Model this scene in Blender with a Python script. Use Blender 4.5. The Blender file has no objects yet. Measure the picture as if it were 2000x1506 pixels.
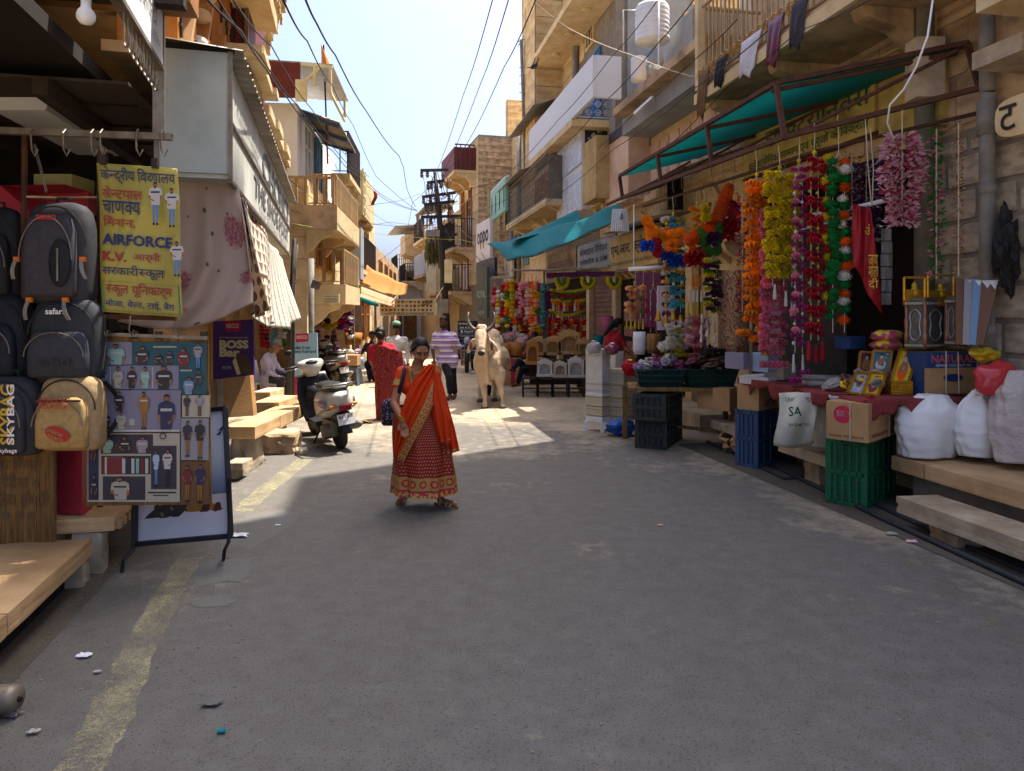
import bpy,math,random
from math import sin,cos,pi,radians,sqrt,atan2
from mathutils import Vector,Matrix,Euler,noise
S=bpy.context.scene
COL=S.collection
rnd=random.Random(7)
# ------------------------------------------------------------------ camera, world, sun, exposure
F,HX,HY,H=1400.0,1000.0,610.0,1.7
cd=bpy.data.cameras.new('camera');cam=bpy.data.objects.new('camera',cd);COL.objects.link(cam)
cam.location=(0,0,H);cam.rotation_euler=(pi/2,0,0)
cd.sensor_width=36;cd.lens=36*F/2000;cd.shift_y=-(753-HY)/2000;cd.clip_end=2000;cd.clip_start=.05
S.camera=cam
SUN_EL,SUN_AZ=radians(67),radians(52)
w=bpy.data.worlds.new('World');S.world=w;w.use_nodes=True
wn=w.node_tree;sky=wn.nodes.new('ShaderNodeTexSky');sky.sky_type='NISHITA';sky.sun_disc=False
sky.sun_elevation=SUN_EL;sky.sun_rotation=SUN_AZ;sky.air_density=.6;sky.dust_density=6;sky.ozone_density=5
wn.links.new(sky.outputs[0],wn.nodes['Background'].inputs[0]);wn.nodes['Background'].inputs[1].default_value=.125
sd=bpy.data.lights.new('sun','SUN');sd.energy=3.2;sd.angle=radians(.5);sd.color=(1,.93,.82)
so=bpy.data.objects.new('sun',sd);COL.objects.link(so)
sv=Vector((sin(SUN_AZ)*cos(SUN_EL),cos(SUN_AZ)*cos(SUN_EL),sin(SUN_EL)))
so.rotation_euler=sv.to_track_quat('Z','Y').to_euler();so.location=sv*60
vs=S.view_settings;vs.view_transform='Standard';vs.look='None';vs.gamma=1;vs.use_curve_mapping=False;vs.exposure=1.88
S.render.engine='CYCLES';S.cycles.max_bounces=10;S.cycles.diffuse_bounces=7;S.cycles.transparent_max_bounces=12
S.cycles.sample_clamp_indirect=6;S.cycles.use_denoising=True
# ------------------------------------------------------------------ helpers
def V(*a):return Vector(a)
def P(px,py,D):return Vector(((px-HX)/F*D,D,H+(HY-py)/F*D))
def G(px,py,z=0.0):
 D=(H-z)*F/(py-HY);return P(px,py,D)
class Frame:
 def __init__(s,a,b,side):
  l=sqrt(1+b*b);s.o=V(a,0,0);s.u=V(b/l,1/l,0);s.n=V(-1/l,b/l,0)*side;s.side=side
 def at(s,u,n,z):return s.o+s.u*u+s.n*n+V(0,0,z)
 def uz(s,px,py,n=0.0):
  d=V((px-HX)/F,1,0);t=(n+s.o.dot(s.n))/d.dot(s.n)
  return(d*t-s.o).dot(s.u),H+(HY-py)/F*t
 def U(s,px,n=0.0):return s.uz(px,0,n)[0]
 def uD(s,D,n=0.0):return(D-s.o.y-s.n.y*n)/s.u.y
 def M(s,u=0,n=0,z=0):
  m=Matrix.Identity(4);y=-s.n
  for i in range(3):m[i][0]=-s.side*s.u[i];m[i][1]=y[i];m[i][2]=(0,0,1)[i];m[i][3]=s.at(u,n,z)[i]
  return m
R=Frame(5.316,-.186,1)
L=Frame(-1.59,-.234,-1)
L2=Frame(-2.6,-.1,-1)
R3=Frame(6.3,-.27,1)
def tag(o,label=None,cat=None,group=None,kind=None):
 if label:o['label']=label
 if cat:o['category']=cat
 if group:o['group']=group
 if kind:o['kind']=kind
 return o
def thing(name,label,cat,loc=(0,0,0),rotz=0,group=None):
 o=bpy.data.objects.new(name,None);COL.objects.link(o);o.location=loc;o.rotation_euler=(0,0,rotz)
 o.empty_display_size=.1
 o['iw']=1
 return tag(o,label,cat,group)
def winv(o):
 while o.parent:o=o.parent
 return(Matrix.Translation(o.location)@o.rotation_euler.to_matrix().to_4x4()).inverted()
def link(name,me,parent=None,loc=None,rot=None,scale=None):
 o=bpy.data.objects.new(name,me);COL.objects.link(o)
 if parent:o.parent=parent
 if loc is not None:o.location=loc
 if rot is not None:o.rotation_euler=rot
 if scale is not None:o.scale=scale
 return o
def copy_tree(o,parent=None):
 c=o.copy();COL.objects.link(c)
 if parent:c.parent=parent
 for ch in[x for x in ALLKIDS(o)]:copy_tree(ch,c)
 return c
def ALLKIDS(o):return list(o.children)
def relabel(o,label):o['label']=label;return o
class MB:
 def __init__(s,T=None):s.v=[];s.f=[];s.m=[];s.uv={};s.T=T
 def add(s,vs,fs,m=0,uvs=None):
  b=len(s.v)
  if s.T is not None:vs=[s.T@Vector(p)for p in vs]
  s.v.extend(tuple(p)for p in vs)
  for i,f in enumerate(fs):
   if uvs:s.uv[len(s.f)]=uvs[i]
   s.f.append(tuple(b+k for k in f));s.m.append(m)
  return s
 def box(s,c,d,rot=None,m=0,taper=1.0):
  vs=[]
  for z in(-.5,.5):
   k=taper if z>0 else 1
   for x,y in((-.5,-.5),(.5,-.5),(.5,.5),(-.5,.5)):
    p=V(x*d[0]*k,y*d[1]*k,z*d[2])
    if rot is not None:p=rot@p
    vs.append(p+Vector(c))
  return s.add(vs,[(3,2,1,0),(4,5,6,7),(0,1,5,4),(1,2,6,5),(2,3,7,6),(3,0,4,7)],m)
 def bb(s,x0,x1,y0,y1,z0,z1,m=0):return s.box(((x0+x1)/2,(y0+y1)/2,(z0+z1)/2),(abs(x1-x0),abs(y1-y0),abs(z1-z0)),m=m)
 def bar(s,p0,p1,a,b=None,m=0,up=(0,0,1)):
  p0,p1=Vector(p0),Vector(p1);d=p1-p0;l=d.length;z=d.normalized()
  x=Vector(up).cross(z)
  if x.length<1e-4:x=V(1,0,0).cross(z)
  x.normalize();y=z.cross(x);r=Matrix((x,y,z)).transposed()
  return s.box((p0+p1)/2,(a,b or a,l),r,m)
 def tube(s,pts,r,n=6,m=0,cap=True):
  pts=[Vector(p)for p in pts];rs=r if isinstance(r,(list,tuple))else[r]*len(pts);vs=[];fs=[]
  prev=None
  for i,p in enumerate(pts):
   t=(pts[min(i+1,len(pts)-1)]-pts[max(i-1,0)]);t=t.normalized()if t.length>1e-9 else V(0,0,1)
   if prev is None:
    a=V(0,0,1).cross(t)
    if a.length<.05:a=V(1,0,0).cross(t)
   else:a=prev-t*prev.dot(t)
   a.normalize();prev=a;b=t.cross(a)
   for k in range(n):
    q=2*pi*k/n;vs.append(p+(a*cos(q)+b*sin(q))*rs[i])
  for i in range(len(pts)-1):
   for k in range(n):fs.append((i*n+k,i*n+(k+1)%n,(i+1)*n+(k+1)%n,(i+1)*n+k))
  if cap:fs.append(tuple(range(n-1,-1,-1)));fs.append(tuple((len(pts)-1)*n+k for k in range(n)))
  return s.add(vs,fs,m)
 def lathe(s,prof,c=(0,0,0),n=16,m=0,rot=None,sx=1,sy=1):
  vs=[];fs=[];c=Vector(c)
  for r,z in prof:
   for k in range(n):
    p=V(r*cos(2*pi*k/n)*sx,r*sin(2*pi*k/n)*sy,z)
    vs.append((rot@p if rot is not None else p)+c)
  for i in range(len(prof)-1):
   for k in range(n):fs.append((i*n+k,i*n+(k+1)%n,(i+1)*n+(k+1)%n,(i+1)*n+k))
  if prof[0][0]>1e-4:fs.append(tuple(range(n-1,-1,-1)))
  if prof[-1][0]>1e-4:fs.append(tuple((len(prof)-1)*n+k for k in range(n)))
  return s.add(vs,fs,m)
 def ell(s,c,r,nu=10,nv=6,m=0,rot=None,lump=0):
  vs=[];fs=[];c=Vector(c)
  for j in range(nv+1):
   t=pi*j/nv
   for k in range(nu):
    p=V(r[0]*sin(t)*cos(2*pi*k/nu),r[1]*sin(t)*sin(2*pi*k/nu),r[2]*cos(t))
    if lump:p*=1+lump*noise.noise(Vector((p.x/r[0],p.y/r[1],p.z/r[2]))*1.7+c*9)
    vs.append((rot@p if rot is not None else p)+c)
  for j in range(nv):
   for k in range(nu):fs.append((j*nu+k,(j+1)*nu+k,(j+1)*nu+(k+1)%nu,j*nu+(k+1)%nu))
  return s.add(vs,fs,m)
 def prism(s,pts,off,m=0):
  n=len(pts);off=Vector(off);vs=[Vector(p)for p in pts]+[Vector(p)+off for p in pts]
  fs=[tuple(range(n-1,-1,-1)),tuple(range(n,2*n))]+[(i,(i+1)%n,n+(i+1)%n,n+i)for i in range(n)]
  return s.add(vs,fs,m)
 def grid(s,fn,nu,nv,m=0,th=0.0,closed=False):
  vs=[];fs=[];uvs=[]
  for j in range(nv+1):
   for i in range(nu+1):vs.append(Vector(fn(i/nu,j/nv)))
  w=nu+1
  for j in range(nv):
   for i in range(nu):
    fs.append((j*w+i,j*w+i+1,(j+1)*w+i+1,(j+1)*w+i))
    uvs.append([(i/nu,j/nv),((i+1)/nu,j/nv),((i+1)/nu,(j+1)/nv),(i/nu,(j+1)/nv)])
  if th:
   nrm=[Vector((0,0,0))for _ in vs]
   for f in fs:
    k=(vs[f[1]]-vs[f[0]]).cross(vs[f[3]]-vs[f[0]])
    for q in f:nrm[q]+=k
   N=len(vs);vs=vs+[p+(k.normalized()*-th if k.length>1e-12 else V(0,0,-th))for p,k in zip(vs,nrm)]
   back=[tuple(N+q for q in reversed(f))for f in fs];bu=[list(reversed(u))for u in uvs]
   rim=[]
   for i in range(nu):rim+=[(i+1,i,N+i,N+i+1),(nv*w+i,nv*w+i+1,N+nv*w+i+1,N+nv*w+i)]
   for j in range(nv):rim+=[(j*w,(j+1)*w,N+(j+1)*w,N+j*w),((j+1)*w+nu,j*w+nu,N+j*w+nu,N+(j+1)*w+nu)]
   fs=fs+back+rim;uvs=uvs+bu+[[(0,0)]*4]*len(rim)
  return s.add(vs,fs,m,uvs)
 def loft(s,rings,m=0,cap=True):
  n=len(rings[0]);vs=[p for r in rings for p in r];fs=[];uvs=[];h=len(rings)-1
  for i in range(h):
   for k in range(n):
    fs.append((i*n+k,i*n+(k+1)%n,(i+1)*n+(k+1)%n,(i+1)*n+k))
    uvs.append([(k/n,i/h),((k+1)/n,i/h),((k+1)/n,(i+1)/h),(k/n,(i+1)/h)])
  if cap:
   fs+=[tuple(range(n-1,-1,-1)),tuple(h*n+k for k in range(n))];uvs+=[[(0,0)]*n]*2
  return s.add(vs,fs,m,uvs)
 def mesh(s,name,mats,smooth=False,inv=None):
  me=bpy.data.meshes.new(name)
  vs=s.v if inv is None else[tuple(inv@Vector(p))for p in s.v]
  me.from_pydata(vs,[],s.f)
  for x in(mats if isinstance(mats,(list,tuple))else[mats]):me.materials.append(x)
  if any(s.m):me.polygons.foreach_set('material_index',s.m)
  if s.uv:
   l=me.uv_layers.new(name='UVMap').data
   for p in me.polygons:
    u=s.uv.get(p.index)
    if u:
     for k,li in enumerate(p.loop_indices):l[li].uv=u[k]
  if smooth:me.polygons.foreach_set('use_smooth',[True]*len(me.polygons))
  me.update();return me
 def build(s,name,mats,parent=None,smooth=False,world=True):
  inv=winv(parent)if(parent is not None and world)else None
  return link(name,s.mesh(name,mats,smooth,inv),parent)
  # ------------------------------------------------------------------ materials
MATS={}
def lin(c):
 if isinstance(c,str):
  c=[int(c[i:i+2],16)/255 for i in(0,2,4)]
  c=[x/12.92 if x<=.04045 else((x+.055)/1.055)**2.4 for x in c]
 return tuple(c)+(1,)
class NT:
 def __init__(s,name):
  s.m=bpy.data.materials.new(name);s.m.use_nodes=True;s.t=s.m.node_tree;s.b=s.t.nodes['Principled BSDF'];s.out=s.t.nodes['Material Output']
 def n(s,t,**k):
  x=s.t.nodes.new(t)
  for a,b in k.items():setattr(x,a,b)
  return x
 def l(s,a,b):s.t.links.new(a,b)
 def coord(s,which='Object'):
  return s.n('ShaderNodeTexCoord').outputs[which]
 def noise(s,scale,detail=4,rough=.55,vec=None,w=None):
  x=s.n('ShaderNodeTexNoise');x.inputs['Scale'].default_value=scale;x.inputs['Detail'].default_value=detail;x.inputs['Roughness'].default_value=rough
  if vec is not None:s.l(vec,x.inputs['Vector'])
  return x.outputs['Fac']
 def ramp(s,fac,stops,interp='LINEAR'):
  x=s.n('ShaderNodeValToRGB');x.color_ramp.interpolation=interp;e=x.color_ramp.elements
  while len(e)<len(stops):e.new(.5)
  for i,(p,c)in enumerate(stops):e[i].position=p;e[i].color=lin(c)if not isinstance(c,(int,float))else(c,c,c,1)
  s.l(fac,x.inputs[0]);return x.outputs[0]
 def mix(s,fac,a,b,mode='MIX'):
  x=s.n('ShaderNodeMix',data_type='RGBA',blend_type=mode)
  for k,q in((0,fac),(6,a),(7,b)):
   if isinstance(q,(int,float)):x.inputs[k].default_value=q if k==0 else(q,q,q,1)
   elif isinstance(q,(tuple,str)):x.inputs[k].default_value=lin(q)if len(q)!=4 or isinstance(q,str)else q
   else:s.l(q,x.inputs[k])
  return x.outputs[2]
 def math(s,op,a,b=None,c=None):
  x=s.n('ShaderNodeMath',operation=op)
  for i,q in enumerate((a,b,c)):
   if q is None:continue
   if isinstance(q,(int,float)):x.inputs[i].default_value=q
   else:s.l(q,x.inputs[i])
  return x.outputs[0]
 def sep(s,vec):
  x=s.n('ShaderNodeSeparateXYZ');s.l(vec,x.inputs[0]);return x.outputs
 def map(s,vec,scale=(1,1,1),loc=(0,0,0),rot=(0,0,0)):
  x=s.n('ShaderNodeMapping');s.l(vec,x.inputs[0]);x.inputs['Scale'].default_value=scale;x.inputs['Location'].default_value=loc;x.inputs['Rotation'].default_value=rot
  return x.outputs[0]
 def bump(s,h,strength=.3,dist=.02):
  x=s.n('ShaderNodeBump');x.inputs['Strength'].default_value=strength;x.inputs['Distance'].default_value=dist;s.l(h,x.inputs['Height']);s.l(x.outputs[0],s.b.inputs['Normal'])
 def set(s,col=None,rough=.8,metal=0,spec=.3):
  if col is not None:
   if isinstance(col,(tuple,str)):s.b.inputs['Base Color'].default_value=lin(col)
   else:s.l(col,s.b.inputs['Base Color'])
  if isinstance(rough,(int,float)):s.b.inputs['Roughness'].default_value=rough
  else:s.l(rough,s.b.inputs['Roughness'])
  s.b.inputs['Metallic'].default_value=metal;s.b.inputs['Specular IOR Level'].default_value=spec
  return s.m
 def translucent(s,col,fac=.4):
  t=s.n('ShaderNodeBsdfTranslucent');mx=s.n('ShaderNodeMixShader');mx.inputs[0].default_value=fac
  if isinstance(col,(tuple,str)):t.inputs[0].default_value=lin(col)
  else:s.l(col,t.inputs[0])
  s.l(s.b.outputs[0],mx.inputs[1]);s.l(t.outputs[0],mx.inputs[2]);s.l(mx.outputs[0],s.out.inputs[0])
 def alpha(s,fac):
  t=s.n('ShaderNodeBsdfTransparent');mx=s.n('ShaderNodeMixShader')
  if isinstance(fac,(int,float)):mx.inputs[0].default_value=fac
  else:s.l(fac,mx.inputs[0])
  s.l(t.outputs[0],mx.inputs[1]);s.l(s.b.outputs[0],mx.inputs[2]);s.l(mx.outputs[0],s.out.inputs[0])
def mat(name,c1,c2=None,scale=6,rough=.8,bump=.15,bscale=60,metal=0,spec=.3,rand=.12,dirt=None,dscale=1.5,damt=.5,trans=0,stretch=None,bdist=.01):
 """plain surface: two tones mixed by noise, fine relief, per-object tone, optional dirt blotches"""
 if name in MATS:return MATS[name]
 t=NT(name);co=t.coord();v=t.map(co,stretch)if stretch else co
 a=Vector(lin(c1)[:3]);b=Vector(lin(c2)[:3])if c2 else a*.8
 if any(k in name for k in('stone','slab','mortar','plaster','wash','concrete','paint')):
  g=lambda q:Vector([min(.66,x*.9+.1*(sum(q)/3))*1.0 for x in q*1.36])
  a,b=g(a),g(b);dirt=dirt and tuple(Vector(lin(dirt)[:3])*1.7)
 col=t.mix(t.ramp(t.noise(scale,5,.6,v),[(.3,0.0),(.7,1.0)]),tuple(a),tuple(b))
 if dirt:col=t.mix(t.math('MULTIPLY',t.ramp(t.noise(dscale,6,.65,co),[(.45,0.0),(.68,1.0)]),damt),col,dirt)
 if rand:
  oi=t.n('ShaderNodeObjectInfo');hs=t.n('ShaderNodeHueSaturation')
  t.l(t.math('MULTIPLY_ADD',oi.outputs['Random'],2*rand,1-rand),hs.inputs['Value']);t.l(col,hs.inputs['Color']);col=hs.outputs[0]
 t.set(col,rough,metal,spec)
 if bump:t.bump(t.noise(bscale,4,.6,v),bump,bdist)
 if trans:t.translucent(col,trans)
 MATS[name]=t.m;return t.m
def pm(name,fn):
 if name not in MATS:t=NT(name);fn(t);MATS[name]=t.m
 return MATS[name]
TXT={}
def text_raw(s,bold):
 c=bpy.data.curves.new('t','FONT');c.body=s;c.size=1;c.offset=bold;c.resolution_u=2
 o=bpy.data.objects.new('t',c);me=bpy.data.meshes.new_from_object(o)
 vs=[v.co.copy()for v in me.vertices];fs=[tuple(p.vertices)for p in me.polygons]
 bpy.data.objects.remove(o);bpy.data.meshes.remove(me);return vs,fs
def clip_x(vs,fs,xmax):
 out=[];of=[]
 for f in fs:
  poly=[vs[i]for i in f];res=[]
  for i,a in enumerate(poly):
   b=poly[(i+1)%len(poly)]
   if a.x<=xmax:res.append(a)
   if(a.x-xmax)*(b.x-xmax)<0:res.append(a+(b-a)*((xmax-a.x)/(b.x-a.x)))
  if len(res)>2:of.append(tuple(range(len(out),len(out)+len(res))));out+=res
 return out,of
def text(s,bold=.0):
 if any(ord(c)>0x900 for c in s):bold=min(bold,.009)
 k=(s,bold)
 if k in TXT:return TXT[k]
 if '~'in s:
  V_,F_=[],[];x=0.0;buf=''
  def put(vs,fs,dx):
   b=len(V_);V_.extend(v+V(dx,0,0)for v in vs);F_.extend(tuple(b+i for i in f)for f in fs)
  toks=[];i=0
  while i<len(s):
   if i+1<len(s)and s[i+1]=='~':
    if buf:toks.append((buf,0));buf=''
    toks.append((s[i],1));i+=2
   else:buf+=s[i];i+=1
  if buf:toks.append((buf,0))
  for q,half in toks:
   vs,fs=text_raw(q,bold)
   if not vs:x+=.25;continue
   x0=min(v.x for v in vs);x1=max(v.x for v in vs)
   if half:
    xm=x0+(x1-x0)*.70;vs,fs=clip_x(vs,fs,xm);put(vs,fs,x-x0);x+=xm-x0
   else:put(vs,fs,x-x0+(.0));x+=x1-x0
  r=(V_,F_)
 else:r=text_raw(s,bold)
 vs=r[0]
 if vs:
  x0=min(v.x for v in vs);x1=max(v.x for v in vs);y0=min(v.y for v in vs);y1=max(v.y for v in vs)
  r=([V(v.x-x0,v.y-y0,0)for v in vs],r[1],x1-x0,y1-y0)
 TXT[k]=r;return r
def put_text(mb,s,o,ux,uy,w=None,h=None,bold=.0,lift=.004,m=0):
 """fit text: origin o = lower-left corner, ux/uy unit directions, box w x h metres"""
 vs,fs,tw,th=text(s,bold)
 kx=(w/tw)if w else(h/th);ky=(h/th)if h else kx
 ux,uy=Vector(ux),Vector(uy);nn=ux.cross(uy).normalized()*lift;o=Vector(o)
 mb.add([o+ux*(v.x*kx)+uy*(v.y*ky)+nn for v in vs],fs,m);return mb
def bevel_box_mesh(name,m,b=.06):
 """unit block with chamfered edges (shared, scaled per object)"""
 mb=MB();h=.5
 rings=[]
 for z,k in((-h,h-b),(-h+b,h),(h-b,h),(h,h-b)):
  c=b if k==h else b*.5
  rings.append([V(-k+c,-k,z),V(k-c,-k,z),V(k,-k+c,z),V(k,k-c,z),V(k-c,k,z),V(-k+c,k,z),V(-k,k-c,z),V(-k,-k+c,z)])
 mb.loft(rings);return mb.mesh(name,m)
def blob(parts,voxel=.01,smooth=4,sub=0):
 """one continuous surface out of tapered limbs: (p0,r0,p1,r1) capsules and ('e',c,r,rot) ellipsoids"""
 mb=MB()
 for q in parts:
  if q[0]=='e':mb.ell(q[1],q[2],16,10,rot=q[3]if len(q)>3 else None)
  else:
   p0,r0,p1,r1=q;p0=Vector(p0);p1=Vector(p1);d=p1-p0
   n=max(2,int(d.length/max(min(r0,r1),.004)*1.2));n=min(n,14)
   pts=[p0+d*i/n for i in range(n+1)];rs=[r0+(r1-r0)*i/n for i in range(n+1)]
   mb.tube(pts,rs,12);mb.ell(p0,(r0,)*3,12,8);mb.ell(p1,(r1,)*3,12,8)
 me=mb.mesh('blob',[]);o=bpy.data.objects.new('blob',me);ts=bpy.data.scenes.new('workshop');ts.collection.objects.link(o)
 r=o.modifiers.new('r','REMESH');r.mode='VOXEL';r.voxel_size=voxel;r.use_smooth_shade=True
 s=o.modifiers.new('s','SMOOTH');s.factor=.5;s.iterations=smooth
 vl_=ts.view_layers[0];vl_.update();out=bpy.data.meshes.new_from_object(o.evaluated_get(vl_.depsgraph));bpy.data.scenes.remove(ts)
 bpy.data.objects.remove(o);bpy.data.meshes.remove(me)
 out.polygons.foreach_set('use_smooth',[True]*len(out.polygons));return out
def blob_part(name,parts,m,parent,voxel=.01,smooth=4,fn=None):
 me=blob(parts,voxel,smooth);inv=winv(parent)
 if fn:
  ns=[v.normal.copy()for v in me.vertices]
  for v,n in zip(me.vertices,ns):v.co=fn(v.co.copy(),n)
 me.transform(inv);me.materials.clear();me.materials.append(m);me.update();return link(name,me,parent)
 # ------------------------------------------------------------------ shared materials
STONE=mat('sandstone','CBAA7A','B08E62',3,.85,.35,35,rand=.13,dirt='6E5536',dscale=2.2,damt=.45)
STONE2=mat('sandstone_warm','C9AE84','AF8F66',4,.85,.3,40,rand=.1,dirt='7A5A32',dscale=1.6,damt=.4)
STONE_OLD=mat('old_sandstone','B79C78','967A58',3,.9,.5,30,rand=.15,dirt='4A3E30',dscale=1.8,damt=.75)
STONE_GREY=mat('weathered_stone','AD9C82','8C7D68',4,.9,.5,30,rand=.16,dirt='4C443A',dscale=3,damt=.6)
SLAB=mat('sandstone_slab','B89568','9C7A50',2.5,.75,.3,30,rand=.1,dirt='7D6242',dscale=3,damt=.5)
SLAB_DUST=mat('dusty_slab','A8967C','8E7A60',5,.85,.6,45,rand=.1,dirt='5A4A38',dscale=3.5,damt=.6)
MORTAR=mat('mortar','857A6A','6C6254',6,.95,.5,50,rand=0,dirt='50483E',dscale=2,damt=.5)
CONC=mat('concrete','8F8A80','77726A',4,.9,.4,40,rand=.1,dirt='58534B',dscale=2,damt=.5)
PLASTER=mat('grey_plaster','8C8E8E','747677',2,.9,.3,30,rand=.05,dirt='5C5C5A',dscale=1.2,damt=.6)
WHITEWASH=mat('whitewash','D5DAD8','BFC6C6',2,.85,.2,25,rand=.03,dirt='8C8474',dscale=1.3,damt=.35)
CREAM=mat('cream_paint','CDBB92','B8A47A',2,.8,.2,30,rand=.08,dirt='857255',dscale=2,damt=.4)
YELLOWWASH=mat('yellow_wash','B9A050','A08842',2,.85,.25,30,rand=.03,dirt='4E4426',dscale=1.6,damt=.7)
PINKWALL=mat('pink_paint','C9A58C','B08B72',2,.8,.2,30,rand=.05,dirt='8A705C',dscale=2,damt=.4)
WOOD=mat('carved_wood','B67B36','8E5A22',6,.6,.3,50,rand=.12,stretch=(1,1,.25))
WOOD_DARK=mat('dark_planks','3F3127','2A201A',8,.8,.4,50,rand=.25,stretch=(6,1,1))
WOOD_OLD=mat('old_timber','A27B45','5E4322',7,.8,.6,60,rand=.12,stretch=(5,5,.5),dirt='38281A',dscale=4,damt=.6)
RUST=mat('rusty_steel','5B3626','3A2319',9,.8,.4,60,rand=.1)
RUSTRED=mat('maroon_sheet','6E2B26','571F1C',3,.6,.1,30,rand=.06,dirt='3E1C18',damt=.4)
STEEL=mat('worn_steel','8A8378','6A5A48',9,.5,.2,60,metal=.5,rand=.1)
PIPE=mat('grey_pipe','8B8880','757068',6,.7,.15,40,rand=.05,dirt='5A5248',damt=.4)
IRON=mat('dark_iron','2B2725','3C3029',8,.6,.2,60,rand=.15)
IRONBR=mat('brown_iron','5A3B33','452B25',8,.6,.2,60,rand=.1)
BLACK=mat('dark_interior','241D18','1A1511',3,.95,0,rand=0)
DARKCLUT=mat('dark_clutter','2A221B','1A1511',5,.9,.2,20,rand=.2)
GLASS=mat('dark_pane','1E2428','2B3236',2,.15,0,spec=.6,rand=.15)
PALEGLASS=mat('pale_pane','A9B4BC','8898A4',3,.2,0,spec=.5,rand=.1)
BLUEDOOR=mat('blue_door','4C7FA8','3E6A90',4,.6,.15,30,rand=.05)
TEALWOOD=mat('teal_wood','5E9A90','4A7E76',4,.6,.15,30,rand=.08)
WHITE=mat('white_paint','DEDCD4','CFCCC2',3,.6,.08,30,rand=.03)
WHITEPL=mat('white_plastic','E4E4E2','D4D4D2',3,.35,.03,30,rand=.03)
TEXTBLK=mat('black_lettering','23211F','2E2B28',8,.7,0,rand=0)
TEXTNAVY=mat('navy_lettering','22305E','2C3968',8,.6,0,rand=0)
TEXTRED=mat('red_lettering','8E2B36','9A3640',8,.6,0,rand=0)
TEXTWHITE=mat('white_lettering','E6E4DE','DAD8D2',8,.6,0,rand=0)
TEXTGREEN=mat('green_lettering','2A4A2A','355A30',8,.7,0,rand=0)
TEXTBRN=mat('brown_lettering','5A4630','6A543A',8,.7,0,rand=0)
CARD=mat('cardboard','BF9668','AD8558',4,.85,.1,40,rand=.1,dirt='7A5C3A',dscale=3,damt=.3)
CORR=mat('corrugated_tin','9A948A','7C756A',4,.5,.15,40,metal=.35,rand=.1,dirt='5E5044',damt=.5)
PINKCLOTH=mat('pink_cloth','D0528E','B8407A',6,.9,.2,60,trans=.3)
def tarp(name,c1,c2,tr=.35):
 def fn(t):
  co=t.coord();col=t.mix(t.noise(2.5,5,.6,co),c1,c2)
  t.set(col,.55,0,.3);t.bump(t.noise(14,4,.6,co),.5,.02);t.translucent(col,tr)
 return pm(name,fn)
TEAL=tarp('teal_tarp','0A969C','077A80',.45)
ORANGE_TARP=tarp('orange_tarp','E0A86A','C98F50',.5)
TEAL_NET=tarp('teal_net','0F8A78','0A6C60',.6)
def road(t):
 co=t.coord();x,y,z=t.sep(co)
 n1=t.noise(.55,6,.6,co);n2=t.noise(7,6,.65,co);n3=t.noise(140,3,.6,co)
 base=t.mix(t.ramp(n3,[(.3,0.0),(.72,1.0)]),'474440','6B665F')
 base=t.mix(t.math('MULTIPLY',t.ramp(n2,[(.35,0.0),(.7,1.0)]),.3),base,'7C7972')
 edge=t.math('ABSOLUTE',t.math('ADD',x,t.math('MULTIPLY_ADD',y,.19,-.55)))
 e=t.math('MULTIPLY_ADD',edge,.3,-.86)
 d=t.math('ADD',t.math('ADD',t.math('MAXIMUM',e,0),t.math('MULTIPLY',n1,.9)),t.math('MULTIPLY',n2,.35))
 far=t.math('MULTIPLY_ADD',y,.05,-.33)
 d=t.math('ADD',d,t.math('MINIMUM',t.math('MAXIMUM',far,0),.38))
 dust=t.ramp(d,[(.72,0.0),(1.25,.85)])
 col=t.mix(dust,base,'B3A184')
 sp=t.ramp(t.noise(22,2,.5,co),[(.28,1.0),(.34,0.0)])
 col=t.mix(t.math('MULTIPLY',sp,.35),col,'3E3A36')
 v=t.n('ShaderNodeTexVoronoi');v.inputs['Scale'].default_value=48;t.l(co,v.inputs['Vector'])
 col=t.mix(t.math('MULTIPLY',t.ramp(v.outputs['Distance'],[(.12,1.0),(.3,0.0)]),.55),col,'282624')
 col=t.mix(t.math('MULTIPLY',t.ramp(t.noise(1.3,7,.7,t.map(co,(1,.55,1))),[(.5,0.0),(.7,1.0)]),.3),col,'4E4A45')
 t.set(col,.88,0,.25)
 h=t.math('ADD',t.math('MULTIPLY',n3,.6),t.math('MULTIPLY',n2,1.2));t.bump(h,.55,.015)
ROAD=pm('asphalt_road',road)
def ypaint(t):
 co=t.coord();t.set(t.mix(t.noise(30,4,.6,co),'ABA27E','8E8768'),.85);t.bump(t.noise(120,3,.6,co),.5,.01)
 a=t.ramp(t.math('ADD',t.math('MULTIPLY',t.noise(5,6,.7,co),.7),t.math('MULTIPLY',t.noise(60,4,.7,co),.5)),[(.5,0.0),(.72,.75)])
 t.alpha(a)
YPAINT=pm('worn_yellow_paint',ypaint)
def cement(t):
 co=t.coord();t.set(t.mix(t.noise(4,6,.6,co),'6A6864','575551'),.9);t.bump(t.noise(60,4,.6,co),.4,.01)
CEMENT=pm('cement_patch',cement)
def dusty(t):
 co=t.coord();t.set(t.mix(t.noise(3,6,.65,co),'6E6558','4C443A'),.95);t.bump(t.noise(30,6,.7,co),.9,.04)
GUTTER=pm('gutter_dirt',dusty)
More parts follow.
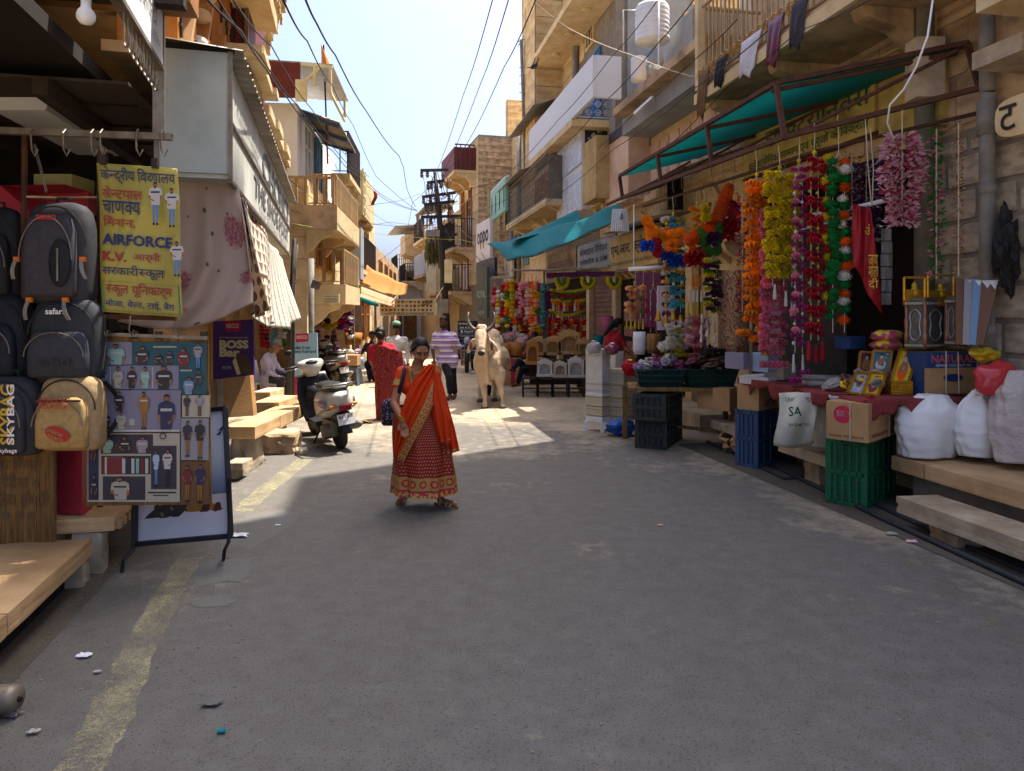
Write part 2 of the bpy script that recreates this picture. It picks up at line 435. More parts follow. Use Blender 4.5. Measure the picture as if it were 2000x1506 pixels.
# ------------------------------------------------------------------ ground
g=MB();g.bb(-400,400,-60,600,-1.2,0);tag(g.build('road',ROAD),kind='structure')
def flat(name,pts,m,z=.004,kind='structure'):
 mb=MB();mb.add([V(p.x,p.y,z)for p in pts],[tuple(range(len(pts)))]);o=mb.build(name,m);tag(o,kind=kind);return o
def strip(name,centre,m,z=.004,jit=.0):
 """painted line along pixel centres with pixel widths"""
 Lp,Rp=[],[];cs=[]
 for i in range(len(centre)-1):
  a,b=centre[i],centre[i+1]
  for k in range(8):q=k/8;cs.append(tuple(a[j]+(b[j]-a[j])*q for j in range(3)))
 cs.append(centre[-1])
 for x,y,w_ in cs:
  Lp.append(G(x-w_/2*(1+jit*rnd.uniform(-1,1)),y));Rp.append(G(x+w_/2*(1+jit*rnd.uniform(-1,1)),y))
 mb=MB();vs=[V(p.x,p.y,z)for p in Lp]+[V(p.x,p.y,z)for p in Rp];n=len(Lp)
 mb.add(vs,[(i,n+i,n+i+1,i+1)for i in range(n-1)]);o=mb.build(name,m);tag(o,kind='structure');return o
strip('road_marking',[(120,1560,110),(215,1400,92),(262,1290,74),(325,1170,58),(372,1090,50)],YPAINT,.004,.14)
strip('road_marking',[(470,1000,40),(520,955,40),(560,925,38),(600,895,30)],YPAINT,.004,.12)
strip('road_marking',[(2060,1300,60),(1800,1110,44),(1600,985,30),(1400,885,22)],pm('faint_yellow_paint',lambda t:(t.set('8F8056',.9),t.alpha(t.ramp(t.noise(9,6,.7,t.coord()),[(.5,0.0),(.75,.5)])))),.004,.1)
def splat(c,r,n=18,seed=1):
 q=random.Random(seed);return[V(c.x+r[0]*cos(2*pi*k/n)*q.uniform(.7,1.2),c.y+r[1]*sin(2*pi*k/n)*q.uniform(.7,1.2),0)for k in range(n)]
flat('cement_patch',splat(G(435,1115),(.21,.28),seed=4),CEMENT,.0028)
flat('cement_patch',splat(G(500,1030),(.25,.55),seed=5),CEMENT,.002)
flat('cement_patch',splat(G(420,1175),(.12,.1),seed=6),CEMENT,.0024)
flat('gutter',[R.at(R.uD(2.5),1.32,0),R.at(R.uD(2.5),.2,0),R.at(R.uD(9.5),.2,0),R.at(R.uD(9.5),1.45,0)],GUTTER,.005)
flat('gutter',[L.at(L.uD(2),0.05,0),L.at(L.uD(5.2),.1,0),L.at(L.uD(5.2),-1.2,0),L.at(L.uD(2),-1.2,0)],GUTTER,.005)
# ------------------------------------------------------------------ building helpers
UNIT=bevel_box_mesh('stone_block',STONE,.04)
UNITS={}
def unit(m,b=.04):
 k=(m.name,b)
 if k not in UNITS:UNITS[k]=bevel_box_mesh('block',m,b)
 return UNITS[k]
def rough(m,amp=.03,seed=0,n=6):
 k=('rough',m.name,amp,seed)
 if k not in UNITS:
  mb=MB();ax=(V(1,0,0),V(0,1,0),V(0,0,1))
  for i in range(3):
   for sg in(-1,1):
    def fn(a,b):
     p=ax[i]*(.5*sg)+ax[(i+1)%3]*((a-.5)*sg)+ax[(i+2)%3]*(b-.5);c=sum(1 for x in p if abs(x)>.499)
     if c>1:p=p*(1-amp*.6*(c-1))
     return p+noise.noise_vector(p*3+V(seed*7,seed,0))*amp+noise.noise_vector(p*9+V(seed,3,0))*amp*.4
    mb.grid(fn,n,n)
  mb.uv={};UNITS[k]=mb.mesh('rough_block',m)
 return UNITS[k]
def real(m,amp,seed,sc3):
 me=rough(m,amp,seed).copy();me.transform(Matrix.Diagonal(tuple(sc3)+(1,)));me.transform(Matrix.Identity(4));return me
def block(name,fr,u0,u1,n0,n1,z0,z1,m,parent,b=.04,tilt=0):
 """one laid piece in a frame's axes, sharing its mesh with alike pieces"""
 sc3=(abs(u1-u0),abs(n1-n0),abs(z1-z0));solid=name in('stone_slab','step_slab','support_stone')
 o=link(name,real(m,.007 if b<.05 else.05,int(abs(u0*13+n0*7))%3,sc3)if solid else unit(m,b),parent)
 M4=fr.M((u0+u1)/2,(n0+n1)/2,(z0+z1)/2)@Matrix.Rotation(tilt,4,'Z')@Matrix.Diagonal((1,1,1,1)if solid else sc3+(1,))
 o.matrix_local=(winv(parent)@M4)if parent else M4
 return o
def fbox(mb,fr,u0,u1,n0,n1,z0,z1,m=0):
 c=[(u0,n1),(u1,n1),(u1,n0),(u0,n0)]if fr.side>0 else[(u0,n0),(u1,n0),(u1,n1),(u0,n1)]
 vs=[fr.at(u,n,z0)for u,n in c]+[fr.at(u,n,z1)for u,n in c]
 return mb.add(vs,[(3,2,1,0),(4,5,6,7),(0,1,5,4),(1,2,6,5),(2,3,7,6),(3,0,4,7)],m)
def part(name,fr,u0,u1,n0,n1,z0,z1,m,parent):
 mb=MB();fbox(mb,fr,u0,u1,n0,n1,z0,z1);return mb.build(name,m,parent)
def window(fr,u,z,w_,h,n,parent,mf=WOOD,mp=GLASS,bars=1,name='window',proud=.05):
 mb=MB();t=.06
 for a,b,c,d in((u-w_/2,u-w_/2+t,z,z+h),(u+w_/2-t,u+w_/2,z,z+h),(u-w_/2+t,u+w_/2-t,z,z+t),(u-w_/2+t,u+w_/2-t,z+h-t,z+h)):
  fbox(mb,fr,a,b,n-.04,n+proud,c,d)
 for k in range(bars):q=u-w_/2+(k+1)*w_/(bars+1);fbox(mb,fr,q-.02,q+.02,n-.03,n+proud*.7,z+t,z+h-t)
 if h>1:fbox(mb,fr,u-w_/2+t,u+w_/2-t,n-.03,n+proud*.6,z+h*.62,z+h*.62+.04)
 f=mb.build(name,mf,parent)
 mb=MB();fbox(mb,fr,u-w_/2+t,u+w_/2-t,n-.035,n+.012,z+t,z+h-t);mb.build('pane',mp,f);return f
def courses(fr,u0,u1,z0,z1,n,parent,m=STONE,ch=.3,bl=.6,limit=300,name='stone_block',skip=(),gap=.012,seed=1,jit=.01):
 """ashlar blocks laid over a mortar wall, each one its own piece"""
 q=random.Random(seed);z=z0;k=0;row=0
 while z<z1-.05:
  h=min(ch*q.uniform(.9,1.1),z1-z);u=u0-(bl*.5 if row%2 else 0)
  if z1-z-h<.1:h=z1-z
  while u<u1:
   l=bl*q.uniform(.75,1.3);a,b=max(u,u0),min(u+l,u1);u+=l
   if b-a<.08:continue
   if any(a<s1 and b>s0 and z<t1 and z+h>t0 for s0,s1,t0,t1 in skip):continue
   k+=1
   if k>limit:return
   block(name,fr,a+gap/2,b-gap/2,n-.05,n+.015+q.uniform(0,jit),z+gap/2,z+h-gap/2,m,parent)
  z+=h;row+=1
def spiral(mb,o,ux,uz,r,turns=1.6,rad=.008,flip=1):
 pts=[]
 for k in range(15):a=k/14*turns*2*pi;rr=r*(1-.8*k/14);pts.append(o+ux*(cos(a)*rr*flip)+uz*(sin(a)*rr))
 mb.tube(pts,rad,4)
BALU={}
def baluster_mesh(kind,h,m):
 k=(kind,round(h,2),m.name)
 if k not in BALU:
  mb=MB()
  if kind=='turned':mb.lathe([(.02,0),(.03,.02),(.018,h*.2),(.035,h*.4),(.018,h*.6),(.03,h*.9),(.02,h)],n=8)
  elif kind=='flat':mb.bb(-.035,.035,-.03,.03,0,h)
  else:mb.bb(-.009,.009,-.009,.009,0,h)
  BALU[k]=mb.mesh('baluster',m,kind=='turned')
 return BALU[k]
def balcony(fr,u0,u1,z,depth,parent,ms=STONE2,rail='iron',mr=IRON,h=.85,n0=0,brackets=3,slab=.12,step=.13,single=True,lip=0):
 b=part('balcony',fr,u0,u1,n0+.002,n0+depth,z-slab,z,ms,parent)
 if lip:part('balcony_lip',fr,u0-.04,u1+.04,n0+depth,n0+depth+.05,z-slab*.6,z+.02,ms,b)
 for k in range(brackets):
  u=u0+.12+(u1-u0-.24)*(k/(brackets-1)if brackets>1 else.5);mb=MB();t=.09
  prof=[(0,z-slab-.003),(depth*.85,z-slab-.003),(depth*.8,z-slab-.1),(depth*.45,z-slab-.18),(depth*.22,z-slab-.36),(0,z-slab-.45)]
  pts=[fr.at(u-t,n0+.003+a,c)for a,c in prof];mb.prism(pts,fr.u*(2*t));mb.build('bracket',ms,b)
 if rail=='panel':
  part('parapet',fr,u0,u1,n0+depth-.06,n0+depth,z+.002,z+h,mr,b)
  part('parapet',fr,u0,u0+.06,n0+.02,n0+depth-.062,z+.002,z+h,mr,b)
  return b
 mb=MB();e=depth-.05
 top=[fr.at(u0+.03,n0+.03,z+h),fr.at(u0+.03,n0+e,z+h),fr.at(u1-.03,n0+e,z+h),fr.at(u1-.03,n0+.03,z+h)]
 for i in range(3):mb.bar(top[i],top[i+1],.04,.03);mb.bar(top[i]-V(0,0,h-.06),top[i+1]-V(0,0,h-.06),.03,.02)
 for p in top[1:3]:mb.bar(p,p-V(0,0,h),.045)
 rl=mb.build('railing',mr,b)
 bars=[]
 for i in range(3):
  a,c=top[i]-V(0,0,h-.05),top[i+1]-V(0,0,h-.05);l=(c-a).length;k=max(1,int(l/step))
  bars+=[(a+(c-a)*(j/k))for j in range(1,k)]
 hh=h-.07
 if single:
  me=baluster_mesh(rail,hh,mr);ang=atan2(fr.u.y,fr.u.x)
  for p in bars[:300]:link('baluster',me,rl,winv(parent)@p if parent else p,(0,0,ang))
 else:
  mb=MB()
  for p in bars:mb.bb(p.x-.012,p.x+.012,p.y-.012,p.y+.012,p.z,p.z+hh)
  tag(mb.build('balusters',mr,rl),kind='stuff')
 return b
def corrugated(fr,u0,u1,n0,n1,z0,z1,parent,m=CORR,pitch=.09,amp=.018,name='tin_roof',edge=True):
 """ridged sheet, z0 at n0 (wall) to z1 at n1 (eave)"""
 k=max(4,int(abs(u1-u0)/pitch*4));mb=MB()
 mb.grid(lambda a,b:fr.at(u0+(u1-u0)*a,n0+(n1-n0)*b,z0+(z1-z0)*b+amp*sin(a*k/4*2*pi)),k,2,th=.004)
 return mb.build(name,m,parent,smooth=True)
def sign_face(root,fr,u0,u1,z0,z1,n,lines,name='lettering'):
 """lines: (text, material, x0,x1,y0,y1 as fractions of the board, bold); reading direction is left to right for someone facing the wall"""
 uu=fr.u*(-1 if fr.side>0 else 1)
 W_,Hh=abs(u1-u0),z1-z0;o=fr.at(max(u0,u1)if fr.side>0 else min(u0,u1),n,z0)
 for s,m,a,b,c,d,bold in lines:
  mb=MB();put_text(mb,s,o+uu*(a*W_)+V(0,0,c*Hh),uu,V(0,0,1),(b-a)*W_,(d-c)*Hh,bold);mb.build(name,m,root)
  # ------------------------------------------------------------------ RIGHT SIDE: nearest house with the garland shop
def rz(px,py,n=0.0):return R.uz(px,py,n)
uA,uB=R.uD(1.5),R.uD(10.2)
uo1,uo2=R.U(1785),R.U(1462)
hs=thing('corner_house','weathered sandstone house over the garland shop, with an iron balcony full of laundry','house',R.at(uo1,0,0))
SHADE_TOP=19.5  # height above the frame, raised so the house shades the near street
part('wall',R,uA,uo1,-1.6,0,0,3.35,MORTAR,hs)
part('wall',R,uo2,uB,-1.6,0,0,3.35,MORTAR,hs)
part('wall',R,uA,uB,-1.6,0,3.352,SHADE_TOP,STONE_OLD,hs)
part('wall',R,uB+.002,R.uD(12.2),-4,-1.3,5.7,SHADE_TOP,STONE_OLD,hs)  # added unseen upper wing, placed to cast the street's shadow edge
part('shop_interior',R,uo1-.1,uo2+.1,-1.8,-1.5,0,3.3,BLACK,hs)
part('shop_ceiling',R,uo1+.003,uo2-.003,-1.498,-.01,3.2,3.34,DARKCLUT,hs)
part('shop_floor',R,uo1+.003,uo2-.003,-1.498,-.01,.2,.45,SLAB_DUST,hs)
courses(R,R.uD(3.4),uo1-.02,.46,3.3,0,hs,STONE_GREY,.3,.55,120,gap=.05,seed=3,jit=.02)
courses(R,uo2+.02,uB,.3,3.3,0,hs,STONE_OLD,.3,.6,60,seed=5)
courses(R,R.uD(5.2),uB,3.4,4.5,0,hs,STONE_OLD,.5,1.1,40,seed=8,gap=.008)
bz=4.72;bu0,bu1=R.uD(5.3),R.U(1362,.95)
bal=balcony(R,bu0,bu1,bz,.95,hs,STONE_OLD,'iron',mat('cream_iron','B99B6B','94764A',6,.6,.2,60),h=1.12,brackets=4,slab=.16,step=.11,lip=0)
part('balcony_beam',R,bu0,bu1,.952,1.0,bz-.2,bz-.06,STONE2,bal)
mb=MB()
for k in range(26):
 u=bu1-.1-k*.155
 spiral(mb,R.at(u,.97,bz+.17),R.u,V(0,0,1),.085,1.7,.011,1 if k%2 else-1)
mb.build('scrollwork',mat('brass_scroll','A07B3A','7E5C28',6,.5,.1,60,metal=.3),bal)
part('corner_post',R,bu1-.07,bu1+.02,.87,.975,bz+.002,bz+1.25,STONE2,bal)
part('ledge_slab',R,R.uD(4.0),R.uD(5.6),.002,.75,3.98,4.12,STONE2,hs)
part('ledge_beam',R,R.uD(5.45),R.uD(5.9),.003,.5,3.66,3.80,STONE_GREY,hs)
mb=MB();mb.tube([R.at(R.uD(6.1),.16,.45),R.at(R.uD(6.1),.16,3.5),R.at(R.uD(6.08),.16,3.56)],.062,10);mb.tube([R.at(R.uD(6.1),.16,3.2),R.at(R.uD(6.1),.16,3.5)],.08,10);mb.tube([R.at(R.uD(6.1),.16,3.57),R.at(R.uD(6.1),.16,4.3)],.062,10)
for z in(1.5,2.7):mb.tube([R.at(R.uD(6.1),.16,z),R.at(R.uD(6.1),.16,z+.09)],.07,10)
mb.build('drain_pipe',PIPE,hs,True)
mb=MB();p=R.at(R.uD(6.75),.2,.45);mb.tube([p,p+V(0,0,5.6)],.085,10);mb.build('service_post',mat('old_post','776F5C','5C5648',5,.8,.3,40),hs,True)
mb=MB();mb.box(R.at(R.uD(6.7),.24,3.95),(.26,.2,.55));mb.build('meter_box',STONE_GREY,hs)
part('fascia',R,R.U(1838,.1),R.U(1716,.1),.02,.1,*sorted((rz(1780,262,.1)[1],rz(1780,128,.1)[1])),YELLOWWASH,hs)
u0,u1=R.U(1708,.12),R.U(1452,.12);z0,z1=3.6,4.2
sg=thing('shop_sign','long mustard signboard with green hand painted Hindi lettering under the teal awning','sign',R.at(u0,.12,z0))
part('board',R,u0,u1,.05,.12,z0,z1,YELLOWWASH,sg)
part('board_frame',R,u0-.03,u1+.03,.04,.115,z0-.035,z0-.003,RUST,sg);part('board_frame',R,u0-.03,u1+.03,.04,.115,z1+.003,z1+.035,RUST,sg)
sign_face(sg,R,u0,u1,z0,z1,.125,[('इलेक~ट्रोिनक~स',TEXTGREEN,.22,.98,.40,.97,.03),('इलेक~ट्रोिनक सामान एवं पुर्जों के िवक्रेता',TEXTGREEN,.06,.97,.06,.34,.015)])
sg=thing('stone_sign','rounded sandstone nameplate carved with a dark Hindi letter, fixed beside the drain pipe','sign',R.at(R.U(1990,.2),.2,2.6))
pc=R.uz(2000,222,.3);mb=MB();pts=[]
for k in range(20):a=2*pi*k/20;pts.append(R.at(pc[0]-.05+(.3*abs(cos(a))**.6*(1 if cos(a)>0 else-1)),.22,pc[1]+.16*abs(sin(a))**.6*(1 if sin(a)>0 else-1)))
mb.prism(pts,R.n*.1);mb.build('plate',STONE2,sg)
uu=-R.u;mb=MB();put_text(mb,'ट',R.at(pc[0]+.2,.325,pc[1]-.1),uu,V(0,0,1),.16,.2,.03);mb.build('lettering',TEXTBLK,sg)
aw=thing('shop_awning','sloping teal net awning on rusty angle irons over the garland shop','awning',R.at(R.uD(8),1.0,3.3))
A_,B_,C_=P(1210,346,11.6),P(1516,166,7.2),P(1890,88,6.35)
D_=R.at(R.uD(11.7),.15,4.2)
def awf(a,b):
 f=B_+(A_-B_)*a;w_=C_+(D_-C_)*a;p=w_+(f-w_)*b;p.z-=.025*sin(pi*b)*(.6+.4*sin(a*18));return p
mb=MB();mb.grid(awf,24,8,th=0);mb.build('net_sheet',TEAL_NET,aw,True)
bl=P(1216,388,11.5);bm=P(1532,272,7.0);br=P(1915,176,6.1)
for a,b in((A_,B_),(B_,C_),(bl,bm),(bm,br),(C_,D_)):
 mb=MB();mb.bar(a+V(0,0,.02),b+V(0,0,.02),.045,.045);mb.build('angle_iron',RUST,aw)
for q in(.02,.33,.66):
 f=B_+(A_-B_)*q;w_=C_+(D_-C_)*q;mb=MB();mb.bar(f-V(0,0,.03),w_-V(0,0,.03),.04);mb.build('rafter',RUST,aw)
for q in(0,.33,.66,1.0):
 f=bm+(bl-bm)*q;mb=MB();mb.bar(f,B_+(A_-B_)*q,.045);mb.build('hanger',RUST,aw)
 w_=C_+(D_-C_)*q;mb=MB();mb.bar(f,V(w_.x,w_.y,w_.z-.05)+R.n*.1,.03);mb.build('brace',RUST,aw)
mb=MB();mb.bar(C_,br,.045);mb.build('hanger',RUST,aw)
off=R.n*-.35
mb=MB();mb.bar(bl+off+V(0,0,-.12),bm+off+V(0,0,-.1),.03);mb.bar(bm+off+V(0,0,-.1),br+off+V(0,0,-.1),.03);mb.build('inner_rail',RUST,aw)
mb=MB()
for k in range(34):
 q=k/33;p=bm+(bl-bm)*q if k%2 else bm+(bl-bm)*q+off+V(0,0,-.1)
 mb.tube([p,p-V(0,0,.1+.05*rnd.random()),p+V(.02,.01,-.16)],.004,4)
tag(mb.build('wire_hooks',STEEL,aw),kind='stuff')
BAR=lambda q,inn=0:bm+(bl-bm)*q+off*inn-V(0,0,.05+.08*inn)
pf=thing('shop_platform','raised sandstone platform of big slabs in front of the garland shop','platform',R.at(R.uD(5),.6,0))
part('riser',R,R.uD(1.2),R.uD(6.35),.0,.66,0,.33,MORTAR,pf)
q=R.uD(1.4);k=0
for l in(1.3,1.05,1.2,1.15,1.0):
 e=min(q+l,R.uD(6.4));block('stone_slab',R,q+.008,e-.008,.42,.84,.335,.455,SLAB,pf,.03)
 block('stone_slab',R,q+.2,min(e+.18,R.uD(6.4)),.003,.41,.333,.452,SLAB,pf,.03);q=e
st=thing('stone_step','long thick sandstone step slab resting on rubble below the garland shop platform','step',R.at(R.uD(4),1.0,0))
block('step_slab',R,R.uD(1.6),R.uD(5.88),.86,1.21,.125,.25,SLAB_DUST,st,.02)
for d in(5.35,3.6,2.2):block('support_stone',R,R.uD(d),R.uD(d)+.28,.9,1.14,0,.122,STONE_OLD,st,.12)
for i,(x0,x1,y,lab)in enumerate(((1520,1612,872,'low sandstone slab on rubble between the blue and green crates'),(1388,1446,832,'short stone step slab behind the blue crate'))):
 st=thing('stone_step',lab,'step',R.at(R.U(x0,1.1),1.1,0));d0=R.U(x0,1.12);d1=R.U(x1,1.12)
 block('step_slab',R,d1,d0,.75,1.12,.25,.35,SLAB_DUST,st,.03);block('support_stone',R,d1+.2,d1+.45,.8,1.05,0,.247,STONE_OLD,st,.1)
 # ------------------------------------------------------------------ low house with roof tank
l0,l1=R.uD(10.25),R.uD(16.0)
lh=thing('low_house','low sandstone house with pinkish shuttered upper wall and a white water tank on its roof','house',R.at(l0,0,0))
part('wall',R,l0,l1,-4,-.02,0,5.5,STONE2,lh)
part('roof_slab',R,l0-.2,R.U(1196,.85),-.02,.85,5.42,5.56,STONE_OLD,lh)
part('roof_slab',R,R.U(1196,.85)+.003,l1,-.02,.3,5.42,5.56,STONE2,lh)
part('soffit',R,l0-.2,R.U(1196,.8),-.02,.6,5.1,5.418,PLASTER,lh)
mb=MB();a,b=P(1240,222,12.7),P(1275,190,11.9);mb.bar(a,b,.05);mb.build('tube_lamp',WHITEPL,lh)
courses(R,l0+.05,R.U(1205),2.85,3.82,-.02,lh,STONE2,.32,.7,60,seed=47)
for k in range(9):
 u=l0+.15+k*.46
 if u+.4<R.U(1200):f=part('shutter',R,u,u+.4,-.019,.02,4.0,4.95,PINKWALL,lh);part('panel',R,u+.07,u+.33,.021,.032,4.1,4.85,PINKWALL,f)
mb=MB()
part('cornice',R,l0,l1,-.019,.12,3.85,3.97,STONE2,lh)
for k,x in enumerate((1385,1300,1250)):
 u=R.U(x);f=window(R,u,2.75,.5,.85,0,lh,STONE2,GLASS,1)
 mb=MB();pts=[R.at(u+.4*cos(a),.002,3.45+.3*sin(a))for a in[pi*j/8 for j in range(9)]];mb.prism(pts,R.n*.05);mb.build('arch',STONE2,f)
for k in range(14):
 u=l0+.2+k*.4
 mb=MB();mb.prism([R.at(u,.0,2.72),R.at(u,.3,2.72),R.at(u,.26,2.6),R.at(u,.1,2.5),R.at(u,0,2.42)],R.u*.14);mb.build('bracket',STONE2,lh)
part('ledge',R,l0,l1,0.003,.34,2.722,2.8,STONE2,lh)
a,b=R.U(1186,.5),R.U(1158,.5);part('plywood_box',R,a,b,.05,.75,rz(1170,385,.7)[1],rz(1170,262,.7)[1],mat('plywood','C9AE74','B09258',3,.8,.2,30,dirt='8A6A3E',damt=.5),lh)
f=part('door_box',R,R.U(1232,.4),R.U(1186,.4),.02,.45,rz(1205,398,.45)[1],rz(1205,250,.45)[1],PINKWALL,lh)
mb=MB();fbox(mb,R,R.U(1232,.4)+.03,R.U(1190,.4),.452,.47,rz(1205,272,.45)[1],rz(1205,252,.45)[1]);mb.build('vent',IRON,f)
corrugated(R,R.U(1345,1.0),R.U(1190,1.0),.05,1.05,4.05,3.72,lh,name='tin_canopy')
mb=MB();mb.bar(R.at(R.U(1345,1.0),1.05,3.7),R.at(R.U(1190,1.0),1.05,3.7),.04);mb.build('canopy_iron',RUST,lh)
part('roof_room',R,R.U(1352,-.2),R.U(1236,-.2),-1.8,-.2,5.5,7.05,PLASTER,lh)
tk=thing('water_tank','white ribbed plastic water tank standing on the low house roof','water tank',P(1274,80,13.3))
c=P(1274,82,13.3);s_=13.3/F;prof=[(.31,0)]
for k in range(7):z=.02+k*.085;prof+=[(.315,z),(.315,z+.05),(.309,z+.06),(.309,z+.075)]
prof+=[(.31,.62),(.27,.68),(.12,.72),(.1,.72),(.1,.77),(0,.775)]
mb=MB();mb.lathe(prof,c,28);mb.build('tank_body',WHITEPL,tk,True)
mb=MB();mb.tube([c+V(.05,-.32,.72),c+V(.05,-.33,-.9)],.015,6);mb.tube([c+V(-.55,-.1,-.2),c+V(-.55,-.1,.55),c+V(-.2,-.05,.56)],.015,6);mb.build('pipe',WHITEPL,tk,True)
pot=thing('planter','grey bucket planter with dry stems on the roof edge below the tank','planter',P(1274,160,12.9))
c=P(1274,160,12.9);mb=MB();mb.lathe([(.11,0),(.16,.26),(.15,.26),(.1,.03),(0,.03)],c,14);mb.build('bucket',CONC,pot,True)
mb=MB()
for k in range(16):a=rnd.uniform(0,6.28);mb.tube([c+V(.05*cos(a),.05*sin(a),.05),c+V(.2*cos(a),.2*sin(a),.3+.15*rnd.random())],.006,4)
mb.build('stems',mat('dry_stem','A38A55','7E6A3C',8,.9,0),pot)
dr=thing('roof_drum','battered white drum on a ledge beside the bucket planter','drum',P(1248,160,12.9))
mb=MB();mb.lathe([(.14,0),(.15,.1),(.145,.32),(.15,.4),(.14,.41),(.12,.38),(0,.38)],P(1248,158,12.9),14);mb.build('drum',WHITEWASH,dr,True)
# ------------------------------------------------------------------ tall stone house
t0,t1=R.uD(16.05),R.uD(22.6)
tall=thing('tall_house','tall sandstone block house with white panelled balcony and floral window box','house',R.at(t0,0,0))
part('wall',R,t0,t1,-5,0,0,13.8,MORTAR,tall)
part('side_wall',R,t0-.06,t0-.004,-5,-.25,5.56,13.8,PLASTER,tall)
q=random.Random(4)
for r_ in range(6):
 for c_ in range(3):
  n=-1.75-c_*.42-(r_%2)*.2;o=block('stone_block',R,t0-.085,t0-.058,n-.16,n+.17,6.6+r_*.42,6.85+r_*.42,STONE,tall,.03)
skips=[(R.U(1200,0),R.U(1150,0),6.0,8.8),(R.U(1170),R.U(1090),2.6,4.9)]
courses(R,t0,t1-1.9,4.6,13.6,.0,tall,STONE,.42,.95,190,seed=11,skip=skips,gap=.014)
courses(R,t0,t1-1.9,2.6,4.6,.0,tall,STONE,.42,.95,40,seed=12,skip=skips,gap=.014)
pu0,pu1=R.U(1118,.45),R.U(1066,.45)
pz0=4.7
part('pilaster',R,t1-1.88,t1,.003,.8,pz0,13.8,MORTAR,tall)
courses(R,t1-1.88,t1,pz0,13.7,.8,tall,STONE,.5,.95,50,seed=21,gap=.015)
for k in range(18):block('stone_block',R,t1-1.915,t1-1.87,.02,.78,pz0+k*.5+.008,pz0+k*.5+.492,STONE,tall,.02)
mb=MB();mb.prism([R.at(t1-1.88,0.003,pz0-.004),R.at(t1-1.88,.8,pz0-.004),R.at(t1-1.88,.5,pz0-.35),R.at(t1-1.88,0.003,pz0-.9)],R.u*1.86);mb.build('corbel',STONE2,tall)
for z,d in((8.9,.95),(6.02,1.0)):
 u0,u1=(t0+.1,t1-1.95)
 mb=MB();fbox(mb,R,u0,u1,.02,d,z-.16,z);b=mb.build('balcony',STONE2,tall)
 for k in range(3):m_=MB();c=R.at(u0+.6+k*1.5,d*.5,z-.165);m_.lathe([(0,0),(.13,0),(.12,-.04),(0,-.05)],c,12);m_.build('rosette',STONE,b)
 if z<7:
  us=R.U(1158,d);part('parapet',R,us,u1,d-.08,d,z+.002,z+.85,WHITE,b);part('parapet',R,us,us+.08,.4,d-.082,z+.002,z+.85,WHITE,b)
  mb=MB();m4=[R.at(us,.35,z),R.at(us,.35,z+.85)]
  a,e=R.at(us-.03,.02,z+.03),R.at(us-.03,d-.02,z+.03)
  rl=MB();fr_=[a,e,e+V(0,0,.8),a+V(0,0,.8)]
  us2=t0+.12
  rl.bar(R.at(us2,d-.04,z),R.at(us2,d-.04,z+.85),.035);rl.bar(R.at(us2,d-.04,z+.83),R.at(us,d-.04,z+.83),.035);rl.bar(R.at(us2,d-.04,z+.05),R.at(us,d-.04,z+.05),.03)
  rl.bar(R.at(us2,.05,z+.83),R.at(us2,d-.04,z+.83),.035);rl.bar(R.at(us2,.05,z+.05),R.at(us2,d-.04,z+.05),.03);rl.bar(R.at(us2,.05,z),R.at(us2,.05,z+.85),.03)
  for i in range(4):
   for j in range(4):
    for f in(1,-1):spiral(rl,R.at(us2,.16+i*.22,z+.15+j*.19),R.n,V(0,0,1),.085,1.4,.01,f)
  rl.build('grille',mat('white_iron','B9BCC2','9A9DA4',6,.5,0),b)
window(R,R.U(1165),6.05,.85,2.0,0.02,tall,BLUEDOOR,BLUEDOOR,1,'door')
window(R,R.U(1155),8.3,.7,.5,0.02,tall,STONE2,GLASS,2)
for x,z0_,z1_ in((1122,7.0,8.8),):
 mb=MB();mb.tube([R.at(R.U(1124,.1),.1,6.2),R.at(R.U(1124,.1),.1,13.5)],.09,10);mb.build('drain_pipe',PIPE,tall,True)
mb=MB();mb.tube([R.at(R.U(1196,.15),.15,3.9),R.at(R.U(1196,.15),.15,6.6)],.07,8);mb.build('drain_pipe',PIPE,tall,True)
wu0,wu1=R.U(1142,.6),R.U(1092,.6)
def floral(t):
 co=t.coord();v=t.n('ShaderNodeTexVoronoi');v.inputs['Scale'].default_value=9;t.l(co,v.inputs['Vector'])
 t.set(t.mix(t.ramp(v.outputs['Distance'],[(.25,1.0),(.38,0.0)]),'23252C','A9ADB4'),.35)
FLORAL=pm('floral_glass',floral)
def floral2(t):
 co=t.coord();v=t.n('ShaderNodeTexVoronoi');v.inputs['Scale'].default_value=7;t.l(co,v.inputs['Vector'])
 t.set(t.mix(t.ramp(v.outputs['Distance'],[(.2,1.0),(.5,0.0)]),'B7BEC8','D6DADF'),.35)
FLORAL2=pm('frosted_glass',floral2)
z0=rz(1120,415,.7)[1];z1=rz(1120,248,.7)[1]
bx=part('window_box',R,wu0,wu1,.02,.66,z0,z1,WHITE,tall)
part('pane',R,wu0-.012,wu0-.003,.06,.6,z0+.1,z0+(z1-z0)*.45,FLORAL,bx);part('pane',R,wu0-.012,wu0-.003,.06,.6,z0+(z1-z0)*.5,z1-.08,FLORAL,bx)
for a,b in((0,.48),(.52,1)):
 for c_,d_ in((.02,.45),(.5,.97)):
  part('pane',R,wu0+.05+(wu1-wu0-.1)*a,wu0+.05+(wu1-wu0-.1)*b,.662,.672,z0+(z1-z0)*c_,z0+(z1-z0)*d_,FLORAL2,bx)
f=balcony(R,R.U(1172,.5),wu0-.02,rz(1150,398,.5)[1],.5,tall,STONE2,'iron',mat('pale_iron','8D8893','6E6A74',6,.5,0),h=1.0,brackets=2)
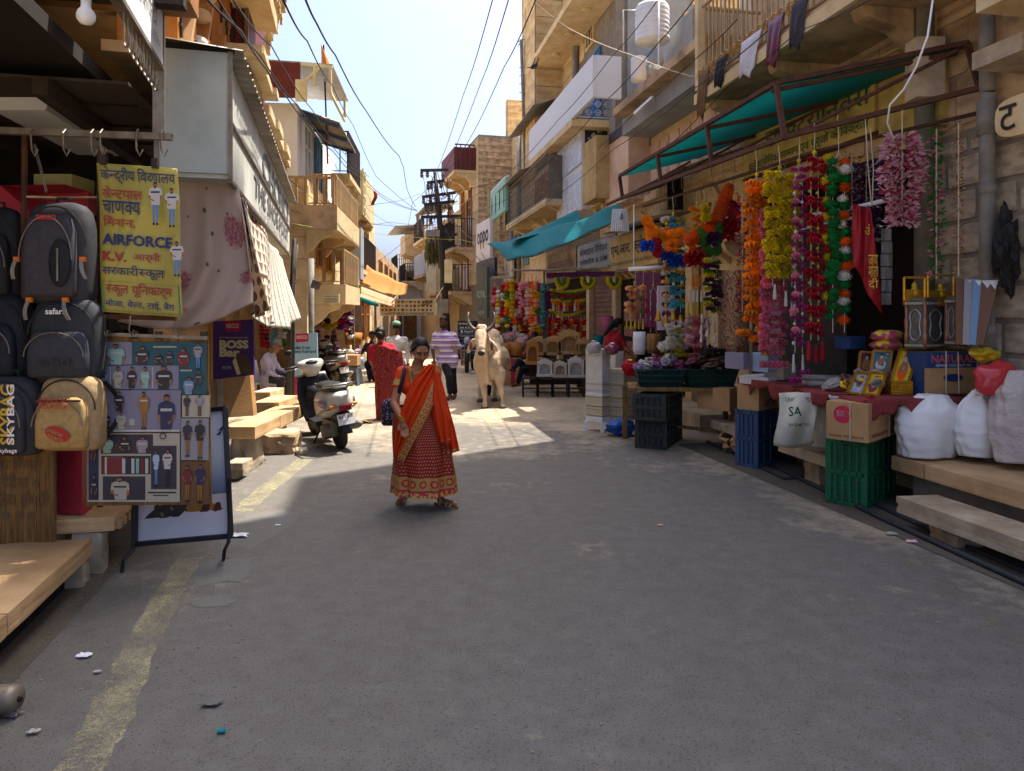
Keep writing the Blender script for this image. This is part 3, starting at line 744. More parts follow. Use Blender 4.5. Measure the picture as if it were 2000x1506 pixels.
# ------------------------------------------------------------------ next house: pink cloth balcony
m0,m1=R.uD(22.65),R.uD(29.5)
mh=thing('balcony_house','sandstone house with two lattice railed balconies and a pink cloth hung out','house',R.at(m0,0,0))
part('wall',R,m0,m1,-5,0,0,8.6,STONE2,mh)
courses(R,m0+.02,m1,2.6,8.5,0,mh,STONE2,.42,1.0,150,seed=46,gap=.014)
LAT=mat('lattice_iron','7A7064','5E564C',6,.7,0)
def lattice(fr,u0,u1,n,z0,z1,parent,m=LAT,r=.16):
 mb=MB();
 for a,b in((z0,z0+.04),(z1-.04,z1)):fbox(mb,fr,u0,u1,n-.02,n+.02,a,b)
 k=max(2,int((u1-u0)/r));j=max(2,int((z1-z0)/r))
 for i in range(k):
  for l in range(j):
   c=fr.at(u0+(i+.5)*(u1-u0)/k,n,z0+(l+.5)*(z1-z0)/j);rr=min((u1-u0)/k,(z1-z0)/j)*.48
   mb.tube([c+fr.u*(rr*cos(a))+V(0,0,rr*sin(a))for a in[2*pi*q/8 for q in range(9)]],.008,4,cap=False)
 return mb.build('lattice',m,parent)
for z,(xa,xb),d,h in((rz(1010,430,1.0)[1],(1066,988),1.1,1.15),(rz(1055,340,.7)[1],(1078,1034),.8,1.0)):
 u0,u1=R.U(xa,d),R.U(xb,d);b=part('balcony',R,u0,u1,.002,d,z-.16,z,STONE2,mh)
 lattice(R,u0,u1,d-.04,z+.003,z+h,b)
 for k in range(3):mb=MB();u=u0+.3+k*(u1-u0-.6)/2;mb.prism([R.at(u,.003,z-.165),R.at(u,d*.8,z-.165),R.at(u,d*.3,z-.4),R.at(u,0.003,z-.7)],R.u*.2);mb.build('bracket',STONE2,b)
 lat2=MB();fbox(lat2,R,u0,u0+.04,.02,d-.06,z+.003,z+h*.96);lat2.build('side_panel',LAT,b)
corrugated(R,R.U(1062,.9),R.U(1010,.9),.02,1.2,7.6,7.2,mh)
corrugated(R,R.U(1030,1.0),R.U(985,1.0),.02,1.25,6.2,5.8,mh)
window(R,R.U(1048),4.0,1.0,1.7,.02,mh,WHITE,PALEGLASS,1);window(R,R.U(1070),3.9,.8,1.9,.02,mh,STONE2,GLASS,1)
window(R,R.U(1030),3.4,.9,1.3,.02,mh,TEALWOOD,PALEGLASS,1);window(R,R.U(1012),3.4,.8,1.3,.02,mh,WOOD,GLASS,1)
window(R,R.U(1056),6.5,.8,1.0,.02,mh,BLUEDOOR,BLUEDOOR,1)
mb=MB();mb.tube([R.at(R.U(1019,.1),.2,2.8),R.at(R.U(1019,.1),.2,8.6)],.09,8);mb.tube([R.at(R.U(1032,.1),.2,6.5),R.at(R.U(1019,.1),.2,6.3)],.07,8);mb.build('drain_pipe',PIPE,mh,True)
mb=MB();mb.tube([R.at(R.U(1003,.1),.2,2.5),R.at(R.U(1003,.1),.2,5.0)],.1,8);mb.build('drain_pipe',PIPE,mh,True)
pk=thing('hanging_cloth','bright pink cloth hanging over the lattice balcony rail','cloth',P(1050,265,22.5))
mb=MB();mb.grid(lambda a,b:P(1046+8*a+1.5*sin(b*9),266+82*b,21.9+.06*sin(a*9)),8,10,th=.01);mb.build('cloth',PINKCLOTH,pk,True)
sg=thing('shop_sign','pale green signboard with faded white figures beside the lattice balcony','sign',R.at(R.U(975,.9),.9,4.2))
gm=mat('pale_green_board','7FB39A','9DC8B4',3,.5,.05,30)
u0,u1=R.U(987,1.2),R.U(958,1.2);z0,z1=rz(972,422,1.2)[1],rz(972,362,1.2)[1]
part('board',R,u0,u1,1.1,1.2,z0,z1,gm,sg);mb=MB()
for k in range(4):c=R.at(u0+.3+k*(u1-u0-.6)/3,1.215,z0+(z1-z0)*.45);mb.ell(c,(.01,.12,.35),8,6)
mb.build('figures',WHITE,sg);part('board_frame',R,u0-.04,u1+.04,1.08,1.19,z1+.003,z1+.06,WHITE,sg)
# ------------------------------------------------------------------ brick house further on (with the railed terrace and dish)
fr=R3
def r3(px,py,n=0.0):return R3.uz(px,py,n)
b0,b1=R3.uD(28.2),R3.uD(32)
bh=thing('terrace_house','sandstone house with red railed roof terrace and blind block side wall','house',R3.at(b0,0,0))
part('wall',R3,b0,b1,-5.5,0,0,8.7,MORTAR,bh)
class Side:
 def __init__(s,fr,u):s.fr=fr;s.o=fr.at(u,0,0);s.u=-fr.n;s.n=-fr.u;s.side=1
 at=Frame.at;uz=Frame.uz;U=Frame.U;M=Frame.M
BS=Side(R3,b0)
courses(BS,0,3.2,3.0,8.6,.0,bh,STONE_OLD,.26,.7,150,seed=31,gap=.016)
courses(R3,b0,b1,2.8,8.6,.0,bh,STONE2,.5,1.2,130,seed=33,gap=.012)
part('parapet',BS,1.2,4.6,-.4,-.1,8.7,10.2,STONE_OLD,bh)
courses(BS,1.2,4.6,8.72,10.2,-.1,bh,STONE,.3,.9,30,seed=35,gap=.016)
tz=7.35
b=balcony(R3,b0+.4,b1-.5,tz,.9,bh,STONE2,'panel',RUSTRED,h=.9,brackets=3)
mb=MB()
for k in range(5):mb.bar(R3.at(b0+.38,.1+k*.18,tz),R3.at(b0+.38,.1+k*.18,tz+1.0),.04)
mb.bar(R3.at(b0+.38,.1,tz+1.0),R3.at(b0+.38,.88,tz+1.0),.05);mb.build('end_railing',IRONBR,b)
balcony(R3,b0+.6,b0+3.2,4.3,.9,bh,STONE2,'iron',IRON,h=1.15,brackets=3,single=False)
balcony(R3,b0+1.2,b1,2.55,.9,bh,STONE2,'iron',IRON,h=1.1,brackets=3,single=False)
for u,z,w_,h,k in((1.6,4.4,1.0,2.0,GLASS),(2.9,4.4,.8,2.0,GLASS),(1.4,6.0,.5,.8,GLASS),(3.0,6.0,.5,.9,GLASS),(2.4,2.6,1.2,1.6,WHITE)):
 window(R3,b0+u,z,w_,h,.03,bh,WOOD,k,1)
window(BS,1.3,4.9,.6,1.5,.02,bh,STONE2,GLASS,1);window(BS,.6,4.5,.5,2.2,.02,bh,STONE2,STONE2,1)
ds=thing('satellite_dish','grey satellite dish on the roof terrace of the brick walled house','satellite dish',P(922,330,30))
mb=MB();c=P(922,299,30);q=Matrix.Rotation(radians(68),3,'X')@Matrix.Rotation(radians(10),3,'Y')
mb.lathe([(.0,.12),(.12,.11),(.22,.075),(.21,.06),(.1,.095),(0,.1)],c,20,rot=Matrix.Rotation(radians(80),3,'X'));mb.build('dish',PIPE,ds,True)
mb=MB();mb.tube([c+V(0,.1,0),c+V(0,.15,-.35),c+V(0,.2,-1.3)],.03,6);mb.tube([c+V(0,-.1,-.1),c+V(0,-.35,.02)],.015,4);mb.build('mast',STEEL,ds)
# ------------------------------------------------------------------ far end of the street
def gen_house(fr,D0,D1,top,label,wall,bal,wins,extra=None,n=0.0,depth=5):
 u0,u1=fr.uD(D0),fr.uD(D1)
 h=thing('house',label,'house',fr.at(u0,n,0))
 part('wall',fr,u0,u1,n-depth,n,0,top,wall,h)
 for a,b,z,d,rail,mr in bal:balcony(fr,u0+a,u0+b,z,d,h,STONE2,rail,mr,h=1.05,n0=n,brackets=3,single=False)
 for u,z,w_,hh,mp in wins:window(fr,u0+u,z,w_,hh,n+.02,h,WOOD,mp,1)
 return h,u0,u1
h,u0,u1=gen_house(R3,32.2,43,6.3,'far sandstone house with stacked balconies behind the electricity pole',STONE2,[(.2,3.2,2.6,1.0,'panel',CREAM),(3.6,7.2,3.6,1.1,'iron',WHITE),(.5,3.4,4.4,1.0,'iron',STEEL),(3.8,7.4,5.4,1.1,'iron',IRON)],[(1.2,3.2,1,1.6,GLASS),(5,4.6,1,1.5,GLASS),(2,5.5,.9,1.3,GLASS),(5.5,2.2,1.2,1.6,GLASS),(6,6.8,.8,1.2,PALEGLASS)])
corrugated(R3,u0-.2,u0+3.6,.02,1.5,6.7,6.45,h,pitch=.2)
for k in range(3):mb=MB();mb.bar(R3.at(u0+.1+k*1.6,1.4,5.5),R3.at(u0+.1+k*1.6,1.4,6.5),.05);mb.build('roof_post',STEEL,h)
h,u0,u1=gen_house(R3,43.2,54,6.6,'far narrow house with a flat tin shade and pale balconies beside the open sky',STONE2,[(.3,3.4,3.6,1.1,'iron',IRON),(3.8,7.5,4.4,1.2,'iron',IRON),(.6,3.2,5.4,1.0,'panel',STONE)],[(1.5,4.5,1,1.7,GLASS),(5,5.8,1,1.4,GLASS),(2,6.6,1,1.2,GLASS)])
corrugated(R3,u0-.4,u0+5,-.5,1.7,7.0,6.8,h,pitch=.25)
h,u0,u1=gen_house(R3,54.5,70,4.6,'distant low yellow house with pale roof rooms where the street bends',CREAM,[(1,4,3.2,1,'iron',IRON)],[(2,3.4,1,1.5,GLASS),(6,3.4,1,1.5,GLASS)])
mb=MB();fbox(mb,R3,u0+1,u0+4,-2.5,-.2,4.6,6.6);mb.build('roof_room',WHITEWASH,h)
ew=thing('end_building','pale whitewashed building with a wooden gate closing the street at the bend','building',V(-7,44,0))
mb=MB();mb.bb(-11,-4.4,44,50,0,3.4);mb.build('wall',WHITEWASH,ew)
mb=MB();mb.bb(-10,-6.8,46,50,3.4,4.4);mb.build('upper_wall',STONE_OLD,ew)
for k in range(4):mb=MB();mb.bb(-9.4+k*.92,-8.6+k*.92,43.93,43.99,.1,2.3);mb.build('gate_plank',WOOD_OLD,ew)
mb=MB();mb.bb(-9.8,-5.2,43.7,43.998,2.35,2.5);mb.build('ledge',CONC,ew)
for x in(-9.0,-7.6):mb=MB();mb.bb(x-.4,x+.4,45.95,45.998,3.6,4.3);f=mb.build('window',WOOD,ew);mb=MB();mb.bb(x-.32,x+.32,45.93,45.948,3.66,4.24);mb.build('pane',GLASS,f)
bk=thing('far_house','hazy distant stone house far beyond the street end','house',V(-14,70,0))
mb=MB();mb.bb(-17,-10.6,70,76,0,5.4);mb.build('wall',STONE_OLD,bk);mb=MB();mb.bb(-14,-12,70.3,75,5.4,6.2);mb.build('roof_room',PLASTER,bk)
mb=MB();mb.bb(-16.2,-15,69.94,69.99,3.4,4.6);mb.build('window',WOOD,bk)
# ------------------------------------------------------------------ LEFT SIDE: second house (white side wall, balconies)
def l2(px,py,n=0.0):return L2.uz(px,py,n)
v0,v1=L2.uD(14.0),L2.uD(19.4)
h2=thing('balcony_house','sunlit yellow stone house with whitewashed side wall and two projecting balconies','house',L2.at(v0,0,0))
part('wall',L2,v0,v1,-4,0,2.3,4.3,STONE2,h2)
part('shop_recess',L2,v0+.25,v1,-4,-1.9,0,2.298,STONE_OLD,h2);part('corner_pier',L2,v0,v0+.3,-.3,0,0,2.298,STONE2,h2)
part('upper_wall',L2,v0+.3,v1,-4,-.25,4.302,5.86,WHITEWASH,h2)
LS=Side(L2,v0)
courses(LS,.0,1.8,2.34,4.2,.0,h2,STONE2,.42,1.6,40,seed=41,gap=.014)
courses(LS,1.95,3.6,.3,2.2,-.25,h2,STONE_OLD,.4,1.2,40,seed=42,gap=.014)
courses(L2,v0+.02,v1,2.34,4.2,.0,h2,STONE2,.42,.9,60,seed=43,gap=.014)
g0=P(625,440,14);mb=MB()
for i in range(5):
 for j in range(2):
  c=LS.at(.15+i*.24+.1,.022,3.42+j*.2);mb.tube([c+LS.u*(.09*cos(a))+V(0,0,.09*sin(a))for a in[2*pi*q/10 for q in range(11)]],.018,4,cap=False)
mb.build('stone_grille',STONE,h2);mb=MB();fbox(mb,LS,.1,1.4,.016,.02,3.28,3.76);mb.build('grille_recess',BLACK,h2)
bz=rz2=l2(650,348,.95)[1]
b=balcony(L2,v0-.15,L2.uD(17.6),bz,.6,h2,STONE2,'flat',mat('old_baluster','A98C62','846A48',5,.8,.2,40,rand=.2),h=.62,brackets=3,slab=.45,step=.16)
tagged=part('balcony_front',LS,-.6,1.6,.152,.2,bz-.45,bz+.02,STONE_OLD,b)
mb=MB()
for k in range(12):mb.bb(*[q for q in(LS.at(-.54+k*.18,.172,0).x-.025,LS.at(-.54+k*.18,.172,0).x+.025,LS.at(0,.172,0).y-.02-.0,LS.at(0,.172,0).y+.02,bz+.022,bz+.52)])
mb.bar(LS.at(-.6,.172,bz+.55),LS.at(1.6,.172,bz+.55),.05);mb.build('front_railing',MATS['old_baluster'],b)
b2z=l2(650,545,.75)[1]
b2=balcony(L2,v0+.6,L2.uD(17.2),b2z,.66,h2,STONE2,'flat',MATS['old_baluster'],h=.72,brackets=2,slab=.4,step=.16)
b3=balcony(L2,v0+3.0,v1,5.0,.45,h2,STONE2,'iron',IRON,h=1.0,brackets=3,single=False)
window(L2,v0+1.3,2.62,.9,1.25,.02,h2,WOOD,GLASS,1);window(L2,v0+2.4,2.6,.8,1.3,.02,h2,WOOD,GLASS,1);window(L2,v0+1.2,4.35,.9,1.3,-.23,h2,WHITE,PALEGLASS,1)
window(L2,v0+2.6,4.35,.8,1.3,-.23,h2,BLUEDOOR,PALEGLASS,1)
corrugated(L2,v0+.5,v0+3.3,-.24,.55,5.8,5.55,h2,pitch=.12)
for k in range(3):mb=MB();mb.bar(L2.at(v0+.6+k*1.2,-.2,5.72),L2.at(v0+.6+k*1.2,.53,5.49),.06);mb.build('shade_iron',mat('blue_iron','2E4C6E','24405E',5,.6,0),h2)
part('roof_sheet',L2,v0-.1,v0-.05,-2.4,-.12,5.86,6.56,RUSTRED,h2)
part('roof_box',L2,v0-.14,v0-.102,-.2,.02,5.78,6.2,CREAM,h2)
mb=MB();mb.grid(lambda a,c:L2.at(v0-.1+a*2.4,-2.4+c*2.9,6.62-.12*c),2,8,th=.03);mb.build('roof',CORR,h2)
mb=MB()
for p,q in(((v0-.1,-.1,6.52),(v0-.1,.5,6.47)),((v0-.1,.46,6.47),(v0-.1,.46,5.98)),((v0-.1,.16,6.5),(v0-.1,.16,6.1)),((v0-.1,0,6.2),(v0-.1,.25,6.46)),((v0-.1,.46,5.98),(v0+2,.46,5.98)),((v0+2,.46,5.98),(v0+2,.46,6.45))):mb.bar(L2.at(*p),L2.at(*q),.05)
mb.build('roof_frame',CREAM,h2)
fl=thing('temple_flag','triangular saffron flag on a thin pole above the maroon roof sheet','flag',P(640,520,15))
mb=MB();mb.tube([P(632,88,15),P(636,200,15),P(640,320,15)],.018,6);mb.build('pole',RUST,fl)
def flagp(a,b):x=628+24*b*a+1*sin(b*6);return P(x,88+62*b-0*a,15+.05*sin(a*7))
mb=MB();mb.grid(lambda a,b:P(627+(28*a)*b+b*2,86+68*b*(.9+.12*a),15+.06*sin(a*6+b*3)),6,8,th=.006);mb.build('flag_cloth',tarp('saffron','D88A3A','C9742A',.35),fl,True)
w0,w1=L2.uD(19.6),L2.uD(27)
h3=thing('balcony_house','far yellow stone house with a grey shutter box above the orange tarp','house',L2.at(w0,0,0))
part('wall',L2,w0,w1,-4,.1,0,5.3,STONE2,h3)
balcony(L2,w0+.3,w0+3.6,4.55,.35,h3,STONE2,'panel',STONE2,h=1.1,n0=.1,brackets=3)
balcony(L2,w0+.3,w0+4.5,2.9,.35,h3,STONE2,'iron',IRON,h=1.0,n0=.1,brackets=3,single=False)
part('shutter_box',L2,w0-.3,w0+.5,.102,.45,2.6,4.0,mat('grey_tin_box','9AA0A6','868C92',3,.5,0),h3)
for k in range(3):window(L2,w0+1+k*1.7,3.0,.9,1.4,.12,h3,WOOD,GLASS,1);window(L2,w0+1.2+k*1.7,.8,1.0,1.3,.12,h3,WOOD,BLACK,0)
mb=MB()
for s_ in(0,.5):mb.bar(L2.at(w0-.2+s_,.5,4.4),L2.at(w0-.2+s_,.5,5.6),.05)
for k in range(4):mb.bar(L2.at(w0-.2,.5,4.6+k*.3),L2.at(w0+.3,.5,4.6+k*.3),.04)
mb.build('ladder_rail',CREAM,h3)
h4=thing('house','far shaded stone house behind the orange tarp and handicraft banner','house',L2.at(L2.uD(27.5),0,0))
part('wall',L2,L2.uD(27.3),L2.uD(43.5),-4,.15,0,4.2,STONE_OLD,h4)
for k in range(4):window(L2,L2.uD(29)+k*3,2.4,1.2,1.4,.17,h4,WOOD,GLASS,1)
courses(L2,w0+.02,w1,2.0,5.2,.1,h3,STONE2,.42,.95,90,seed=44,gap=.014)
# ------------------------------------------------------------------ LEFT SIDE: near carved house above the shops
def lz(px,py,n=0.0):return L.uz(px,py,n)
k0,k1=L.uD(2.2),L.uD(13.2)
hl=thing('carved_house','carved honey coloured house with wooden brackets and maroon sheet above the shoe shop','house',L.at(k0,0,0))
part('wall',L,k0,k1,-5,-2.6,0,6.4,STONE_OLD,hl)
courses(L,k0+2.3,L.uD(8),4.0,6.1,-.1,hl,STONE2,.4,.8,70,seed=45)
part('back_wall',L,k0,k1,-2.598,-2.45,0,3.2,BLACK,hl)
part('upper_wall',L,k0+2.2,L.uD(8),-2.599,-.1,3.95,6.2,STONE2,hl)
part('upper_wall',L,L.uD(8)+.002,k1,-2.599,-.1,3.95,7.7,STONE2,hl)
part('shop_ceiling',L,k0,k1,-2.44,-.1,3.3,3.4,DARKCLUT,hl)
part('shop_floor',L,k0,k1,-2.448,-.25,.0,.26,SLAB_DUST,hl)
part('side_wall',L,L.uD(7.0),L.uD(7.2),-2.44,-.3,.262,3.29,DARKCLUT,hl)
for k in range(9):
 u=L.uD(4.62)+k*.3
 if u+.29<L.uD(7.0):part('ceiling_plank',L,u,u+.285,-2.0,.18,3.18+.02*(k%2),3.2+.02*(k%2),WOOD_DARK,hl)
for n_ in(-1.2,-.35):part('ceiling_beam',L,L.uD(4.55),L.uD(6.95),n_,n_+.09,3.06,3.17,WOOD_DARK,hl)
for k,(D,wd)in enumerate(((5.35,.16),(5.9,.14),(6.5,.2),(7.15,.14),(7.5,.1),(7.8,.1))):
 u=L.uD(D);f=part('carved_post',L,u,u+wd,-.098,.32,3.6,6.2,WOOD,hl)
 for j in range(5):
  mb=MB();c=L.at(u+wd/2,.33,3.9+j*.42);mb.bar(c-V(0,0,.09),c+V(0,0,.09),.02);mb.bar(c-L.u*.05,c+L.u*.05,.02);mb.build('carving',WOOD_DARK,f)
for k,D in enumerate((5.5,6.05,6.75)):
 u=L.uD(D);mb=MB();mb.prism([L.at(u,.0,4.35),L.at(u,.5,4.95),L.at(u,.5,5.1),L.at(u,.34,5.1),L.at(u,.0,4.7)],L.u*.2);mb.build('carved_bracket',STONE2,hl)
 mb=MB();mb.bar(L.at(u+.1,.28,3.75),L.at(u+.45,.3,4.5),.16,.05);mb.build('leaning_board',CARD if k==0 else WOOD,hl)
for k in range(3):
 mb=MB();mb.ell(L.at(L.uD(6.2)+k*.16,.3,4.05+.3*k),(.09,.09,.07),10,6);mb.build('bundle',(WHITE,STONE,WOOD)[k],hl,True)
part('ledge',L,L.uD(5.0),L.uD(7.0),-.098,.55,3.52,3.6,STONE2,hl)
part('lintel',L,L.uD(5.0),L.uD(8.6),.33,.75,5.12,5.3,STONE2,hl)
f=part('sheet_cabin',L,L.uD(8.0),L.uD(9.6),-.098,.5,4.35,7.6,RUSTRED,hl)
for k in range(7):part('sheet_rib',L,L.uD(8.0)-.03,L.uD(8.0)-.002,-.06+k*.08,-.03+k*.08,4.4,5.9,mat('maroon_rib','521E1B','431815',4,.6,0),f)
mb=MB();mb.bar(L.at(L.uD(8.0)-.04,-.05,6.0),L.at(L.uD(8.0)-.04,.5,6.0),.04);mb.bar(L.at(L.uD(8.0)-.04,.48,4.3),L.at(L.uD(8.0)-.04,.48,6),.04);mb.build('cabin_iron',STEEL,f)
for(Da,Db,za,zb,nn)in((7.6,9.4,3.9,4.6,.62),(9.5,13.1,3.55,4.5,.55),(10.0,13.1,6.2,7.7,.5)):
 ua,ub=L.uD(Da),L.uD(Db);k=0
 z=za
 while z<zb-.02:
  e=min(z+.2,zb);d=.12+nn*((z-za)/(zb-za))
  u=ua
  while u<ub-.05:
   l=min(.75,ub-u);block('corbel_block',L,u+.006,u+l-.006,-.09,d+.05*((k)%2),z+.004,e-.004,STONE2,hl,.03);u+=l;k+=1
  z=e
 mb=MB()
 for j in range(int((ub-ua)/.5)):c=L.at(ua+.25+j*.5,.14+nn*.6,za+(zb-za)*.55);mb.bar(c,c+L.u*.2,.05);mb.bar(c+L.u*.2,c+L.u*.2-V(0,0,.12),.04)
 tag(mb.build('carved_hooks',STONE,hl),kind='stuff')
 # ------------------------------------------------------------------ electricity poles, wires
ep=thing('electric_pole','leaning black iron electricity pole with crossarms and tangled wires','electricity pole',G(872,690))
Dp=28.0
def pp(x,y,d=0):return P(x,y,Dp+d)
mb=MB();mb.tube([P(876,700,Dp),P(868,560,Dp),P(858,420,Dp),P(849,335,Dp)],[.14,.13,.11,.06],8);mb.build('mast',IRON,ep,True)
for(xa,ya,xb,yb,m_)in((821,333,876,332,IRON),(834,357,868,353,IRON),(824,385,890,376,RUST),(828,400,888,393,IRON),(822,424,900,422,IRON),(838,460,890,458,IRON)):
 mb=MB();mb.bar(pp(xa,ya,-.1),pp(xb,yb,.1),.09,.11);a=mb.build('crossarm',m_,ep)
 for q in(.05,.25,.8):mb=MB();p=pp(xa+(xb-xa)*q,ya+(yb-ya)*q);mb.lathe([(.03,.0),(.07,-.02),(.05,-.1),(.08,-.13),(.05,-.22),(0,-.23)],p-V(0,.0,.06),8);mb.build('insulator',mat('insulator','6A6660','4A4642',6,.4,0),a,True)
mb=MB();mb.box(pp(846,456,-.3),(.5,.3,.25));mb.build('street_light',PIPE,ep)
mb=MB();mb.box(pp(866,598,-.2),(.42,.3,.55));mb.build('meter_box',PIPE,ep);mb=MB();mb.box(pp(876,530,-.2),(.3,.2,.9));mb.build('meter_box',CREAM,ep)
mb=MB();q=random.Random(3)
for k in range(40):
 a=V(q.uniform(826,885),q.uniform(335,440),0);b=a+V(q.uniform(-22,22),q.uniform(-10,40),0)
 pts=[pp(a.x+(b.x-a.x)*t_+q.uniform(-4,4),a.y+(b.y-a.y)*t_+14*sin(pi*t_),q.uniform(-.3,.3))for t_ in(0,.25,.5,.75,1)];mb.tube(pts,.014,4)
tag(mb.build('wire_tangle',IRON,ep),kind='stuff')
def net_(t):
 co=t.coord();t.set(t.mix(t.noise(5,4,.6,co),'8E8A55','5E5A3C'),.9);t.translucent('8E8A55',.3)
gr=thing('ragged_sack','ragged olive plastic sheet hanging below the pole light','plastic sheet',P(845,480,29))
mb=MB();q=random.Random(5)
for k in range(9):x=830+k*4;mb.grid(lambda a,b:P(x+5*a+2*sin(b*7+k),468+(35+q.uniform(0,22))*b,29+.1*sin(a*6+k)),2,5,th=.006)
mb.build('sheet',pm('olive_sheet',net_),gr,True)
WIRES=[('thick black cable sagging from the sky towards the pole',[(597,0,6),(618,45,7),(655,108,9),(716,218,13),(780,305,19),(788,326,21),(795,370,24),(812,404,28)],.012),('twin service cable dropping past the saffron flag',[(553,0,5),(600,80,8),(648,165,13),(690,245,18),(735,345,24),(815,412,28)],.010),('kinked black cable crossing the maroon house front',[(405,0,4.3),(470,60,5),(520,135,6.5),(560,190,8),(600,240,10),(650,295,14),(700,345,19),(730,372,22),(770,398,26),(815,412,28)],.010),('second kinked cable below the maroon cabin',[(425,0,4.5),(505,105,6.5),(580,205,9),(650,287,13),(705,340,18),(742,378,22),(812,410,28)],.009),('service cable in front of the carved house',[(455,0,4.5),(530,90,7),(610,215,11),(660,285,15),(720,345,20)],.008),('straight line wire crossing the open sky',[(962,0,12),(905,185,20),(855,330,28)],.012),('straight line wire running to the pole top',[(993,0,11),(938,165,18),(868,332,28)],.012),('line wire passing the television mast',[(1046,0,10),(985,130,15),(905,292,24),(872,334,28)],.012),('black wire sweeping past the tall house',[(1285,0,9),(1195,110,12),(1090,235,16),(985,345,22),(890,400,28)],.008),('black wire across the water tank roof',[(1355,0,8),(1285,85,9.5),(1180,200,13),(1095,290,17),(1000,385,22),(890,425,28)],.009),('black wire below the laundry balcony',[(1440,38,8),(1340,130,10),(1235,225,13),(1120,330,17),(1010,420,22),(900,470,28)],.008),('low wire along the stone fronts',[(1500,60,7.5),(1360,170,9.5),(1200,290,13),(1060,400,18),(930,470,26)],.008),('service wire hanging over the near balcony',[(1700,0,6),(1560,60,7.2),(1420,170,9),(1290,300,11.5)],.006),('pale washing line tied to the balcony post',[(1040,0,16),(1110,55,14.5),(1240,110,12),(1362,152,9.9)],.009),('wire from the shoe shop sign end to the pole',[(532,320,11),(600,375,14),(690,425,20),(760,440,25),(830,452,30)],.010),('upper cross wire between the houses',[(560,392,13),(650,402,17),(740,398,22),(820,378,28)],.008),('lower cross wire between the houses',[(570,410,13),(660,435,18),(760,434,24),(870,437,30)],.008),('slack cross wire above the orange tarp',[(690,500,22),(735,512,24),(790,470,28),(840,440,29)],.010),('yellow green rope tied across the street',[(570,436,12.5),(680,447,16),(800,462,18),(900,468,17),(953,476,15)],.006),('thin wire over the pole crossarms',[(640,300,14),(720,410,20),(770,440,24),(850,445,28)],.006),('slack wire looping from crossarm to far house',[(850,350,28),(806,395,34),(790,470,44)],.012),('wire from the pole to the terrace house',[(872,380,28),(900,372,29),(985,350,27)],.012),('service wire from pole to phone shop',[(880,425,28),(925,470,24),(975,540,19)],.010),('second service wire from pole to phone shop',[(884,458,28),(930,500,23),(985,556,18)],.010),]
WIRECOL={'pale':mat('pale_cord','C9B59A','B09C80',5,.8,0),'yell':mat('yellow_cord','B9B64A','9A983A',5,.8,0)}
CABLE=mat('black_cable','303338','24262A',5,.7,0,rand=.1)
for lab,pts,r in WIRES:
 ps=[P(*p)for p in pts];out=[]
 for i in range(len(ps)-1):
  a,b=ps[i],ps[i+1];n_=6
  for k in range(n_):
   t_=k/n_;p=a.lerp(b,t_);out.append(p-V(0,0,.012*(b-a).length*sin(pi*t_)))
 out.append(ps[-1]);mb=MB();mb.tube(out,r*.85,5)
 tag(mb.build('overhead_wire',WIRECOL.get(lab[:4],CABLE),None,True),lab,'wire','overhead wires across the street')
rg=thing('red_rag','small red rag snagged on the bundled cables over the street','rag',P(732,376,22))
mb=MB();mb.grid(lambda a,b:P(728+6*a+3*sin(b*5),374+27*b,22+.05*sin(a*6+b*4)),4,6,th=.01);mb.build('rag',mat('red_rag_cloth','9A3A2E','7E2A22',6,.9,.2),rg,True)
tm=thing('aerial_mast','tall television aerial mast with short cross rods above the lattice balcony','aerial',P(1022,320,23))
mb=MB();mb.tube([P(1026,330,22),P(1022,200,22),P(1018,78,22)],.05,8);mb.build('mast',PIPE,tm,True)
mb=MB()
for y in(132,148,164,181,198,215):mb.bar(P(1014,y,22),P(1030,y,22),.018)
mb.build('rods',STEEL,tm);mb=MB();mb.bar(P(1010,82,22),P(1026,76,22),.02);mb.bar(P(1012,90,22),P(1024,70,22),.02);mb.build('aerial_head',STEEL,tm)
pg=thing('pigeon','dark pigeon in flight beside the tall stone pilaster','bird',P(1044,126,15))
c=P(1043,130,15);mb=MB();mb.ell(c,(.045,.12,.045),10,8,rot=Matrix.Rotation(.6,3,'Z'));mb.ell(c+V(.06,-.09,.02),(.025,.03,.025),8,6)
mb.grid(lambda a,b:c+V(-.02+.05*a,.03-.1*b,.02+.16*a),3,2,th=.01);mb.grid(lambda a,b:c+V(.03+.08*a,.03-.1*b,.02+.13*a),3,2,th=.01);mb.grid(lambda a,b:c+V(-.06-.08*a,.06+.03*b,.0),2,2,th=.01);mb.build('body',mat('pigeon_grey','3A3F48','2A2E36',9,.8,0),pg,True)
# ------------------------------------------------------------------ LEFT: platform, steps
X1=V(1,0,0);Z1=V(0,0,1)
pf=thing('shop_platform','sunlit sandstone slab platform with a dark hollow beneath, below the hanging bags','platform',L.at(L.uD(3.6),-.3,0))
q=L.uD(1.0)
for l in(1.25,1.2,1.17):
 block('stone_slab',L,q+.005,q+l-.005,-.55,0,.17,.277,SLAB,pf,.03);block('stone_slab',L,q+.1,q+l+.05,-1.7,-.56,.168,.275,SLAB,pf,.02);q+=l
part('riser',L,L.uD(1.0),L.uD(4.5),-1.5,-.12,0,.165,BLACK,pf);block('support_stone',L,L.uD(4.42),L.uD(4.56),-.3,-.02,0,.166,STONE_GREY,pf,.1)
st=thing('stone_step','fluted sandstone step slab under the red box, raised on a stone leg','step',L.at(L.uD(5),-.2,0))
block('step_slab',L,L.uD(4.62),L.uD(5.45),-1.1,.1,.285,.375,SLAB,st,.03);block('support_stone',L,L.uD(4.64),L.uD(4.78),-.16,.02,0,.282,STONE_GREY,st,.1);block('support_stone',L,L.uD(4.8),L.uD(5.4),-.9,-.25,0,.282,MORTAR,st,.05)
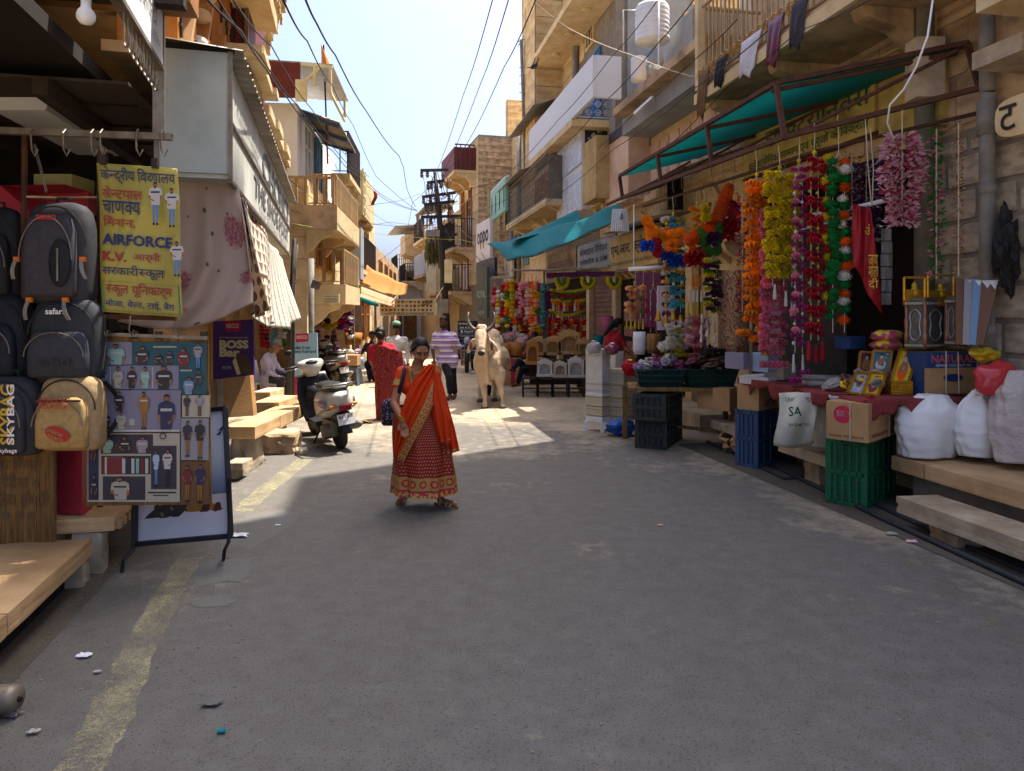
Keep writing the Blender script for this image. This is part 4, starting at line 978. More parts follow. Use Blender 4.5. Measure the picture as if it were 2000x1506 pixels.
for k in range(8):u=L.uD(4.66)+k*.09;mb=MB();fbox(mb,L,u,u+.045,.1,.125,.285,.335);mb.build('fluting',SLAB,st)
def gstep(name,lab,x0,x1,ytop_back,ytop_front,D,th,m=SLAB,cat='step',b=.04,rot=0.0,deep=None):
 """slab whose front edge spans x0..x1 at depth D with its top at pixel row ytop_front"""
 z=H+(HY-ytop_front)/F*D;a,c=P(x0,0,D).x,P(x1,0,D).x
 Db=deep or max(D+.25,(H-z)*F/max(ytop_back-HY,8)-0)
 t=thing(name,lab,cat,V((a+c)/2,D,0));o=link('slab'if cat=='step'else 'stone',real(m,.008 if cat=='step'else.09,1 if cat=='step'else 2,(c-a,Db-D,th)),t)
 Mx=Matrix.Translation(V((a+c)/2,(D+Db)/2,z-th/2))@Matrix.Rotation(rot,4,'Z');o.matrix_local=winv(t)@Mx
 return t,z,o
for lab,x0,x1,yb,yf,D,th,m in(('sandstone step slab below the brown stone panel',440,498,812,834,7.55,.13,SLAB),('second sandstone step slab, behind the rough boulder block',492,548,792,812,9.0,.16,SLAB),('upper sandstone step slab near the sitting old man',494,545,772,786,9.9,.12,SLAB),('small low step slab by the sandal signboard',440,474,894,905,7.2,.07,SLAB_DUST),('narrow step block beside the purple ice cream poster',493,528,757,766,10.6,.2,STONE2)):
 t,z,o=gstep('stone_step',lab,x0,x1,yb,yf,D,th,m)
 if z-th>.05:sx=P(x1,0,D).x-P(x0,0,D).x-.12;link('support_stone',real(STONE_GREY,.06,1,(sx,.5,z-th-.004)),t).matrix_local=winv(t)@Matrix.Translation(V(o.matrix_local.translation.x+t.location.x-.03,D+.3,(z-th)/2))
t,z,o=gstep('boulder_block','rough hewn sandstone block lying on the road edge before the scooter',495,570,835,848,8.55,.27,STONE_OLD,'stone',.14,.12)
t,z,o=gstep('rubble_stone','small flat grey stone beside the rough hewn block',573,594,876,880,8.5,.07,STONE_GREY,'stone',.2,.3)
ph=thing('step_platform','dusty stone platform edge behind the steps on the shaded side of the shoe shop','platform',L.at(L.uD(9),-.6,0))
part('platform_body',L,L.uD(5.6),L.uD(13),-2.4,-.32,0.006,.3,STONE_OLD,ph)
courses(L,L.uD(5.6),L.uD(13),.31,.42,-.36,ph,SLAB,.11,.9,12)
pn=thing('standing_stone','tilted brown stone panel standing on edge under the purple poster','stone panel',P(452,815,7.2))
a,b,c,d=P(410,742,7.2),P(488,733,7.3),P(495,812,7.2),P(412,818,7.1)
mb=MB();mb.prism([d,c,b,a],V(0.02,.05,0));mb.build('panel',mat('brown_stone_panel','A37A48','87602F',2.5,.6,.15,30,dirt='6A5236',dscale=4,damt=.6),pn)
mb=MB();mb.prism([P(425,816,7.09),P(437,815,7.09),P(435,741,7.19),P(423,742,7.19)],V(0,.006,0));mb.build('stain_band',STONE_GREY,pn)
# ------------------------------------------------------------------ LEFT: sign boxes
SG=Frame(-.745,-.246,-1)
ua,ub=SG.uD(5.0),SG.uD(11.6)
sg=thing('shoe_shop_sign','long grey white boxed signboard of the shoe shop with faded black lettering','sign',SG.at(ua,0,2.6))
BOARD=mat('grey_white_board','C9C9C0','B2B3AB',2,.6,.1,20,rand=.02,dirt='857F70',dscale=1.8,damt=.4,stretch=(1,1,.35))
GREYP=mat('grey_tin_panel','A9B0AC','959C98',2,.5,.1,20,rand=.02,dirt='7C7F78',dscale=2.5,damt=.35)
part('board',SG,ua,ub,-.43,0,2.63,3.45,BOARD,sg)
part('end_panel',SG,ua-.03,ua-.002,-.47,.01,2.66,3.5,GREYP,sg)
for n_ in(-.47,.0):part('corner_strip',SG,ua-.045,ua-.031,n_,n_+.03,2.62,3.52,STEEL,sg)
mb=MB();fbox(mb,SG,ua,ub,.002,.02,3.03,3.045);fbox(mb,SG,ua-.02,ub,-.01,.022,2.6,2.628);mb.build('board_seam',STEEL,sg)
corrugated(SG,ua-.08,ub+.1,-.55,.1,3.56,3.5,sg,pitch=.16,amp=.02);part('top_trim',SG,ua-.05,ua-.0,-.5,.04,3.505,3.53,BLACK,sg)
GREYT=mat('faded_lettering','4E4F50','6A6A68',9,.7,0,rand=0);GREYT2=mat('faint_lettering','8A8A84','7A7A76',9,.7,0,rand=0)
sign_face(sg,SG,ua,ub,2.63,3.45,.004,[('CHONCI',GREYT,.34,.92,.5,.92,.03),('THE SHOE POINT',GREYT,.23,.93,.16,.42,.03),('Fashion Footwear',GREYT2,.06,.3,.66,.76,0),('Near Bus Stand  Main Road',GREYT2,.3,.9,.06,.15,0)])
TS=Frame(-.912,-.289,-1)
ts=thing('bag_shop_sign','white hanging signboard with faded Hindi lettering above the hooks','sign',TS.at(TS.uD(4),0,3.3))
part('board',TS,TS.uD(2.4),TS.uD(4.6),-.05,0,3.28,4.0,WHITE,ts);part('board_frame',TS,TS.uD(2.4),TS.uD(4.62),-.055,.006,3.25,3.278,STEEL,ts);part('board_frame',TS,TS.uD(4.602),TS.uD(4.63),-.06,.01,2.82,4.0,STEEL,ts)
sign_face(ts,TS,TS.uD(2.4),TS.uD(4.6),3.28,4.0,.004,[('बैग अटैची पेटी',GREYT,.55,.9,.22,.46,.01),('मोिमन',GREYT2,.84,.95,.08,.18,0)])
mb=MB()
for k in range(9):
 p=TS.at(TS.uD(3.7)+k*.095,-.02,3.25);mb.tube([p,p-V(0,0,.16),p+V(.02,-.02,-.19),p+V(.045,-.03,-.18),p+V(.05,-.03,-.13)],.006,5)
tag(mb.build('wire_hooks',STEEL,ts),kind='stuff')
lb=thing('light_bulb','white bulb hanging from the shop ceiling edge','lamp',P(168,30,3.4));c=P(168,30,3.4)
mb=MB();mb.lathe([(0,-.045),(.025,-.04),(.04,-.02),(.042,0),(.035,.02),(.022,.035),(.022,.06)],c,16);mb.build('globe',WHITEPL,lb,True);mb=MB();mb.lathe([(.023,.06),(.02,.12),(.006,.13),(.004,.5)],c,12);mb.build('holder',WHITEPL,lb,True)
part('wood_fascia',L,L.uD(4.3),L.uD(4.55),-2.2,.62,3.62,4.4,WOOD,hl);part('fascia_edge',L,L.uD(4.2),L.uD(4.298),-2.2,.6,3.56,3.66,WOOD_DARK,hl)
wb=thing('ceiling_duct','white painted box duct running under the dark plank ceiling of the bag shop','duct',P(150,200,6))
mb=MB();a,b=P(55,170,5.0),P(225,285,7.2);mb.prism([a+V(-.25,0,-.16),a+V(.12,0,-.16),a+V(.2,0,.02),a+V(.2,0,.14),a+V(-.25,0,.14)],b-a);mb.build('duct',WHITEWASH,wb)
rs=thing('display_case','red display case on a shelf inside the bag shop','case',P(100,420,5.3))
mb=MB();mb.prism([P(0,362,5.2),P(125,360,5.2),P(205,412,6.2),P(205,455,6.2),P(125,470,5.2),P(0,480,5.2)],V(0,.3,0));mb.build('case',mat('red_paint','A82A38','8E1F2E',3,.5,.05,30,rand=.03),rs)
yb=thing('shelf_carton','small yellow and white carton on the red case','carton',P(110,355,5.4));mb=MB();mb.prism([P(66,372,5.5),P(140,372,5.5),P(140,340,5.5),P(66,340,5.5)],V(0,.3,0));mb.build('carton',mat('yellow_card','BFB87A','A8A060',4,.8,0),yb)
kb=thing('hidden_shelf','dark wooden shelf rack of stock behind the hanging bags','rack',P(80,600,5.6));mb=MB()
for y in(500,640,780):mb.box(P(60,y,5.7),(1.3,.5,.04))
for x in(-90,210):mb.bar(P(x,300,5.6),P(x,980,5.6),.06)
mb.build('rack',WOOD_DARK,kb);q=random.Random(9)
for y in(500,640,780):
 mb=MB()
 for k in range(5):mb.box(P(-40+k*52,y,5.65)+V(0,0,.14),(.17,.3,q.uniform(.16,.25)))
 mb.build('stock',mat('stock%d'%y,('4A3B33','3B3B46','5A4A3A')[(y-500)//140],'2A2522',4,.8,0),kb)
rk=thing('hanging_rack','rusty square bar with hooks and post carrying the bags and school poster','rack',P(170,262,4.5))
mb=MB();mb.bar(P(-40,254,4.5),P(336,268,4.5),.04);mb.build('bar',STEEL,rk);mb=MB();mb.tube([P(48,256,4.55),P(48,300,4.55),P(47,420,4.55),P(47,1058,4.55)],.018,8);mb.build('post',RUST,rk)
mb=MB();mb.bar(P(196,290,4.6),P(196,990,4.6),.03);mb.bar(P(345,622,4.5),P(170,617,4.5),.03);mb.build('upright',RUST,rk)
mb=MB();mb.tube([P(50,384,4.55),P(120,386,4.6),P(200,385,4.6)],.008,5);mb.build('rope',STONE,rk)
mb=MB()
for x in(66,128,182,200,270,318):
 p=P(x,262,4.48);mb.tube([p+V(0,0,.03),p+V(0,-.03,.0),p-V(0,.02,.1),p+V(.02,-.02,-.14),p+V(.04,-.02,-.1)],.006,5)
for x in(205,255,345):p=P(x,626,4.48);mb.tube([p+V(0,0,.03),p-V(0,.02,.06),p+V(.02,-.02,-.1),p+V(.03,-.02,-.06)],.005,5)
tag(mb.build('wire_hooks',STEEL,rk),kind='stuff')
mb=MB()
for k in range(18):p=P(68+k*1.3,285+k*5.2,4.46);mb.tube([p+V(0,0,.012),p+V(.008,0,0),p-V(0,0,.012),p+V(-.008,0,0),p+V(0,0,.012)],.003,4)
mb.build('chain',STEEL,rk)
# ------------------------------------------------------------------ backpacks
def superring(c,a,b,z,n=28,e=3.0):
 out=[]
 for k in range(n):
  t=2*pi*k/n;x=abs(cos(t))**(2/e)*(1 if cos(t)>0 else-1);y=abs(sin(t))**(2/e)*(1 if sin(t)>0 else-1)
  out.append(c+V(x*a,y*b,z))
 return out
def backpack(lab,x0,x1,y0,y1,D,m,mp=None,pocket=(.15,.85,.05,.62),texts=(),zips=True,tabs=None,tilt=0):
 t=thing('backpack',lab,'backpack',P((x0+x1)/2,y1,D),0,'bags hanging at the shop front');c=P((x0+x1)/2,y1,D);w_=(x1-x0)/F*D;h=(y1-y0)/F*D;dp=min(.2,w_*.5)
 mb=MB();prof=[(.0,.86,.75),(.03,.95,.93),(.12,1,1),(.5,1,1),(.75,.97,.93),(.9,.86,.8),(.97,.68,.6),(1,.42,.35)]
 q=random.Random(int(x0*7+y0));
 mb.loft([superring(c+V(0,dp*.5,0),w_/2*a*q.uniform(.985,1.01),dp/2*b,h*z)for z,a,b in prof]);mb.build('body',m,t,True)
 a,b,d,e=pocket;pr=MB();hh=h*(e-d);wp=w_*(b-a)/2;cx=c+V(w_*((a+b)/2-.5),0,h*d)
 pr.loft([superring(cx+V(0,.005,0),wp*k,.05*j,hh*z,e=4)for z,k,j in((0,.92,.6),(.06,1,1),(.5,1,1.1),(.8,.95,.9),(.95,.8,.7),(1,.6,.3))]);pk_=pr.build('pocket',mp or m,t,True)
 if zips:
  mb=MB();mb.tube([cx+V(wp*1.0*cos(pi*k/14)*(1 if 1 else 0),-.055*.9,hh*(.45+.52*sin(pi*k/14)))for k in range(15)],.004,5);mb.build('zip',STEEL,pk_)
  mb=MB();mb.tube([c+V(w_*.47*cos(pi*k/16),-.0+.02,h*(.55+.40*sin(pi*k/16)))for k in range(17)],.005,5);mb.build('zip',MATS['black_lettering'],t)
 mb=MB();tp=c+V(0,dp*.55,h*.97);mb.tube([tp+V(-.04,0,0),tp+V(-.03,0,.05),tp+V(.03,0,.05),tp+V(.04,0,0)],.009,6);mb.build('handle',MATS['black_lettering'],t,True)
 for s_,mt,fx,fz,fw,fh,on in texts:
  mb=MB();put_text(mb,s_,c+V(w_*(fx-.5),-.062 if on else-.012,h*fz),X1,Z1,w_*fw,h*fh,.02);mb.build('lettering',mt,t)
 for fx,fz in(tabs or()):
  p=c+V(w_*(fx-.5),-.01,h*fz);mb=MB();mb.box(p,(.035,.02,.03));mb.build('buckle',mat('orange_buckle','E07A1E','C8660F',5,.5,0),t)
  mb=MB();mb.grid(lambda a,b:p+V(-.012+.024*a+.03*b*(1 if fx>.5 else-.3),-.015-.02*sin(b*3),-.01-.11*b),1,5,th=.003);mb.build('strap_tail',PIPE,t)
 mb=MB()
 for s_ in(-1,1):mb.grid(lambda a,b:c+V(s_*w_*(.3+.2*sin(pi*b))+.03*a,dp+.01+.06*sin(pi*b),h*(.9-.8*b)),2,8,th=.008)
 mb.build('shoulder_straps',MATS['black_lettering'],t)
 return t,c,w_,h
FAB=lambda n,a,b:mat(n,a,b,30,.75,.35,260,rand=.04,bdist=.003)
t,c,w_,h=backpack('dark grey backpack with orange buckles, topmost of the hanging bags',33,168,392,590,4.38,FAB('grey_nylon','38373B','2D2C30'),FAB('grey_nylon_light','424046','353338'),(.1,.86,.05,.86),[('SAKCO',mat('orange_lettering','D6452A','C03A20',5,.6,0),.38,.80,.28,.05,1)],tabs=((.02,.42),(.97,.42),(.2,.02),(.72,.02)))
mb=MB();mb.ell(c+V(w_*.2,-.055,h*.38),(w_*.16,.02,h*.24),14,8);mb.build('side_pocket',FAB('black_nylon','242427','1B1B1E'),t,True)
mb=MB();mb.tube([c+V(w_*.2,-.078,h*(.2+.32*k/6))for k in range(7)],.006,5);mb.build('zip',STEEL,t)
backpack('charcoal backpack marked safari, second from the top of the hanging bags',45,186,582,742,4.36,FAB('charcoal_nylon','34363A','2A2C30'),FAB('charcoal_nylon2','3A3C41','303237'),(.08,.9,.03,.60),[('safari',TEXTWHITE,.33,.80,.26,.075,0),('safari',MATS['charcoal_nylon'],.28,.18,.45,.10,1)])
backpack('beige backpack with red lettering, lowest of the hanging bags',62,186,735,882,4.3,FAB('beige_canvas','A58B63','8E754F'),FAB('beige_canvas2','B0935F','957A48'),(.08,.88,.04,.72),[('AMERICAN',mat('red_print','A8342C','982A24',5,.7,0),.2,.66,.5,.07,1),('TOURISTER',mat('red_print','',''),.23,.585,.44,.06,1)])
t=[o for o in COL.objects if o.name.startswith('backpack')and 'beige'in o.get('label','')][0];c=P(124,882,4.3)
mb=MB();R2=Matrix.Rotation(.35,3,'Y');pts=[c+V(.0,-.062,.115)+R2@V(.075*cos(2*pi*k/24),0,.042*sin(2*pi*k/24))for k in range(24)];mb.prism(pts,V(0,.003,0));mb.build('emblem',MATS['red_print'],t)
mb=MB();u_=R2@X1;v_=R2@Z1;put_text(mb,'AMERICAN',c+V(-.06,-.066,.13),u_,v_,.1,.022,.01);put_text(mb,'TOURISTER',c+V(-.052,-.066,.098),u_,v_,.1,.02,.01);mb.build('lettering',MATS['beige_canvas2'],t)
mb=MB();mb.box(c+V(0,-.058,.31),(.27,.008,.012));mb.build('zip',IRON,t)
backpack('plain black backpack cut by the picture edge, beside the dark grey one',-75,30,402,585,4.5,FAB('black_nylon','',''),None,(.1,.9,.05,.7))
backpack('black backpack with a short white stripe beside the safari bag',-95,43,572,745,4.45,FAB('blue_black_nylon','24272E','1B1E24'),None,(.1,.9,.05,.65),[('I',TEXTWHITE,.78,.12,.04,.12,0)])
t,c,w_,h=backpack('grey backpack with big yellow and white letters running up its front',-62,64,738,892,4.32,FAB('grey_nylon2','3E3F44','33343A'),None,(.1,.88,.05,.8),[('Skybags',TEXTWHITE,.55,.06,.32,.07,1)])
for k,(mm,a)in enumerate(((mat('gold_lettering','C9A62E','B08F22',5,.6,0),0),(TEXTWHITE,.012))):
 mb=MB();put_text(mb,'SKYBAG',c+V(w_*.32+a,-.07-.003*k,h*.18),Z1,-X1,h*.75,.075-.03*k,.02);mb.build('lettering',mm,t)
bk=thing('woven_panel','beige woven cloth panel hanging behind the school poster','cloth',P(180,560,4.7));mb=MB();mb.grid(lambda a,b:P(165+32*a,500+150*b,4.75+.02*sin(a*9)),4,6,th=.01)
def weave(t):
 c_=t.map(t.coord(),(60,60,60));ch=t.n('ShaderNodeTexChecker');ch.inputs['Scale'].default_value=.6;t.l(c_,ch.inputs[0]);t.set(t.mix(ch.outputs['Fac'],'A39468','6E6444'),.9)
mb.build('panel',pm('woven_beige',weave),bk)
# ------------------------------------------------------------------ posters and boards
SKINM=mat('print_skin','96694E','865A42',5,.6,0,rand=0);HAIRM=mat('print_hair','2A2422','221E1C',5,.6,0,rand=0)
PR={k:mat('print_'+k,a,a,5,.5,0,rand=0)for k,a in dict(white='B2B0AC',black='2E2D31',navy='2B3350',blue='6E8CA8',grey='8E8C90',olive='8E6A34',teal='3C6E78',mint='7FA79E',maroon='6E2C30',lilac='7C788A',tealbg='24505A',dark='38343E',tan='8E662E',cream='A8A190',brown='6A4A32',sky='9CB4CE',denim='5A7AA8').items()}
def figure(mb,o,w_,h,mats,seed=0,pose=0):
 """printed person in box w x h: mats = (skin, hair, shirt, trousers) indices"""
 q=random.Random(seed);sx=w_;y=-.003
 def el(cx,cz,rx,rz_,m,dy=0):mb.add([o+V(sx*cx+rx*sx*cos(2*pi*k/12),y-dy,h*cz+rz_*h*sin(2*pi*k/12))for k in range(12)],[tuple(range(12))],m)
 def po(pts,m,dy=0):mb.add([o+V(sx*a,y-dy,h*b)for a,b in pts],[tuple(range(len(pts)))],m)
 hd=.12 if pose else.2;top=1-hd;b0=.47 if pose else 0;s_=q.choice((-1,1));k=q.uniform(-.03,.03)
 if pose:po([(.36,.06),(.46,.06),(.49,.5),(.54,.06),(.64,.06),(.66,.5),(.34,.5)],mats[3]);po([(.34,.0),(.47,.0),(.47,.06),(.36,.06)],mats[1]);po([(.53,.0),(.67,.0),(.64,.06),(.54,.06)],mats[1])
 hh=1-b0;Y=lambda v:b0+v*hh
 po([(.44,top-.05*hh),(.56,top-.05*hh),(.55,top+.04),(.45,top+.04)],mats[0],.0004)
 po([(.27+k,Y(0)),(.73+k,Y(0)),(.76,Y(.45)),(.84,top-.1*hh),(.72,top-.02*hh),(.57,top),(.5,top-.05*hh),(.43,top),(.28,top-.02*hh),(.16,top-.1*hh),(.24,Y(.45))],mats[2],.0008)
 po([(.26,Y(.52)),(.74,Y(.52)),(.77,Y(.6)),(.23,Y(.6))],mats[4]if len(mats)>4 else mats[2],.0012)
 for sg in(-1,1):
  e=.5+sg*(.36+k);po([(.5+sg*.34,top-.1*hh),(.5+sg*.24,top-.05*hh),(.5+sg*.25,Y(.42)),(.5+sg*.37,Y(.42))],mats[2],.0014)
  w2=.5+sg*(.1 if sg==s_ else.3);po([(.5+sg*.26,Y(.42)),(.5+sg*.36,Y(.42)),(e,Y(.3)),(w2,Y(.14)),(w2-sg*.05,Y(.2)),(.5+sg*.25,Y(.28))],mats[0],.0018)
 r_=.1 if pose else.115;cx=.5+s_*.015
 el(cx,top+hd*.42,r_*1.08,hd*.62,mats[1],.002);el(cx+s_*.012,top+hd*.36,r_*.92,hd*.46,mats[0],.0024);po([(cx-r_*.9,top+hd*.55),(cx-r_*.6,top+hd*.72),(cx+r_*.7,top+hd*.66),(cx+r_,top+hd*.9),(cx,top+hd*1.08),(cx-r_,top+hd*.9)],mats[1],.0028);po([(cx-r_*.6,top+hd*.12),(cx+r_*.7,top+hd*.12),(cx+r_*.4,top-hd*.1),(cx-r_*.3,top-hd*.1)],mats[1],.0028)
 po([(cx-r_*.4,top+hd*.42),(cx-r_*.05,top+hd*.42),(cx-r_*.05,top+hd*.48),(cx-r_*.4,top+hd*.48)],mats[1],.0028);po([(cx+r_*.25,top+hd*.42),(cx+r_*.6,top+hd*.42),(cx+r_*.6,top+hd*.48),(cx+r_*.25,top+hd*.48)],mats[1],.0028)
def sheetquad(mb,p,x0,x1,y0,y1,D,m,dy=0):mb.add([P(x0,y1,D)-V(0,dy,0),P(x1,y1,D)-V(0,dy,0),P(x1,y0,D)-V(0,dy,0),P(x0,y0,D)-V(0,dy,0)],[(0,1,2,3)],m)
yp=thing('school_poster','yellow plastic school uniform poster with navy and maroon Hindi lettering','poster',P(275,470,4.42))
def ypf(a,b):x=189+157*a+13*b+2*sin(b*6);y=318+11*a+291*b;return P(x,y,4.42+.012*sin(a*7+b*5)+.008*sin(b*17))
def plas(t):
 co=t.coord();c_=t.mix(t.noise(4,4,.6,co),'C3B860','AEA24E');t.set(c_,.35,0,.4);t.bump(t.noise(9,4,.6,co),.4,.02);t.translucent(c_,.35)
mb=MB();mb.grid(ypf,14,22,th=.003);mb.build('sheet',pm('yellow_plastic',plas),yp,True)
def on(a,b,w_,h,s_,m,bold=.03,name='lettering'):
 vs,fs,tw,th=text(s_,bold);mb=MB()
 mb.add([ypf(a+w_*v.x/tw,b-h*v.y/th)-V(0,.015,0)for v in vs],fs);mb.build(name,m,yp)
for a,b,w_,h,s_,m in((.05,.135,.93,.115,'केन~द्रीय िवद~यालय',TEXTNAVY),(.05,.235,.5,.085,'सेन~टपाल',TEXTRED),(.05,.335,.47,.085,'चाणक~य',TEXTNAVY),(.05,.43,.4,.08,'िमशन,',TEXTRED),(.04,.545,.87,.075,'AIRFORCE',TEXTNAVY),(.04,.655,.3,.065,'K.V.',TEXTRED),(.42,.655,.34,.075,'आर्मी',TEXTRED),(.03,.765,.78,.09,'सरकारी स~कूल',TEXTNAVY),(.07,.89,.82,.1,'स~कूल यूिनफार्म',TEXTRED),(.05,.965,.86,.06,'मोजा, बेल~ट, टाई, बैग',TEXTNAVY)):on(a,b,w_,h,s_,m)
mb=MB()
for p,q_ in(((.02,.79),(.98,.79)),((.98,.79),(.98,.985)),((.98,.985),(.02,.985)),((.02,.985),(.02,.79))):mb.bar(ypf(*p)-V(0,.018,0),ypf(*q_)-V(0,.018,0),.007,.002)
mb.build('border',mat('green_border','2E6E46','2A6040',5,.6,0),yp)
pm_=[SKINM,HAIRM,PR['white'],PR['denim'],PR['navy']]
for x,y0,y1,s_ in((286,356,440,1),(318,368,444,2),(328,472,540,3)):mb=MB();figure(mb,P(x,y1,4.37),36/F*4.38,(y1-y0)/F*4.38,(0,1,2,3,4),s_,1);mb.build('printed_figure',pm_,yp)
for x in(205,308):mb=MB();mb.box(ypf((x-190)/160,.0)+V(0,-.01,.02),(.035,.03,.06));mb.build('clip',IRON,yp)
pbd=thing('poster_board','worn board covered with men in striped shirts posters, hanging above the sandals sign','poster board',P(290,980,4.5))
mb=MB();mb.prism([P(168,988,4.56),P(412,985,4.56),P(406,664,4.56),P(180,655,4.56)],V(0,.02,0));mb.build('board',WOOD_OLD,pbd)
def poster(x0,x1,y0,y1,bg,figs,dy=.004,extra=()):
 mb=MB();names=['print_skin','print_hair','print_'+bg];D=4.55
 sheetquad(mb,None,x0,x1,y0,y1,D,2,dy)
 for i,(fx0,fx1,fy0,fy1,shirt,trs,band,pose)in enumerate(figs):
  idx=[]
  for s_ in(shirt,trs,band):
   n_='print_'+s_
   if n_ not in names:names.append(n_)
   idx.append(names.index(n_))
  figure(mb,P(fx0,fy1,D)-V(0,dy+.004,0),(fx1-fx0)/F*D,(fy1-fy0)/F*D,(0,1,idx[0],idx[1],idx[2]),int(fx0+fy0),pose)
 for ei,(qx0,qx1,qy0,qy1,c_)in enumerate(extra):
  n_='print_'+c_
  if n_ not in names:names.append(n_)
  sheetquad(mb,None,qx0,qx1,qy0,qy1,D,names.index(n_),dy+.0006+.0002*ei)
 return mb.build('poster',[MATS[n_]for n_ in names],pbd)
poster(186,258,668,712,'lilac',[(205,252,672,712,'mint','black','white',0)])
poster(258,404,668,770,'tealbg',[(262,296,676,712,'dark','black','white',0),(300,322,690,712,'black','black','grey',0),(322,342,686,712,'dark','black','mint',0),(345,375,680,716,'maroon','black','white',0),(376,400,670,722,'grey','denim','black',1),(356,384,736,770,'blue','black','white',0),(378,400,724,752,'dark','black','grey',0)],.003,[(300,345,676,679,'cream'),(352,375,722,725,'cream')])
poster(178,350,714,760,'lilac',[(184,216,717,760,'blue','black','dark',0),(219,246,716,758,'cream','black','grey',0),(247,272,716,758,'black','black','white',0),(273,298,716,758,'mint','black','white',0),(300,344,714,760,'black','olive','white',0)],.006,[(216,217.5,716,758,'white'),(298.5,300,716,758,'white')])
poster(182,354,762,842,'lilac',[(188,218,770,804,'grey','black','white',0),(222,248,764,802,'black','black','white',0),(268,298,765,838,'olive','tan','white',1),(304,350,770,838,'navy','black','white',0),(198,222,804,838,'black','black','white',0),(226,252,803,838,'cream','black','grey',0)],.007,[(186,352,839,843,'white'),(254,264,818,830,'cream')])
poster(172,352,846,980,'cream',[(196,228,852,884,'mint','black','white',0),(231,261,852,884,'black','black','white',0),(264,296,852,884,'grey','black','white',0),(298,316,878,950,'sky','denim','white',1),(316,342,876,950,'white','black','maroon',1),(212,262,930,975,'cream','black','dark',0),(178,192,858,905,'dark','black','maroon',0),(178,194,925,972,'black','white','grey',0)],.006,[(198,300,848,886,'dark'),(199,295,890,926,'black'),(202,285,930,976,'dark'),(296,346,870,955,'dark'),(174,194,850,976,'navy'),(290,345,960,963,'black'),(300,330,966,968,'black')]+[(202+k*4,240+k*1.5,892+k*.2,925,('maroon','white','maroon')[k%3])for k in range(3)]+[(240+k*9,246+k*9,895,924,('white','navy','white','mint','maroon','white')[k])for k in range(6)])
poster(356,410,772,815,'cream',[(357,376,772,812,'dark','brown','dark',1),(380,402,770,812,'grey','brown','grey',1)],.003)
poster(354,408,817,898,'grey',[(355,380,822,892,'dark','tan','dark',1),(378,406,820,896,'black','tan','black',1)],.004)
poster(354,410,902,984,'brown',[(355,380,908,980,'maroon','tan','maroon',1),(378,406,906,982,'navy','tan','navy',1)],.005)
mb=MB();c=P(318,852,4.535);mb.tube([c+V(.02*cos(2*pi*k/6),0,.02*sin(2*pi*k/6))for k in range(7)],.003,4);mb.build('printed_emblem',TEXTBLK,pbd)
for x in(262,310,398):mb=MB();mb.box(P(x,655,4.53),(.035,.03,.05));mb.build('clip',IRON,pbd)
mb=MB();mb.bar(P(175,652,4.52),P(405,660,4.52),.02);mb.build('hanging_rod',STEEL,pbd)
sb=thing('sandal_sign','black framed sandals signboard standing on bent iron legs','signboard',G(340,1100))
D=4.85;a,b,c,d=P(266,1062,D-.05),P(452,1046,D-.05),P(440,797,D+.1),P(268,815,D+.1)
def grad(t):
 x,y,z=t.sep(t.coord());t.set(t.ramp(t.math('MULTIPLY_ADD',z,.9,-.05),[(.0,'2E4A6E'),(.35,'38567E'),(.6,'B8C2CE'),(1,'CBD3DC')]),.25,0,.4)
mb=MB();mb.prism([a,b,c,d],V(0,.02,0));mb.build('panel',pm('printed_blue_fade',grad),sb)
lo=lambda fx,fz:a+(b-a)*fx+((d+(c-d)*fx)-(a+(b-a)*fx))*fz+V(0,-.004,0)
mb=MB();mb.add([lo(.01,.02),lo(.99,.02),lo(.99,.33),lo(.01,.33)],[(0,1,2,3)]);mb.build('print_ground',mat('print_pale','B9B6BC','AAA7AE',3,.3,0),sb)
def sandal(fx,fz,r,m,name,rot):
 mb=MB();R_=Matrix.Rotation(rot,2)
 def q(x,z,dy):v=R_@Vector((x,z));return lo(fx,fz)+V(v.x,-dy,v.y)
 out=[(cos(2*pi*k/22)*r*(1 if cos(2*pi*k/22)<0 else 1.1),sin(2*pi*k/22)*r*.36*(1.0+.15*cos(2*pi*k/22)))for k in range(22)]
 mb.add([q(x,z-.012,.001)for x,z in out],[tuple(range(22))],1);mb.add([q(x,z,.002)for x,z in out],[tuple(range(22))],0)
 for x0 in(-.1,.35):mb.add([q(r*x0,-r*.4,.003),q(r*(x0+.32),-r*.38,.003),q(r*(x0+.3),r*.3,.003),q(r*(x0+.18),r*.5,.003),q(r*(x0+.02),r*.44,.003)],[(0,1,2,3,4)],1);mb.add([q(r*(x0+.1),-.01,.004),q(r*(x0+.22),-.01,.004),q(r*(x0+.22),.02,.004),q(r*(x0+.1),.02,.004)],[(0,1,2,3)],2)
 mb.build(name,m,sb)
sandal(.27,.2,.17,[mat('print_sole','3A3634','302C2A',5,.4,0),mat('print_black','1E1D20','18171A',5,.4,0),STEEL],'printed_sandal',.55)
sandal(.72,.22,.17,[mat('print_tan','6E3A2E','5E3026',5,.4,0),mat('print_redbrown','4E2620','42201A',5,.4,0),IRON],'printed_sandal',-.35)
mb=MB()
for p,q_ in((a,b),(b,c),(c,d),(d,a)):mb.bar(p-V(0,.006,0),q_-V(0,.006,0),.03,.03)
mb.build('frame',mat('black_frame','1C1C20','26262A',6,.5,.1),sb)
for p,g0_ in((a,G(238,1118)),(b,G(436,1096))):
 mb=MB();mb.tube([p+V(0,-.03,.4),p+V(0,-.035,.05),p+V(0,-.05,-.03),g0_+V(.01,0,.08),g0_],.012,6);mb.build('leg',MATS['black_frame'],sb)
